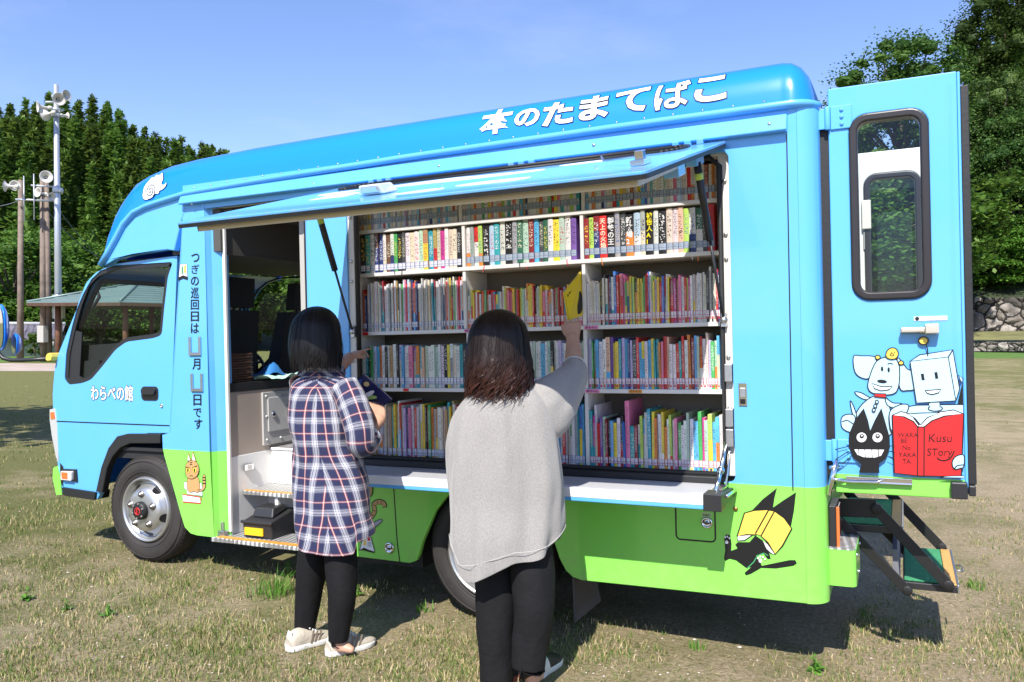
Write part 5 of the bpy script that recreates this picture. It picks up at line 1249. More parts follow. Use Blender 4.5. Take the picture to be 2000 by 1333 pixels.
def card(b, c, d, up, ln, wd, rr):
    d = d.normalized(); s_ = d.cross(up)
    if s_.length < .05: s_ = Vector((1, 0, 0))
    s_ = s_.normalized()*wd
    b.add([c-s_*.4, c+s_*.4, c+d*ln*.55+s_, c+d*ln, c+d*ln*.55-s_], [(0, 1, 2, 3, 4)])
def cedar_mesh(seed, h=13.0, r=1.7):
    rr = random.Random(seed); b = MB(); z = h*.10
    rings = []
    for i in range(16):
        t = i/15; rad = r*(1-t**1.25)**.95*(.62+.38*min(1, t*5))*.58
        rings.append([(rad*rr.uniform(.6, 1.15)*math.cos(6.283*k/9), rad*rr.uniform(.6, 1.15)*math.sin(6.283*k/9), h*.1+h*.87*t+rr.uniform(-.2, .2)) for k in range(9)])
    b.loft(rings, True, 0, True, False)
    while z < h-.3:
        t = (z-h*.10)/(h*.9); rad = r*(1-t**1.25)**.95*(.62+.38*min(1, t*5))*(.80+.36*rr.random())
        nb = max(5, int(11*(1-t)+6))
        for k in range(nb):
            a = rr.uniform(0, 6.283); rl = rad*rr.uniform(.55, 1.12); tip = Vector((math.cos(a)*rl, math.sin(a)*rl, z+rr.uniform(-.15, .35)))
            n_ = 5+int(rl*3)
            for j in range(n_):
                u = .35+.65*j/n_; c = Vector((tip.x*u, tip.y*u, z+.35*rl*(1-u)+rr.uniform(-.18, .22)))
                d = Vector((math.cos(a)+rr.uniform(-.9, .9), math.sin(a)+rr.uniform(-.9, .9), rr.uniform(-.55, .75)))
                card(b, c, d, Vector((rr.uniform(-.5, .5), rr.uniform(-.5, .5), 1)), rr.uniform(.22, .50), rr.uniform(.07, .14), rr)
        z += h*.021
    for k in range(26): card(b, Vector((rr.uniform(-.15, .15), rr.uniform(-.15, .15), h-.9+k*.028)), Vector((rr.uniform(-.8, .8), rr.uniform(-.8, .8), .8)), Vector((0, 1, 0)), .42, .10, rr)
    return b
def broad_mesh(seed, h, r, zlo, layered=False, leaf=.26, nclump=46, per=62, flat=.62):
    rr = random.Random(seed); b = MB(); cl = []
    for k in range(nclump):
        for _ in range(20):
            p = Vector((rr.uniform(-1, 1), rr.uniform(-1, 1), rr.uniform(-1, 1)))
            if .45 < p.length < 1: break
        z = zlo+(h-zlo)*(.5+.5*p.z); lim = r*(1.0 if not layered else (1.15-.35*(z-zlo)/(h-zlo)))
        cl.append((Vector((p.x*lim, p.y*lim, z)), rr.uniform(.16, .34)*r))
    for c, cr in cl:
        rings = []
        for i in range(5):
            th = math.pi*(i+.5)/5; rings.append([c+Vector((math.sin(th)*math.cos(6.283*k/7), math.sin(th)*math.sin(6.283*k/7), -math.cos(th)*(flat if not layered else .26)))*cr*.44*rr.uniform(.7, 1.25) for k in range(7)])
        b.loft(rings, True, 0, True, False)
        for _ in range(per):
            q = Vector((rr.gauss(0, .42), rr.gauss(0, .42), rr.gauss(0, .42)*(flat if not layered else .26)))
            if q.length > .92: q = q*(.92/q.length)
            d = Vector((rr.uniform(-1, 1), rr.uniform(-1, 1), rr.uniform(-.7, .5)))+q*.5
            card(b, c+q*cr*1.25, d, Vector((rr.uniform(-.7, .7), rr.uniform(-.7, .7), 1)), leaf*rr.uniform(.7, 1.4), leaf*rr.uniform(.34, .60), rr)
    t = MB(); t.tube([(0, 0, -.5), (rr.uniform(-.1, .1), 0, zlo*.6), (rr.uniform(-.3, .3), rr.uniform(-.3, .3), zlo+(h-zlo)*.55)], [r*.07, r*.055, r*.02], 8)
    for c, cr in cl[::3]:
        s0 = Vector((0, 0, zlo*.55+(c.z-zlo)*.45)); t.tube([s0, s0.lerp(c, .55)+Vector((0, 0, .2)), c], [r*.03, r*.018, r*.008], 5)
    return b, t
def tree_proto(name, crown, trunk, lm, label, cat, group):
    root = empty(name); c = crown.build("crown", lm, root); t = trunk.build("trunk", BARK, root); tag(root, label, cat, group); return root
def dup(root, loc, rz=0, sc=1.0, label=None, first=set()):
    if root.name not in first: first.add(root.name); r_ = root
    else:
        r_ = root.copy(); COL.objects.link(r_)
        for ch in list(root.children):
            c = ch.copy(); COL.objects.link(c); c.parent = r_
    r_.location = loc; r_.rotation_euler = (0, 0, rz); r_.scale = (sc, sc, sc) if not isinstance(sc, tuple) else sc
    if label: r_["label"] = label
    return r_
rt = random.Random(12)
trunk = lambda h, r: (lambda t: (t.tube([(0, 0, -1), (0, 0, h*.5), (0, 0, h*.97)], [r, r*.6, .02], 7), t)[1])(MB())
CLAB = "dark green cedar in the dense plantation on the hill left of the bus"
cedars = [tree_proto("cedar_tree", cedar_mesh(s, 13, 2.1), trunk(13, .17), CED, CLAB, "tree", "cedars on the hillside") for s in (1, 2, 3, 4)]
SIL = [(-300, 260), (-150, 240), (0, 218), (30, 208), (58, 190), (80, 202), (98, 190), (140, 206), (175, 196), (195, 192), (228, 204), (250, 246), (290, 258), (330, 266), (352, 276), (380, 284), (405, 292), (430, 303), (520, 335), (700, 400)]
HD0, HD1 = 56.0, 112.0
def hill_z(px, d):
    zt = FAR(px, interp(SIL, px), HD1).z-12.2; t = max(0, (d-HD0)/(HD1-HD0)); return zt*(t**1.15) if t <= 1 else zt+(d-HD1)*.05
b = MB(); rings = []
for d in (50, 56, 64, 74, 86, 98, 112, 130, 170):
    ring = []
    for px in range(-420, 800, 40):
        p = FAR(px, 640, d); ring.append((p.x, p.y, hill_z(px, d)-(.5 if d < 55 else .15)))
    rings.append(ring)
b.loft(rings, False, 0); tag(b.build("hill", mat("forest_floor", (.030, .045, .016), .95, var=(.3, .3))), kind="structure")
for ti, d in enumerate((112, 103, 94, 86, 79, 72.5, 67)):
    px = -60+rt.uniform(-15, 15)
    while px < (470 if d > 75 else 440):
        dd = d+rt.uniform(-3, 3); p = FAR(px, 640, dd); sc = rt.uniform(.90, 1.06)*(1 if d > 72 else .9)
        dup(cedars[rt.randrange(4)], (p.x, p.y, hill_z(px, dd)-.2), rt.uniform(0, 6.28), (sc*1.12, sc*1.12, sc))
        px += FPX/dd*rt.uniform(1.35, 2.3)
BLAB = "mid green bushy tree at the foot of the cedar hill behind the poles"
broad = [tree_proto("broadleaf_tree", *broad_mesh(s, 7.0, 3.0, 1.0, leaf=.22, nclump=60, per=95), BRD, BLAB, "tree", "bushy trees at the foot of the hill") for s in (11, 12, 13)]
for d in (60, 54.5):
    px = -40
    while px < 640:
        dd = d+rt.uniform(-2, 2); p = FAR(px, 640, dd); sc = rt.uniform(.65, 1.05)
        dup(broad[rt.randrange(3)], (p.x, p.y, max(0, hill_z(px, dd))-.2), rt.uniform(0, 6.28), sc); px += FPX/dd*rt.uniform(2.0, 3.6)
r_ = dup(broad[0], (-11.7, -.6, 0), 2.0, (.78, .78, 1.2)); r_["label"] = "unseen bushy tree added off to the left to shade the grass ahead of the cab"; r_["group"] = "added shade tree left of the bus"  # unseen tree, added to cast the shadow on the grass
# trees on the right, above the stone walls
BK = leaf_mat("back_leaves", (.030, .068, .014), (.070, .130, .024), (.13, .20, .044))
cr, tk = broad_mesh(31, 13, 4.8, 3.0, leaf=.17, nclump=130, per=190); round_t = tree_proto("round_tree", cr, tk, BK, "round topped tree showing above the open rear door", "tree", None)
p = FAR(1755, 640, 66); top = FAR(1755, 72, 66).z; dup(round_t, (p.x, p.y, top-13.2), 1.0, 1.0)
cr, tk = broad_mesh(33, 17, 5.5, 3.0, leaf=.20, nclump=150, per=200, flat=.8); dark_t = tree_proto("evergreen_tree", cr, tk, DKL, "tall dark evergreen tree at the top right behind the rear door", "tree", None)
p = FAR(1975, 640, 92); dup(dark_t, (p.x, p.y, FAR(1975, -60, 92).z-17), 0, 1.0)
DARK = [((2050, 120, 88), "tall dark evergreen beyond the right edge above the pine"), ((1935, 150, 84), "dark bushy evergreen right beside the top corner of the rear door"), ((1990, 210, 82), "dark rounded evergreen below the tallest tree at the right edge"), ((1880, 250, 86), "dark evergreen half hidden by the edge of the rear door")]
for (px, py, d), lb in DARK:
    p = FAR(px, 640, d); dup(dark_t, (p.x, p.y, FAR(px, py, d).z-14), px*.01, (.8, .8, .85), lb)
cr, tk = broad_mesh(35, 11, 3.6, 3.0, leaf=.24, nclump=80, per=130, layered=True); pine = tree_proto("pine_tree", cr, tk, PIN, "bristly olive green pine right of the rear door window", "tree", None)
p = FAR(1945, 640, 83); dup(pine, (p.x, p.y, FAR(1945, 318, 83).z-11), .5, 1.0)
cr, tk = broad_mesh(37, 8, 4.2, 1.2, leaf=.17, nclump=100, per=150, layered=True); maple = tree_proto("maple_tree", cr, tk, BRI, "bright green tree with layered branches above the stone wall", "tree", None)
p = FAR(1960, 640, 80.5); dup(maple, (p.x, p.y, FAR(1960, 425, 80.5).z-7.6), .2, 1.0)
for (px, py, d), lb in (((2075, 455, 81), "bright green layered tree at the right edge above the wall"), ((1875, 470, 81), "bright green layered tree partly behind the rear door's right edge")):
    p = FAR(px, 640, d); dup(maple, (p.x, p.y, FAR(px, py, d).z-7.4), px*.1, .9, lb)
for k, (px, py, d) in enumerate(((1700, 300, 64), (1800, 330, 66), (1640, 340, 62), (1590, 380, 66), (1520, 400, 70), (1850, 300, 70))):
    p = FAR(px, 640, d); r_ = dup(broad[k % 3], (p.x, p.y, FAR(px, py, d).z-7.2*1.5), k*1.3, (1.6, 1.6, 1.5)); r_["label"] = "green leafy tree seen through the window of the rear door"; r_["group"] = "trees behind the rear door"
TC = "tall dark cedar at the upper right, behind the bushy evergreens"
for k, (px, py, d, sc) in enumerate(((1918, 70, 90, 1.7), (1955, -30, 93, 1.9), (1998, -70, 95, 2.0), (2040, -40, 92, 1.9), (1980, 60, 88, 1.6), (1890, 190, 88, 1.5), (2090, -80, 94, 2.0))):
    p = FAR(px, 640, d); r_ = dup(cedars[k % 4], (p.x, p.y, FAR(px, py, d).z-13*sc), k*1.7, (sc*.85, sc*.85, sc), TC); r_["group"] = "tall cedars at the upper right"
# right-hand slope under those trees
b = MB(); rings = []
for d, z in ((77, 4.0), (84, 7.0), (97, 14), (120, 24), (160, 30)): rings.append([(FAR(px, 640, d).x, FAR(px, 640, d).y, z*min(1, max(.25, (px-1350)/350))) for px in range(1400, 2600, 60)])
b.loft(rings, False, 0); tag(b.build("wooded_slope", MATS["forest_floor"]), kind="structure")
# ================================================================== stone walls and terrace
def stone_mat(name, scale, dark):
    g = NG(name); g.set(Roughness=.9)
    wv = g.n("VectorMath", operation='ADD', i_0=g.co(), i_1=g.n("VectorMath", operation='SCALE', i_0=g.n("TexNoise", i_Vector=g.co(), i_Scale=scale*1.3).outputs["Color"], i_Scale=.5/scale).outputs[0]).outputs[0]
    v = g.n("TexVoronoi", i_Vector=wv, i_Scale=scale); e = g.n("TexVoronoi", feature='DISTANCE_TO_EDGE', i_Vector=wv, i_Scale=scale)
    tone = g.ramp(g.sep(v.outputs["Color"])[0], [(0, (.16, .14, .12)), (.5, (.27, .235, .205)), (1, (.42, .375, .34))])
    n = g.noise(6, 6, rough=.7); stain = g.noise(.35, 4)
    c = g.mix(g.ramp(n, [(.35, (0, 0, 0)), (.7, (.7, .7, .7))]), tone, (.12, .105, .09)); c = g.mix(g.ramp(stain, [(.45, (0, 0, 0)), (.62, (dark, dark, dark))]), c, (.05, .045, .04))
    c = g.mix(g.math('LESS_THAN', e.outputs["Distance"], .055), c, (.018, .016, .014)); g.base(c)
    g.bump(g.math('MINIMUM', e.outputs["Distance"], .22), 1.0, .5); return g.m
def stone_wall(name, pa, pb, d, scale, label, dark, thick=.8):
    """rough wall between two image columns at distance d; each stone bulges out"""
    (x0, yt0, yb0), (x1, yt1, yb1) = pa, pb; b = MB(); nx, nz = 150, 22; rings = []
    for j in range(nz+1):
        ring = []
        for i in range(nx+1):
            t = i/nx; px = x0+(x1-x0)*t; lo = FAR(px, yb0+(yb1-yb0)*t, d); hi = FAR(px, yt0+(yt1-yt0)*t, d); q = lo.lerp(hi, j/nz)
            v = noise.voronoi(Vector((q.x, q.y, q.z))*scale)[0]; bul = min(.25, (v[1]-v[0]))*.9/scale
            out = (CAMPOS-q); out.z = 0; out.normalize(); q = q+out*bul
            if j == nz: q.z += noise.noise(Vector((q.x*1.2, 0, 5)))*.18
            ring.append(q)
        rings.append(ring)
    back = [q+(q-CAMPOS).normalized()*thick for q in rings[-1]]; rings.append([Vector((q.x, q.y, rings[-1][i].z)) for i, q in enumerate(back)])
    b.loft(rings, False, 0); o = b.build(name, stone_mat(name+"_stones", scale, dark)); tag(o, label, "stone wall")
stone_wall("stone_wall", (1560, 590, 655), (2400, 573, 650), 76, 1.0, "tall dark retaining wall of irregular stones behind the field at right", .85)
stone_wall("low_stone_wall", (1560, 672, 688), (2400, 666, 684), 64, 1.9, "low wall of rounded stones along the edge of the field", .2)
b = MB(); rows_ = []
for d, py in ((64.6, 668), (67, 662), (70, 657), (74, 651), (77, 650)): rows_.append([FAR(px, py-2+(1560-px)*.003, d) for px in range(1560, 2440, 80)])
b.loft(rows_, False, 0); tag(b.build("terrace", mat("terrace_turf", (.17, .165, .06), .95, var=(.6, .3), bump=(6, .6))), kind="structure")
b = MB(); q0 = FAR(1560, 657, 71); 
rows_ = [[FAR(px, 660, 70.9) for px in range(1560, 2440, 40)], [FAR(px, 654.5+noise.noise(Vector((px*.05, 0, 0)))*1.2, 70.9) for px in range(1560, 2440, 40)], [FAR(px, 654+noise.noise(Vector((px*.05, 0, 0)))*1.2, 71.8) for px in range(1560, 2440, 40)]]
b.loft(rows_, False, 0); tag(b.build("stone_kerb", mat("kerb_stone", (.26, .22, .19), .9, var=(3, .3))), "thin line of stones on the grassy terrace between the two walls", "kerb")
# ================================================================== tiled wall, poles, loudspeakers, pavilion
g = NG("roof_tile"); g.set(Roughness=.5); o_ = g.sep(g.co()); wv = g.math('SINE', g.math('MULTIPLY', o_[0], 22.0)); g.base(g.ramp(g.noise(3, 4), [(.3, (.07, .065, .085)), (.7, (.17, .155, .19))])); g.bump(wv, .8, .06)
def tiled_wall():
    A_, B_ = FAR(-260, 640, 50), FAR(128, 640, 47); u = (B_-A_); u.z = 0; L = u.length; root = empty("tiled_wall", (A_.x, A_.y, 0), (0, 0, math.atan2(u.y, u.x)))
    tag(root, "low plastered boundary wall under a grey tiled roof behind the poles", "wall")
    b = MB(); b.box((0, -.15, 0), (L, .15, 1.05)); b.build("wall_face", mat("plaster", (.40, .39, .37), .85, var=(1.5, .15)), root)
    b = MB(); n = int(L/.28)
    for i in range(n):
        x0 = i*L/n; x1 = (i+1)*L/n; xs_ = [x0+(x1-x0)*k/6 for k in range(7)]; hh = lambda k: .035*math.sin(math.pi*k/6)
        for s_ in (-1, 1): b.loft([[(x, s_*.85, .88+hh(k)) for k, x in enumerate(xs_)], [(x, s_*.03, 1.58+hh(k)) for k, x in enumerate(xs_)]], False, 0)
    b.box((0, -.86, .84), (L, .86, .875), 0); b.build("tiled_roof", MATS["roof_tile"], root)
    b = MB(); b.tube([(0, 0, 1.62), (L, 0, 1.62)], .09, 8); b.build("ridge", mat("ridge_mortar", (.50, .50, .50), .8), root)
tiled_wall()
p = FAR(68, 693, 45.5); cr, tk = broad_mesh(51, 1.25, .55, .15, leaf=.10, nclump=26, per=40); r_ = tree_proto("shrub", cr, tk, BRD, "small round shrub standing in front of the tiled wall", "shrub", None); r_.location = (p.x, p.y, 0)
p = FAR(-30, 693, 45.5)
WOODP = mat("weathered_wood", (.20, .155, .125), .85, var=(4, .25), bump=(20, .4)); GALV = mat("galvanised", (.52, .55, .60), .42, .6, var=(2, .08))
HORN = mat("horn_grey", (.55, .53, .50), .5, var=(3, .08)); 
DP = 40.0
def pole(name, px0, px1, ytop, r0, r1, m, label, dist=DP):
    r0 *= .72; r1 *= .72
    base = FAR(px1, 690, dist); base.z = 0; top = FAR(px0, ytop, dist); b = MB()
    b.tube([(0, 0, -.2), (top.x-base.x, top.y-base.y, top.z)], [r0, r1], 14); root = empty(name, base); b.build("pole", m, root); tag(root, label, "pole"); return root, base
def loc(px, py, base, dd=0): q = FAR(px, py, DP+dd); return (q.x-base.x, q.y-base.y, q.z)
A1, B1 = pole("wooden_pole", 40.5, 39.5, 352, .19, .13, WOODP, "leftmost weathered wooden pole, with a crossarm of thin rods")
b = MB(); b.tube([loc(30, 390, B1, -.3), loc(107, 393, B1, -.3)], .05, 6); b.build("crossarm", GALV, A1)
for px, y0, y1 in ((46.5, 344, 434), (66, 340, 430)):
    b = MB(); b.tube([loc(px, y0, B1, -.4), loc(px+.6, y1, B1, -.4)], .025, 6); b.build("antenna_rod", GALV, A1)
A2, B2 = pole("wooden_pole", 83, 85, 345, .20, .14, WOODP, "thicker wooden pole in the middle, under a horn facing the field")
b = MB(); b.tube([loc(60, 362.5, B2, -.3), loc(108, 365.5, B2, -.3)], .045, 6); b.build("crossarm", GALV, A2)
A3, B3 = pole("wooden_pole", 90.5, 96, 352, .19, .13, WOODP, "slim wooden pole just left of the tall silver pole")
b = MB(); b.box(*(lambda q, s_: ((q[0]-.2, q[1]-.6, q[2]-.35), (q[0]+.2, q[1]-.35, q[2]+.35)))(loc(104, 653, B3), 0)); b.build("meter_box", mat("box_grey", (.42, .41, .38), .6), A3, .02)
b = MB(); b.tube([loc(104, 667, B3, -.5), loc(104, 675, B3, -.5), loc(110, 679, B3, -.4), loc(116, 676, B3, -.2)], .03, 6); b.build("conduit", GSEAL, A3)
A4, B4 = pole("steel_pole", 109.5, 115, 166, .22, .13, GALV, "tall silver steel pole carrying horn loudspeakers at its top", 39.5)
b = MB()
for px0, py0, px1, py1 in ((109, 190, 125, 181), (109, 200, 88, 200), (110, 214, 80, 212), (110, 226, 132, 228), (110, 222, 125, 214)): b.tube([loc(px0, py0, B4, -.5), loc(px1, py1, B4, -.5)], .05, 6)
for py in (190, 215, 226): 
    q = loc(110, py, B4, -.5); b.lathe([(.17, -.06), (.19, -.05), (.19, .05), (.17, .06)], q, 'z', n=14)
b.build("speaker_bracket", GALV, A4)
b = MB(); q = loc(112.8, 372, B4, -.5); b.lathe([(.19, -.1), (.21, 0), (.19, .1)], q, 'z', n=14); b.build("pole_collar", GALV, A4); b = MB(); q = loc(114.8, 600, B4, -.5); b.lathe([(.22, -.5), (.25, -.45), (.25, .45), (.22, .5)], q, 'z', n=14); b.build("pole_collar", GALV, A4)
def horn(px, py, d, size, label):
    """d: direction the mouth faces, in camera terms (right, up, towards the viewer)"""
    c = FAR(px, py, DP-.9); right = Vector((_X.x*0+RM[0][0], RM[0][1], 0)).normalized(); tow = (CAMPOS-c); tow.z = 0; tow.normalize()
    ax = (right*d[0]+Vector((0, 0, 1))*d[1]+tow*d[2]).normalized(); root = empty("loudspeaker", c); root.rotation_euler = ax.to_track_quat('Z', 'Y').to_euler()
    b = MB(); R_ = size*.86
    b.lathe([(R_*.16, -R_*1.5), (R_*.20, -R_*.9), (R_*.30, -R_*.5), (R_*.52, -R_*.15), (R_*.80, R_*.10), (R_, R_*.22), (R_*1.02, R_*.20), (R_*.96, R_*.24), (R_*.76, R_*.08), (R_*.48, -R_*.15), (R_*.25, -R_*.5), (R_*.12, -R_*.9)], (0, 0, 0), 'z', n=28); b.build("horn", HORN, root)
    b = MB(); b.lathe([(.001, -R_*2.1), (R_*.28, -R_*2.1), (R_*.34, -R_*1.9), (R_*.34, -R_*1.45), (R_*.2, -R_*1.35)], (0, 0, 0), 'z', n=18); b.lathe([(R_*.10, -R_*.5), (R_*.16, -R_*.35), (R_*.02, -R_*.2)], (0, 0, 0), 'z', n=12); b.build("driver", HORN, root)
    tag(root, label, "loudspeaker", "horn loudspeakers on the poles")
for a in (((129, 187), (.93, .15, .35), .27, "loudspeaker at the top right of the silver pole, facing right"), ((115, 194), (.40, -.15, .9), .30, "loudspeaker on top of the silver pole, mouth towards the bus"), ((76, 209), (-.85, -.05, .55), .27, "loudspeaker on the silver pole facing left"),
          ((90, 224), (-.80, -.10, -.5), .29, "lowest loudspeaker of the silver pole, turned away to the left"), ((131, 226), (.7, .05, -.7), .15, "small loudspeaker low on the right of the silver pole, turned away"),
          ((12, 364), (-.95, .0, .2), .26, "loudspeaker facing left on top of the leftmost wooden pole"), ((29, 363), (-.15, .02, 1), .24, "loudspeaker facing the field on the leftmost wooden pole"), ((90, 346), (.15, .05, 1), .29, "loudspeaker facing the field on the thick wooden pole"),
          ((75, 376), (-.6, .05, .7), .24, "loudspeaker below the upper crossarm of the thick wooden pole"), ((100, 384), (.75, -.25, .45), .20, "small loudspeaker between the wooden poles and the silver pole")): horn(*a[0], *a[1:])
b = MB(); 
for pa, pb, s_ in (((84, 402, 0), (196, 505, 8), .25), ((110, 404, 0), (240, 545, 10), .25), ((-60, 398, 0), (40, 391, 0), .2)):
    q0, q1 = FAR(pa[0], pa[1], DP+pa[2]), FAR(pb[0], pb[1], DP+pb[2]); b.tube([q0.lerp(q1, t/8)+Vector((0, 0, -s_*4*(t/8)*(1-t/8))) for t in range(9)], .022, 5)
    o = b.build("cable", mat("cable_dark", (.07, .09, .11), .6)); b = MB()
    tag(o, {84: "dark cable running down to the right from the thick wooden pole", 110: "dark cable running down behind the bus roof from the silver pole", -60: "cable coming in from the left to the leftmost wooden pole"}[pa[0]], "cable")
# pavilion seen past the cab
def pavilion():
    c = FAR(273, 640, 40); root = empty("pavilion", (c.x, c.y, 0)); tag(root, "open wooden pavilion with a grey green metal roof, seen through the cab", "pavilion")
    ang0 = math.atan2(CAMPOS.y-c.y, CAMPOS.x-c.x)-.16; Rr = 4.45; ze, za = 2.44, 3.42
    cor = [(Rr*math.cos(ang0+k*math.pi/3), Rr*math.sin(ang0+k*math.pi/3)) for k in range(6)]
    b = MB()
    for k in range(6):
        p, q = Vector((*cor[k], ze)), Vector((*cor[(k+1) % 6], ze)); ap = Vector((0, 0, za)); n = 9
        for j in range(n):
            t0, t1 = j/n, (j+1)/n; lift = Vector((0, 0, .035))
            a0, b0, a1, b1 = p.lerp(ap, t0), q.lerp(ap, t0), p.lerp(ap, t1), q.lerp(ap, t1)
            b.add([a0+lift, b0+lift, b1, a1], [(0, 1, 2, 3)], 0); b.add([a0, b0, b0+lift, a0+lift], [(0, 1, 2, 3)], 0)
        b.tube([p+Vector((0, 0, .05)), ap+Vector((0, 0, .05))], .05, 6, 0)
        b.add([p, q, q-Vector((0, 0, .13)), p-Vector((0, 0, .13))], [(0, 1, 2, 3)], 1); b.add([p-Vector((0, 0, .13)), q-Vector((0, 0, .13)), (0, 0, ze+.35)], [(0, 1, 2)], 1)
    b.build("roof", [mat("green_metal_roof", (.17, .24, .23), .45, .2, var=(1, .1)), mat("brown_timber", (.075, .038, .022), .75, var=(6, .2))], root)
    for k in range(6):
        x, y = cor[k][0]*.74, cor[k][1]*.74; b = MB(); b.tube([(x, y, 0), (x, y, ze+.2)], .11, 10); b.build("post", mat("post_timber", (.15, .068, .038), .75, var=(6, .2)), root)
    b = MB()
    for k in range(6):
        if k in (0,): continue
        p, q = Vector((*cor[k], 0))*.74, Vector((*cor[(k+1) % 6], 0))*.74
        b.hexa([p+Vector((0, 0, .38)), q+Vector((0, 0, .38)), q*.88+Vector((0, 0, .38)), p*.88+Vector((0, 0, .38)), p+Vector((0, 0, .45)), q+Vector((0, 0, .45)), q*.88+Vector((0, 0, .45)), p*.88+Vector((0, 0, .45))])
    b.build("bench", MATS["brown_timber"], root)
pavilion()
# ================================================================== people
CR = Vector((RM[0][0], RM[0][1], 0)).normalized()       # across the view, level
CF = Vector((-CR.y, CR.x, 0))                            # away from the photographer, level
UP = Vector((0, 0, 1))
def remeshed(name, b, mats, parent, voxel, smooth=4, factor=.5):
    """fuse overlapping tubes and balls into one continuous skin"""
    me = bpy.data.meshes.new("raw"); me.from_pydata(b.v, [], b.f); o = bpy.data.objects.new("raw", me); COL.objects.link(o)
    m = o.modifiers.new("r", 'REMESH'); m.mode = 'VOXEL'; m.voxel_size = voxel; m.use_smooth_shade = True
    if smooth: s = o.modifiers.new("s", 'SMOOTH'); s.iterations = smooth; s.factor = factor
    dg = bpy.context.evaluated_depsgraph_get(); nm = bpy.data.meshes.new_from_object(o.evaluated_get(dg))
    bpy.data.objects.remove(o); bpy.data.meshes.remove(me); nm.name = name
    for q in mats if isinstance(mats, list) else [mats]: nm.materials.append(q)
    for p in nm.polygons: p.use_smooth = True
    n = bpy.data.objects.new(name, nm); link(n, parent); return n
def limb(b, pts, rs, n=14):
    """tapered tube with round ends and a ball in every joint"""
    pts = [Vector(p) for p in pts]; b.tube(pts, rs, n)
    for p, r in zip(pts, rs): b.sphere(p, r, 12)
def hand(b, wrist, palm_dir, back_dir, size, curls, thumb_dir, spread=.06, thumb_curl=.5):
    """palm, four bent fingers of unequal length and a thumb leaving the side of the palm"""
    d = Vector(palm_dir).normalized(); n_ = Vector(back_dir); n_ = (n_-d*n_.dot(d)).normalized(); s_ = d.cross(n_); t_side = 1 if Vector(thumb_dir).dot(s_) > 0 else -1
    L = size; wr = Vector(wrist)
    for k in range(4):          # metacarpals make the palm
        off = (k-1.5)*L*.115*-t_side
        limb(b, [wr+s_*off*.55, wr+d*L*.27+s_*off*.9, wr+d*L*.50+s_*off], [L*.095, L*.092, L*.070], 10)
    for k, (ln, cu) in enumerate(zip((.42, .47, .43, .33), curls)):
        off = (k-1.5)*L*.118*-t_side; p = wr+d*L*.50+s_*off; a = 0.0; pts = [p]; dd = (d+s_*(-t_side)*(k-1.5)*spread).normalized()
        for seg, fr in enumerate((.46, .30, .24)):
            a += cu*(1.0 if seg else .8); v = dd*math.cos(a)-n_*math.sin(a); p = p+v*L*ln*fr; pts.append(p)
        limb(b, pts, [L*.052, L*.048, L*.044, L*.036], 9)
    tb = wr+d*L*.12+s_*t_side*L*.17; td = Vector(thumb_dir).normalized(); v1 = (d*.75+td*.8).normalized(); v2 = (d*.9+td*.25-n_*thumb_curl).normalized()
    limb(b, [wr+d*L*.05+s_*t_side*L*.08, tb+v1*L*.10, tb+v1*L*.26, tb+v1*L*.26+v2*L*.18], [L*.075, L*.07, L*.055, L*.042], 9)
def skin_mat():
    g = NG("skin"); g.set(Roughness=.5, Subsurface_Weight=.12, Subsurface_Scale=.01); g.b.inputs["Subsurface Radius"].default_value = (1, .35, .2)
    n = g.noise(9, 4); g.base(g.ramp(n, [(.3, (.43, .235, .155)), (.7, (.56, .335, .235))])); g.bump(g.noise(180, 2), .15, .002); return g.m
SKIN = skin_mat()
def face_parts(c, fwd, up, r, parent):
    """nose, eyes, mouth and ears for a head of radius r at c looking along fwd"""
    f = fwd.normalized(); u = (up-f*up.dot(f)).normalized(); s_ = f.cross(u); b = MB()
    P = lambda a, bb, cc: c+s_*a*r+u*bb*r+f*cc*r
    for sg in (-1, 1):
        b.sphere(P(.34*sg, .0, .80), r*.13, 10, 0); b.sphere(P(.345*sg, .0, .885), r*.062, 8, 1)
        b.tube([P(.18*sg, .24, .93), P(.36*sg, .29, .88), P(.54*sg, .22, .76)], [r*.02, r*.035, r*.015], 6, 1)
    b.tube([P(-.22, -.52, .86), P(0, -.50, .94), P(.22, -.52, .86)], [r*.02, r*.06, r*.02], 8, 2)
    b.build("face", [mat("eye_white", (.7, .68, .65), .3), INK, mat("lip", (.42, .13, .11), .45)], parent)
def hair_mat(name, root_c, tip_c, z0, z1):
    g = NG(name); g.set(Roughness=.42, Specular_IOR_Level=.28)
    o = g.sep(g.co()); t = g.n("MapRange", i_0=o[2], i_1=z0, i_2=z1).outputs[0]
    gi = g.n("NewGeometry"); st_ = g.noise(1.0, 3, g.n("Mapping", i_Vector=g.co(), i_Scale=(160, 160, 6)).outputs[0])
    c = g.mix(t, tip_c, root_c); c = g.mix(g.math('MULTIPLY', gi.outputs["Random Per Island"], .5), c, (root_c[0]*.4, root_c[1]*.4, root_c[2]*.4)); g.base(c)
    g.bump(st_, .5, .004); return g.m
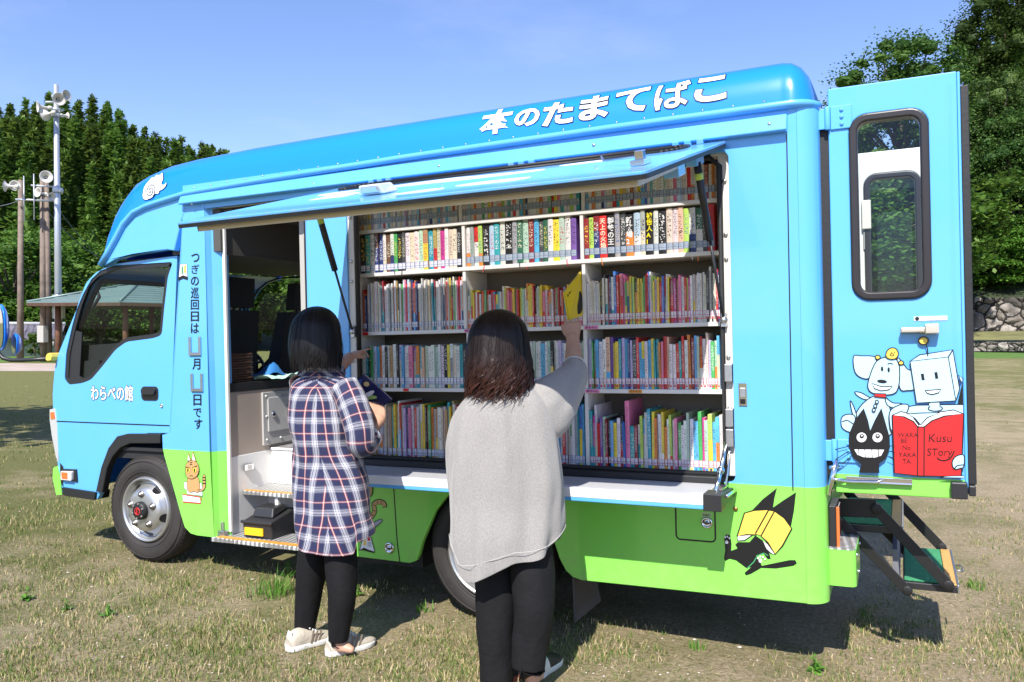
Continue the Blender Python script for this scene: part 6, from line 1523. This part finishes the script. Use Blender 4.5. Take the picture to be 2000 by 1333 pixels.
def hair(name, m, c, rx, ry, rz_top, zbot, flare, parent, seed, fwd, rag=.035, wave=0.0, n_lock=420):
    """bob: a base shell under several hundred overlapping flat locks that follow the skull and hang to the hem"""
    rr = random.Random(seed); b = MB(); f = Vector(fwd).normalized(); s_ = f.cross(UP); c = Vector(c)
    open_a = .85     # half angle left open round the face
    def pt(a, t, k=1.0):
        # t 0 crown, 1 hem; a angle from the back
        arc = rz_top*1.5708; H = c.z-zbot+arc
        if t*H <= arc: ang = t*H/rz_top; rad = math.sin(ang); z = c.z+rz_top*math.cos(ang)
        else: rad = 1.0; z = c.z-(t*H-arc)
        low = max(0, (c.z-z)/(c.z-zbot+1e-6)); fl = 1+flare*math.sin(min(1, low*1.15)*math.pi*.75)-.10*max(0, low-.75)*4*.25
        k = k*(1+.075*noise.noise(Vector((math.sin(a)*1.6+seed, math.cos(a)*1.6, t*2.2)))*min(1, t*3)+.03*noise.noise(Vector((a*4, t*1.5, seed)))-(.02*math.exp(-(a-.25)**2*60) if t < .5 else 0))
        x = math.sin(a)*rx*rad*fl*k; y = -math.cos(a)*ry*rad*fl*k
        return c+s_*x+f*y+UP*(z-c.z)
    rings = [[pt(-math.pi+open_a+(2*math.pi-2*open_a)*i/36, max(.003, .93*t/16), .965) for i in range(37)] for t in range(17)]
    b.loft(rings, False, 0)
    for i in range(n_lock):
        a = rr.uniform(-math.pi+open_a, math.pi-open_a); t0 = rr.choice([.01, .05, .15, .3, .45]); t1 = rr.uniform(.93, 1.0)+rr.uniform(-.5, .5)*rag/.3
        fly = i % 9 == 0; wd = rr.uniform(.0012, .002) if fly else rr.uniform(.003, .009); ph = rr.uniform(0, 6.28); lift = rr.uniform(1.02, 1.10) if fly else rr.uniform(.975, 1.045); da = rr.uniform(-.10, .10); rings = []
        n = 12
        for j in range(n+1):
            t = t0+(t1-t0)*j/n; low = max(0, t-.55)
            q = pt(a+da*(j/n)+wave*low*math.sin(j*1.5+ph)*.6, t, lift+wave*low*.35*math.sin(j*1.3+ph)); q2 = pt(a+da*(j/n)+.04, t, lift); tg = (q2-pt(a+da*(j/n), t, lift)).normalized() if t > .02 else s_
            w_ = wd*(1 if j < n-2 else (.75, .45, .05)[j-n+2]); out = (q-c); out.z = 0; out = out.normalized() if out.length > .001 else -f
            rings.append([q-tg*w_, q+out*wd*.25, q+tg*w_])
        b.loft(rings, False, 0)
    return b.build(name, m, parent)
def cloth_loft(name, rings, mats, parent, fold=.006, fscale=(7, 3), seed=0, closed=True, solid=.0025, uvscale=1.0, sub=1, foldfn=None):
    """rings of points -> cloth with noise folds, uv in metres (around, down)"""
    n = len(rings[0]); cen = [sum((Vector(p) for p in r_), Vector())/n for r_ in rings]; vs = []; U = []
    down = 0
    for i, r_ in enumerate(rings):
        if i: down += (cen[i]-cen[i-1]).length
        acc = 0; row = []
        for k in range(n+1):
            p = Vector(r_[k % n])
            if k: acc += (p-Vector(r_[k-1])).length
            row.append((acc, -down))
        tot = acc/2; U.append([((a-tot)*uvscale, d*uvscale) for a, d in row])
        for k in range(n):
            p = Vector(r_[k]); o = p-cen[i]; a = 2*math.pi*k/n
            ax = (cen[min(i+1, len(cen)-1)]-cen[max(i-1, 0)]).normalized(); o = o-ax*o.dot(ax)
            if o.length > 1e-5: o.normalize()
            h = noise.noise(Vector((math.cos(a)*fscale[0]*.5+seed, math.sin(a)*fscale[0]*.5, down*fscale[1]+a*.8)))+.5*noise.noise(Vector((math.cos(a)*fscale[0]+seed+9, math.sin(a)*fscale[0], down*fscale[1]*2.1-a*1.5)))
            if foldfn: h += foldfn(a, i/(len(rings)-1))
            vs.append(p+o*fold*h)
    fs = []; uvs = []
    for i in range(len(rings)-1):
        for k in range(n if closed else n-1):
            k2 = (k+1) % n; fs.append((i*n+k, i*n+k2, (i+1)*n+k2, (i+1)*n+k)); uvs += [U[i][k], U[i][k+1], U[i+1][k+1], U[i+1][k]]
    me = bpy.data.meshes.new(name); me.from_pydata([tuple(v) for v in vs], [], fs)
    for q in mats if isinstance(mats, list) else [mats]: me.materials.append(q)
    u = me.uv_layers.new(name="UVMap"); u.data.foreach_set("uv", [q for p in uvs for q in p]); me.polygons.foreach_set("use_smooth", [True]*len(fs)); me.update()
    o = bpy.data.objects.new(name, me); link(o, parent)
    if solid: m = o.modifiers.new("s", 'SOLIDIFY'); m.thickness = solid; m.offset = 1
    if sub: m = o.modifiers.new("d", 'SUBSURF'); m.levels = m.render_levels = sub
    return o
def ering(c, a, b_, n=40, ax=None, ay=None, pw=1.0):
    c = Vector(c); ax = ax or CR; ay = ay or CF
    f = lambda t: math.copysign(abs(t)**pw, t)
    return [c+ax*a*f(math.sin(2*math.pi*k/n+math.pi))+ay*b_*f(math.cos(2*math.pi*k/n+math.pi)) for k in range(n)]
def densify(tab, n):
    """rows of numbers -> n smoothly interpolated rows"""
    out = []; k = len(tab)-1
    for i in range(n):
        t = k*i/(n-1); j = min(int(t), k-1); u = t-j; p = [tab[max(0, min(k, j+q))] for q in (-1, 0, 1, 2)]
        out.append([.5*((2*p[1][c])+(-p[0][c]+p[2][c])*u+(2*p[0][c]-5*p[1][c]+4*p[2][c]-p[3][c])*u*u+(-p[0][c]+3*p[1][c]-3*p[2][c]+p[3][c])*u**3) for c in range(len(tab[0]))])
    return out
def px_rings(rows, y, n, npts=44, pw=.9):
    """rows: (pixel y, left, right, depth half, shift in depth): rings whose outline is what the photo shows on the plane y"""
    out = []
    for py, xl, xr, dp, sh in densify(rows, n):
        a, c = W(xl, py, y), W(xr, py, y); m = (a+c)/2; d = (c-a); d.z = 0
        out.append(ering(m+CF*sh, d.length/2, dp, npts, pw=pw))
    return out
def tube_rings(pts, rs, n, npts=26):
    tab = [(p[0], p[1], p[2], r if not isinstance(r, tuple) else r[0], r if not isinstance(r, tuple) else r[1]) for p, r in zip(pts, rs)]; rows = densify(tab, n); out = []; prev = None
    for i, q in enumerate(rows):
        p = Vector(q[:3]); d = (Vector(rows[min(i+1, n-1)][:3])-Vector(rows[max(0, i-1)][:3])).normalized()
        u = (prev-d*prev.dot(d)).normalized() if prev else d.cross(CF if abs(d.dot(CF)) < .9 else UP).normalized()
        prev = u; v = d.cross(u); out.append([p+u*q[3]*math.cos(2*math.pi*k/npts)+v*q[4]*math.sin(2*math.pi*k/npts) for k in range(npts)])
    return out
# ---------------------------------------------------------------- first reader: plaid shirt dress
def plaid_mat():
    g = NG("plaid_cotton"); g.set(Roughness=.85, Sheen_Weight=.1)
    uv = g.sep(g.n("UVMap", uv_map="UVMap").outputs[0]); P = .104
    def fr(x, ph): return g.math('FRACT', g.math('ADD', g.math('DIVIDE', x, P), ph))
    def band(f, c, w_): return g.math('LESS_THAN', g.math('ABSOLUTE', g.math('SUBTRACT', f, c)), w_)
    # sett: navy ground, white bar edged with thin dark lines, single red-and-pale line
    def sett(f):
        c = g.mix(band(f, .30, .15), (.014, .018, .066), (.50, .50, .56))
        for x in (.17, .235, .36, .43): c = g.mix(band(f, x, .012), c, (.02, .022, .05))
        c = g.mix(band(f, .74, .048), c, (.34, .045, .05)); c = g.mix(band(f, .74, .020), c, (.72, .55, .50)); return c
    a = sett(fr(uv[0], .13)); c = sett(fr(uv[1], .4))
    tw = g.math('GREATER_THAN', g.math('SINE', g.math('MULTIPLY', g.math('ADD', uv[0], uv[1]), 1600)), 0.0)
    g.base(g.mix(g.math('ADD', .36, g.math('MULTIPLY', tw, .10)), a, c)); g.bump(g.noise(22, 3), .25, .012); return g.m
PLAID = plaid_mat()
def black_cloth(name, c=(.0065, .0065, .0075)): return mat(name, c, .8, bump=(35, .35), spec=.25)
def shoe(parent, heel, toe, w_, m_up, m_sole, name="shoe"):
    heel, toe = Vector(heel), Vector(toe); d = toe-heel; d.z = 0; L = d.length; d.normalize(); s_ = Vector((-d.y, d.x, 0)); root = empty(name, parent=parent)
    prof = [(0, .62, .055), (.06, .80, .085), (.18, .86, .098), (.32, .82, .092), (.48, .90, .078), (.64, 1.0, .062), (.80, .96, .050), (.92, .72, .042), (1.0, .25, .03)]
    b = MB(); rings = []
    for t, k, h in prof:
        c = heel+d*L*t; ww = w_*.5*k; rings.append([c+s_*ww*x+UP*(.020+(h-.020)*z) for x, z in ((1, 0), (1.02, .35), (.86, .75), (.42, 1.0), (0, 1.04), (-.42, 1.0), (-.86, .75), (-1.02, .35), (-1, 0))])
    b.loft(rings, False, 0); b.f.append(tuple(range(9))); b.m.append(0)
    up = b.build("upper", m_up, root); sb = up.modifiers.new("d", 'SUBSURF'); sb.levels = sb.render_levels = 2
    b = MB(); out = []
    for t, k, h in prof: out.append((heel+d*L*t+s_*w_*.53*k))
    back = [heel+d*L*t-s_*w_*.53*k for t, k, h in prof]; loop = [heel-d*.012]+out+[toe+d*.008]+back[::-1]
    b.loft([[q+UP*z for q in [heel+(p-heel)*sc for p in loop]] for z, sc in ((.002, .985), (.012, 1.0), (.024, 1.0), (.028, .97))], True, 0, True); b.build("sole", m_sole, root, .003)
    return root, d, s_, L
def stripes(root, heel, d, s_, L, w_, m, side):
    for j in range(3):
        b = MB(); t = .40+.085*j; pts = []
        for q in range(6):
            u = q/5; tt = t+.06*u; c = heel+d*L*tt+s_*side*w_*.5*(.93-.10*u*u)*1.05+UP*(.026+.052*u); pts.append([c-d*.0055, c+d*.0055])
        b.loft(pts, False, 0); b.build("stripe", m, root)
def reader_one():
    root = empty("person", (-2.44, -.62, 0)); tag(root, "person with black bob in a long plaid shirt, holding a dark blue book", "person", "people choosing books")
    # work in world space, then hand the parts to the root
    kids = []
    hold = empty("tmp")
    Y = -.62; fwd = Vector((.42, .90, 0)).normalized(); side_ = fwd.cross(UP)
    hc = W(624, 652, Y); hc = Vector((hc.x, hc.y, hc.z)); r = .098
    b = MB()
    b.sphere(hc, r, 20, 0, (.92, 1.05, 1.18)); b.sphere(hc+fwd*.03-UP*.045, r*.78, 16, 0, (.85, 1, 1)); b.sphere(hc+fwd*.105-UP*.012, .015, 8, 0, (.8, 1, 1.6)); b.sphere(hc+fwd*.055-UP*.108, .03, 10)
    for sg in (-1, 1): b.sphere(hc+side_*.092*sg-UP*.005, .026, 10, 0, (.4, .8, 1.2))
    nk = W(628, 728, Y); limb(b, [hc-UP*.05, nk, nk-UP*.05], [.055, .052, .07])
    hips = W(645, 985, Y); chest = W(625, 820, Y); waist = W(640, 905, Y)
    b.loft([ering(c, a, d_, 24) for c, a, d_ in ((W(625, 742, Y), .07, .055), (W(625, 768, Y), .105, .06), (chest, .10, .075), (waist, .09, .075), (hips, .11, .08), (W(648, 1010, Y), .10, .075))], True, 0, True, True)
    shL, shR = W(586, 765, Y+.05), W(668, 768, Y-.02)
    # left arm reaching forward to the row of books, right arm bent round the blue book
    elL = W(646, 736, -.30); wrL = W(682, 699, -.09)
    limb(b, [shL, elL, wrL], [.046, .038, .030])
    tip = W(724, 677, .07); hand(b, wrL, W(712, 681, .03)-wrL, Vector((-.2, -.45, 1)), .160, (.10, .55, .75, .85), Vector((.5, .4, -.6)), thumb_curl=.3)
    elR = W(706, 868, -.66); wrR = W(742, 822, -.50)
    limb(b, [shR, elR, wrR], [.046, .037, .027]); 
    hand(b, wrR, W(735, 786, -.46)-wrR, Vector((.75, -.55, .0)), .155, (.45, .50, .50, .55), Vector((-1, -.3, .25)), thumb_curl=.1)
    # legs and ankles
    hipL, hipR = W(620, 1040, Y+.02), W(664, 1040, Y); knL, knR = W(604, 1150, -.60), W(668, 1158, -.66); anL, anR = W(596, 1240, -.60), W(662, 1252, -.66)
    limb(b, [hipL, knL, anL], [.045, .042, .032]); limb(b, [hipR, knR, anR], [.045, .042, .032])
    for an in (anL, anR): limb(b, [an, an-UP*(an.z-.05)+fwd*.01, an-UP*(an.z-.04)+(fwd*.6+side_*.8)*.06], [.032, .032, .018])
    remeshed("body", b, SKIN, hold, .0055, 5); face_parts(hc, fwd, UP, r, hold)
    hm = hair_mat("black_hair", (.006, .006, .008), (.008, .007, .008), hc.z-.15, hc.z)
    hair("hair", hm, hc+UP*.012-fwd*.012, .107, .114, .116, W(620, 716, Y).z, .10, hold, 4, fwd, .06, .16, 760)
    # trousers
    for hp, kn, an in ((W(620, 1035, Y+.02), knL, W(594, 1236, -.60)), (W(664, 1035, Y), knR, W(661, 1246, -.66))):
        kn2 = hp.lerp(an, .5)*.5+kn*.5; cloth_loft("trouser_leg", tube_rings([hp, hp.lerp(kn, .5), kn, kn.lerp(an, .5), an, an-UP*.012], [.070, .073, .063, .056, .045, .044], 26), black_cloth("black_trousers"), hold, .004, (5, 9), 3)
    # shirt dress: torso, then sleeves
    rows = [(727, 606, 650, .045, 0), (738, 592, 664, .062, 0), (752, 581, 676, .080, 0), (780, 577, 680, .092, 0), (830, 579, 682, .100, 0), (880, 585, 688, .104, 0), (930, 589, 702, .110, 0), (980, 592, 711, .116, 0), (1030, 597, 716, .126, 0), (1066, 603, 717, .128, 0)]
    def drape(a, t): return 1.1*math.sin(a*5+t*9)*max(0, t-.25)+1.2*math.exp(-((t-.52)/.05)**2)*math.sin(a*3+1)
    rings = px_rings(rows, Y, 64, 72, .88)
    nr = len(rings)
    for i, rg_ in enumerate(rings):
        t = i/(nr-1)
        if t > .8:     # shirt-tail hem, higher at the sides, lower at the back
            for k, p in enumerate(rg_):
                a = 2*math.pi*k/len(rg_); rg_[k] = p+UP*((t-.8)/.2)*(.030-.045*abs(math.cos(a))**.6+(.05 if math.sin(a) < -.6 else 0)*1.0)
    cloth_loft("shirt", rings, PLAID, hold, .011, (4, 5.5), 5, foldfn=drape)
    def sl(pts, rs, seed): return cloth_loft("sleeve", tube_rings(pts, rs, 30, 34), PLAID, hold, .007, (3, 11), seed)
    sl([W(672, 756, Y), W(690, 790, Y-.02), W(703, 838, Y-.04), W(705, 868, -.66), W(715, 862, -.62), W(722, 850, -.58)], [.066, .070, .066, .063, .057, .052], 2)
    cuff = tube_rings([W(712, 866, -.625), W(724, 849, -.575)], [.060, .056], 5, 30); cloth_loft("cuff", cuff, mat("cuff_lining", (.58, .58, .63), .85, bump=(40, .3)), hold, .003, (3, 8), 7)
    sl([W(590, 756, Y+.04), W(612, 752, -.46), W(646, 736, -.30), W(657, 725, -.23)], [.068, .060, .052, .047], 8)
    col = px_rings([(716, 600, 654, .05, .0), (724, 594, 660, .056, 0), (734, 590, 665, .062, 0)], Y, 7, 40); cloth_loft("collar", col, PLAID, hold, .002, (3, 8), 1)
    cream, sole, st_ = mat("shoe_beige", (.50, .44, .35), .75, var=(12, .12), bump=(60, .3)), mat("shoe_sole", (.72, .71, .68), .6, var=(9, .06)), mat("shoe_stripe", (.22, .17, .13), .7)
    for (h0, t0, s__) in (((562, 1273), (650, 1247), -1), ((640, 1282), (732, 1257), -1)):
        hl_, to_ = G(*h0), G(*t0); to_ = hl_+(to_-hl_).normalized()*.245; q, d, s_, L = shoe(hold, hl_, to_, .094, cream, sole); stripes(q, hl_, d, s_, L, .094, st_, -1)
        b = MB(); c = hl_+d*L*.02+UP*.06; b.loft([[c-s_*.022, c+s_*.022], [c-s_*.02+UP*.032+d*.008, c+s_*.02+UP*.032+d*.008]], False, 0); b.build("heel_tab", sole, q)
        b = MB()
        for j in range(4):
            c = hl_+d*L*(.42+.07*j)+UP*(.096-.012*j); b.tube([c-s_*.026-UP*.008, c+UP*.004, c+s_*.026-UP*.008], .0045, 6)
        b.build("laces", sole, q)
    return root, hold
def adopt(root, hold):
    bpy.context.view_layer.update(); inv_ = root.matrix_world.inverted()
    for ch in list(hold.children):
        ch.parent = root; ch.matrix_parent_inverse = inv_
    bpy.data.objects.remove(hold)
adopt(*reader_one())
# ---------------------------------------------------------------- second reader: loose grey jumper
def knit_mat():
    g = NG("grey_knit"); g.set(Roughness=.95, Sheen_Weight=.25, Sheen_Roughness=.5)
    uv = g.n("UVMap", uv_map="UVMap").outputs[0]; o = g.sep(uv)
    h = g.math('MULTIPLY', g.math('SINE', g.math('MULTIPLY', o[0], 1500)), g.math('SINE', g.math('MULTIPLY', o[1], 900)))
    n = g.noise(170, 4, rough=.8); m = g.noise(14, 3)
    c = g.ramp(n, [(.30, (.225, .213, .200)), (.50, (.295, .28, .265)), (.72, (.375, .36, .34))]); g.base(g.mix(g.math('MULTIPLY', m, .18), c, (.24, .23, .22)))
    g.bump(g.math('ADD', g.math('MULTIPLY', h, .35), n), .30, .004); return g.m
KNIT = knit_mat()
def reader_two():
    root = empty("person", (-1.50, -.62, 0)); tag(root, "person in a loose grey jumper reaching up to pull out a yellow book", "person", "people choosing books")
    hold = empty("tmp"); Y = -.62; fwd = Vector((-.02, 1, 0)).normalized(); side_ = fwd.cross(UP)
    hc = W(976, 672, Y); r = .100; b = MB()
    b.sphere(hc, r, 20, 0, (.92, 1.05, 1.18)); b.sphere(hc+fwd*.03-UP*.045, r*.78, 16, 0, (.85, 1, 1)); b.sphere(hc+fwd*.105-UP*.012, .015, 8, 0, (.8, 1, 1.6))
    for sg in (-1, 1): b.sphere(hc+side_*.094*sg-UP*.005, .026, 10, 0, (.4, .8, 1.2))
    nk = W(984, 755, Y); limb(b, [hc-UP*.05, nk, nk-UP*.05], [.057, .055, .08])
    b.loft([ering(c, a, d_, 24) for c, a, d_ in ((W(986, 765, Y), .08, .06), (W(988, 795, Y+.01), .11, .065), (W(990, 860, Y+.01), .11, .08), (W(998, 960, Y+.01), .11, .08), (W(1005, 1030, Y+.01), .12, .08), (W(1008, 1060, Y), .11, .08))], True, 0, True, True)
    shL, shR = W(925, 812, Y+.03), W(1055, 800, Y+.06)
    elR = W(1122, 742, -.32); wrR = W(1119, 662, -.10)
    limb(b, [shR, elR, W(1121, 706, -.21), wrR], [.042, .044, .043, .031])
    hand(b, wrR, W(1117, 622, -.035)-wrR, Vector((.10, -.8, .35)), .165, (.18, .50, .85, .95), Vector((-1, .1, .6)), thumb_curl=.15, spread=.10)
    elL = W(894, 935, Y+.04); wrL = W(905, 930, -.36); limb(b, [shL, elL, wrL], [.042, .036, .030]); hand(b, wrL, Vector((.3, 1, .1)), Vector((-.6, -.1, .8)), .158, (.4, .5, .5, .5), Vector((.6, .3, .5)))
    hipL, hipR = W(972, 1060, Y+.03), W(1036, 1055, Y+.03); knL, knR = W(968, 1190, Y), W(1042, 1186, Y); anL, anR = W(972, 1312, Y), W(1036, 1292, Y)
    for hp, kn, an in ((hipL, knL, anL), (hipR, knR, anR)):
        limb(b, [hp, kn, an], [.05, .048, .036]); limb(b, [an, an-UP*(an.z-.05)+fwd*.02, an-UP*(an.z-.04)+fwd*.10], [.034, .032, .022])
    remeshed("body", b, SKIN, hold, .0055, 5); face_parts(hc, fwd, UP, r, hold)
    hm = hair_mat("dark_brown_hair", (.016, .009, .007), (.060, .018, .011), W(980, 772, Y).z, W(980, 690, Y).z)
    hair("hair", hm, hc+UP*.020-fwd*.012, .124, .122, .126, W(978, 768, Y).z, .08, hold, 9, fwd, .07, .85, 820)
    for hp, kn, an, sd_ in ((W(972, 1055, Y+.03), knL, W(970, 1322, Y), 1), (W(1036, 1050, Y+.03), knR, W(1034, 1296, Y), 4)):
        cloth_loft("trouser_leg", tube_rings([hp, hp.lerp(kn, .5), kn, kn.lerp(an, .55), an, an-UP*.01], [(.080, .075), (.092, .085), (.083, .078), (.076, .072), (.068, .068), (.068, .068)], 34), black_cloth("black_slacks", (.008, .008, .009)), hold, .008, (3.5, 8), sd_)
    # jumper body with its slanting hem
    rows = [(742, 968, 1008, .045, 0), (752, 950, 1024, .068, 0), (766, 930, 1044, .088, 0), (790, 912, 1064, .108, 0), (830, 899, 1078, .122, 0), (880, 893, 1086, .130, 0), (930, 892, 1090, .135, 0), (980, 893, 1091, .136, 0), (1030, 895, 1092, .148, 0), (1062, 897, 1091, .150, 0), (1085, 899, 1090, .150, 0)]
    rings = px_rings(rows, Y, 70, 84, .86); nr = len(rings); HEM = [(0, .055), (.10, -.090), (.22, -.075), (.40, -.030), (.55, .006), (.72, .012), (.82, .03), (.93, .075), (1, .12)]
    for i, rg_ in enumerate(rings):
        t = i/(nr-1)
        if t > .55:
            k_ = ((t-.55)/.45)**1.6; xs_ = [p.dot(CR) for p in rg_]; lo, hi = min(xs_), max(xs_)
            for k, p in enumerate(rg_): rg_[k] = p+UP*k_*interp(HEM, (xs_[k]-lo)/(hi-lo))*(1 if (p-Vector((-1.5, -.62, 0))).dot(CF) < .02 else .5)
    def drape(a, t): return (.9*math.sin(a*7+math.sin(t*4)*1.5)+.7*math.sin(a*12+2+math.sin(t*3)))*max(0, t-.25)*1.5+.8*math.sin(a*3+t*6)*(1-t)
    cloth_loft("jumper", rings, KNIT, hold, .010, (3, 3.2), 4, foldfn=drape)
    n0 = len(rings)
    # hem rib line
    line = [rings[-8][k] for k in range(0, 84)]; cen = sum(line, Vector())/84; b = MB(); b.tube([p+(p-cen).normalized()*.0135 for p in line+[line[0]]], .0011, 6); b.build("hem_seam", mat("seam_grey", (.50, .49, .47), .9), hold)
    # wide raised right sleeve and lowered left sleeve
    cloth_loft("sleeve", tube_rings([W(1030, 812, Y+.07), W(1056, 806, Y+.08), W(1080, 786, -.48), W(1104, 756, -.37), W(1118, 735, -.29), W(1121, 718, -.245)], [(.120, .055), (.132, .066), (.118, .068), (.085, .064), (.064, .062), (.056, .056)], 40, 44), KNIT, hold, .010, (3, 7), 12)
    b = MB(); q = W(1121, 714, -.235); tb = tube_rings([q, q+(W(1120, 700, -.20)-q).normalized()*.004], [.050, .049], 3, 24); b.tube([p for p in tb[1]]+[tb[1][0]], .004, 6); b.build("cuff_edge", mat("cuff_white", (.62, .62, .62), .8), hold)
    cloth_loft("sleeve", tube_rings([W(932, 786, Y+.02), W(908, 822, Y+.01), W(896, 870, Y), W(895, 930, Y+.02), W(900, 980, Y+.06)], [(.050, .06), (.056, .075), (.054, .085), (.047, .075), (.036, .05)], 30, 36), KNIT, hold, .008, (3, 6), 15)
    for (h0, t0), m1 in ((((1040, 1328), (1046, 1296)), mat("sandal_white", (.62, .60, .55), .6)), (((962, 1349), (968, 1318)), mat("sandal_red", (.20, .025, .02), .6))):
        hl_ = G(*h0); d0 = Vector((.10, 1, 0)).normalized(); q, d, s_, L = shoe(hold, hl_, hl_+d0*.24, .092, mat("slip_on_black", (.02, .018, .018), .6), mat("slip_on_sole", (.25, .07, .05), .7) if h0[0] < 1000 else mat("shoe_sole"))
        b = MB(); b.loft([[hl_+d*L*t+s_*.05*math.cos(a)+UP*(.03+.065*math.sin(a)) for a in [math.pi*k/12 for k in range(13)]] for t in (.10, .30)], False, 0); b.build("strap", m1, q)
    return root, hold
adopt(*reader_two())
# ---------------------------------------------------------------- the two books in their hands
def held_book(name, corners, thick, mats, paint_fn, label):
    """corners: top, right, bottom, left in world space; the cover lies on the camera side"""
    p = [Vector(q) for q in corners]; c = sum(p, Vector())/4; nrm = (p[1]-p[0]).cross(p[3]-p[0]).normalized()
    if nrm.dot(CAMPOS-c) < 0: nrm = -nrm
    root = empty(name, c); p = [q-c for q in p]; b = MB(); q2 = [q-nrm*thick for q in p]; t = .0016
    for lift in (0, -(thick-t)): b.hexa([q+nrm*(lift-t) for q in p]+[q+nrm*lift for q in p], 0)
    ins = [q*.975 for q in p]; b.hexa([q-nrm*(thick-t*1.2) for q in ins]+[q-nrm*t*1.1 for q in ins], 1)
    b.hexa([p[0]-nrm*thick, p[0]*.985+p[1]*.015-nrm*thick, p[3]*.985+p[2]*.015-nrm*thick, p[3]-nrm*thick, p[0], p[0]*.985+p[1]*.015, p[3]*.985+p[2]*.015, p[3]], 0)
    b.build("cover", mats, root); b = MB()
    def T(u, v, l=0.0006): return p[3].lerp(p[2], u).lerp(p[0].lerp(p[1], u), v)+nrm*l
    paint_fn(b, T); b.build("cover_art", [YEL, WVN, mat("leaf_green_print", (.35, .55, .15), .4), mat("blush_print", (.70, .45, .28), .4), INK, mat("night_blue_print", (.05, .10, .28), .4)], root); tag(root, label, "book")
def flat(b, T, pts, m, l): b.add([T(*q, l) for q in pts], geometry.tessellate_polygon([[Vector((*q, 0)) for q in pts]]), m)
def art_blue(b, T):
    flat(b, T, smooth_loop([(.03, .05), (.35, .03), (.5, .35), (.42, .55), (.2, .75), (.04, .8)], 3), 5, .0006)
    flat(b, T, ellipse(.26, .84, .07, .07, 16), 0, .0009); flat(b, T, ellipse(.26, .84, .05, .05, 12), 3, .0011)
    for k, (cx, cy, a, m) in enumerate(((.46, .60, .3, 1), (.62, .66, .9, 2), (.60, .48, -.5, 1), (.42, .48, 1.8, 3), (.52, .70, 1.5, 1), (.50, .55, 0, 3))): flat(b, T, ellipse(cx, cy, .15, .06, 14, a), m, .0010+.0002*k)
    for k in range(7): flat(b, T, [(.14+k*.075, .10), (.18+k*.075, .10), (.18+k*.075, .16), (.14+k*.075, .155)][:4], 1, .0012) if k % 2 else flat(b, T, ellipse(.16+k*.075, .13, .018, .03, 8), 1, .0012)
    for k in range(4): flat(b, T, [(.93, .28+k*.09), (.96, .28+k*.09), (.96, .33+k*.09), (.93, .34+k*.09)], 1, .0012)
held_book("blue_book", (W(711, 731, -.475), W(765, 781, -.44), W(707, 824, -.47), W(655, 772, -.50)), .016, [mat("navy_cover", (.014, .018, .075), .3, coat=.4), PAGES], art_blue, "dark blue picture book held under the plaid reader's arm")
def art_yellow(b, T):
    flat(b, T, smooth_loop([(.62, .10), (.80, .06), (.95, .15), (.97, .45), (.85, .60), (.72, .50), (.66, .35)], 3), 4, .0007)
    for k in range(7): flat(b, T, ellipse(.16+k*.11, .78+.02*(k % 2), .035, .045, 8, k), 4, .0008)
held_book("yellow_book", (W(1102, 571, -.02), W(1135, 530, .11), W(1139, 616, .11), W(1111, 626, -.025)), .010, [mat("yellow_cover", (.80, .60, .02), .35, coat=.4), PAGES], art_yellow, "yellow picture book being pulled off the third shelf by a raised hand")
# ================================================================== odds and ends in the entrance
def L(x, y, z): return L2W((x, y, z))
def bus_thing(name, lo, label, cat): 
    o = empty(name, L(*lo), (0, -RAKE, 0)); return tag(o, label, cat)
basket = bus_thing("wicker_basket", (.50, .22, 1.151), "dark brown wicker basket on the black ledge inside the entrance", "basket")
b = MB()
for k in range(11):
    z = .008+k*.0165; rr_ = .002*(k % 2); rr = rrect(-.17-rr_, -.11-rr_, .17+rr_, .11+rr_, .03, 3); pts = [(x, y, z) for x, y in rr]; b.tube(pts+[pts[0]], .0085, 6)
b.build("wicker_side", mat("wicker", (.075, .032, .018), .6, var=(40, .4), bump=(90, .6)), basket)
b = MB(); b.box((-.165, -.105, .0), (.165, .105, .012)); b.build("wicker_base", MATS["wicker"], basket)
cloth = bus_thing("blue_cloth", (.53, .56, 1.151), "bright blue folded bag behind the wicker basket", "cloth")
b = MB(); rings = []
for i in range(9):
    t = i/8; rings.append([(-.13+.26*u, -.16+.32*t, .004+.11*math.sin(math.pi*min(1, max(0, t)))**.6*(.6+.4*math.sin(u*5+t*7))*(1 if .02 < u < .98 else .4)) for u in [k/10 for k in range(11)]])
b.loft(rings, False, 0); o = b.build("fold", mat("bag_blue", (.03, .18, .48), .55, bump=(30, .4)), cloth)
tow = bus_thing("mint_towel", (.66, .62, 1.151), "crumpled mint and white towel on the black ledge", "towel")
b = MB(); rings = []
for i in range(15):
    t = i/14; rings.append([(-.09+.20*u+.02*math.sin(t*9), -.26+.52*t+.02*math.sin(u*8), .003+.022*abs(math.sin(u*6+t*5)+.6*math.sin(t*11-u*3))-(.03 if u > .85 else 0)*0) for u in [k/12 for k in range(13)]])
b.loft(rings, False, 0); b.build("towel_fold", mat("mint_cotton", (.42, .66, .58), .9, var=(9, .25), bump=(60, .5)), tow)
box = bus_thing("tool_box", (.93, .12, .2275), "black plastic box with a yellow front label on the lower step", "box")
b = MB(); b.hexa([(-.12, -.06, 0), (.10, -.06, 0), (.10, .16, 0), (-.12, .16, 0), (-.12, -.07, .10), (.10, -.07, .10), (.10, .16, .15), (-.12, .16, .15)], 0); b.box((-.13, -.08, .085), (.11, -.062, .105), 0); b.hexa([(-.09, -.02, .115), (.07, -.02, .115), (.07, .12, .15), (-.09, .12, .15), (-.08, .0, .17), (.06, .0, .17), (.06, .10, .18), (-.08, .10, .18)], 0)
b.build("shell", mat("box_black", (.025, .025, .027), .45), box, .008); b = MB(); b.box((-.10, -.0745, .018), (.04, -.064, .062)); b.build("front_label", mat("label_yellow", (.80, .52, .02), .45), box)
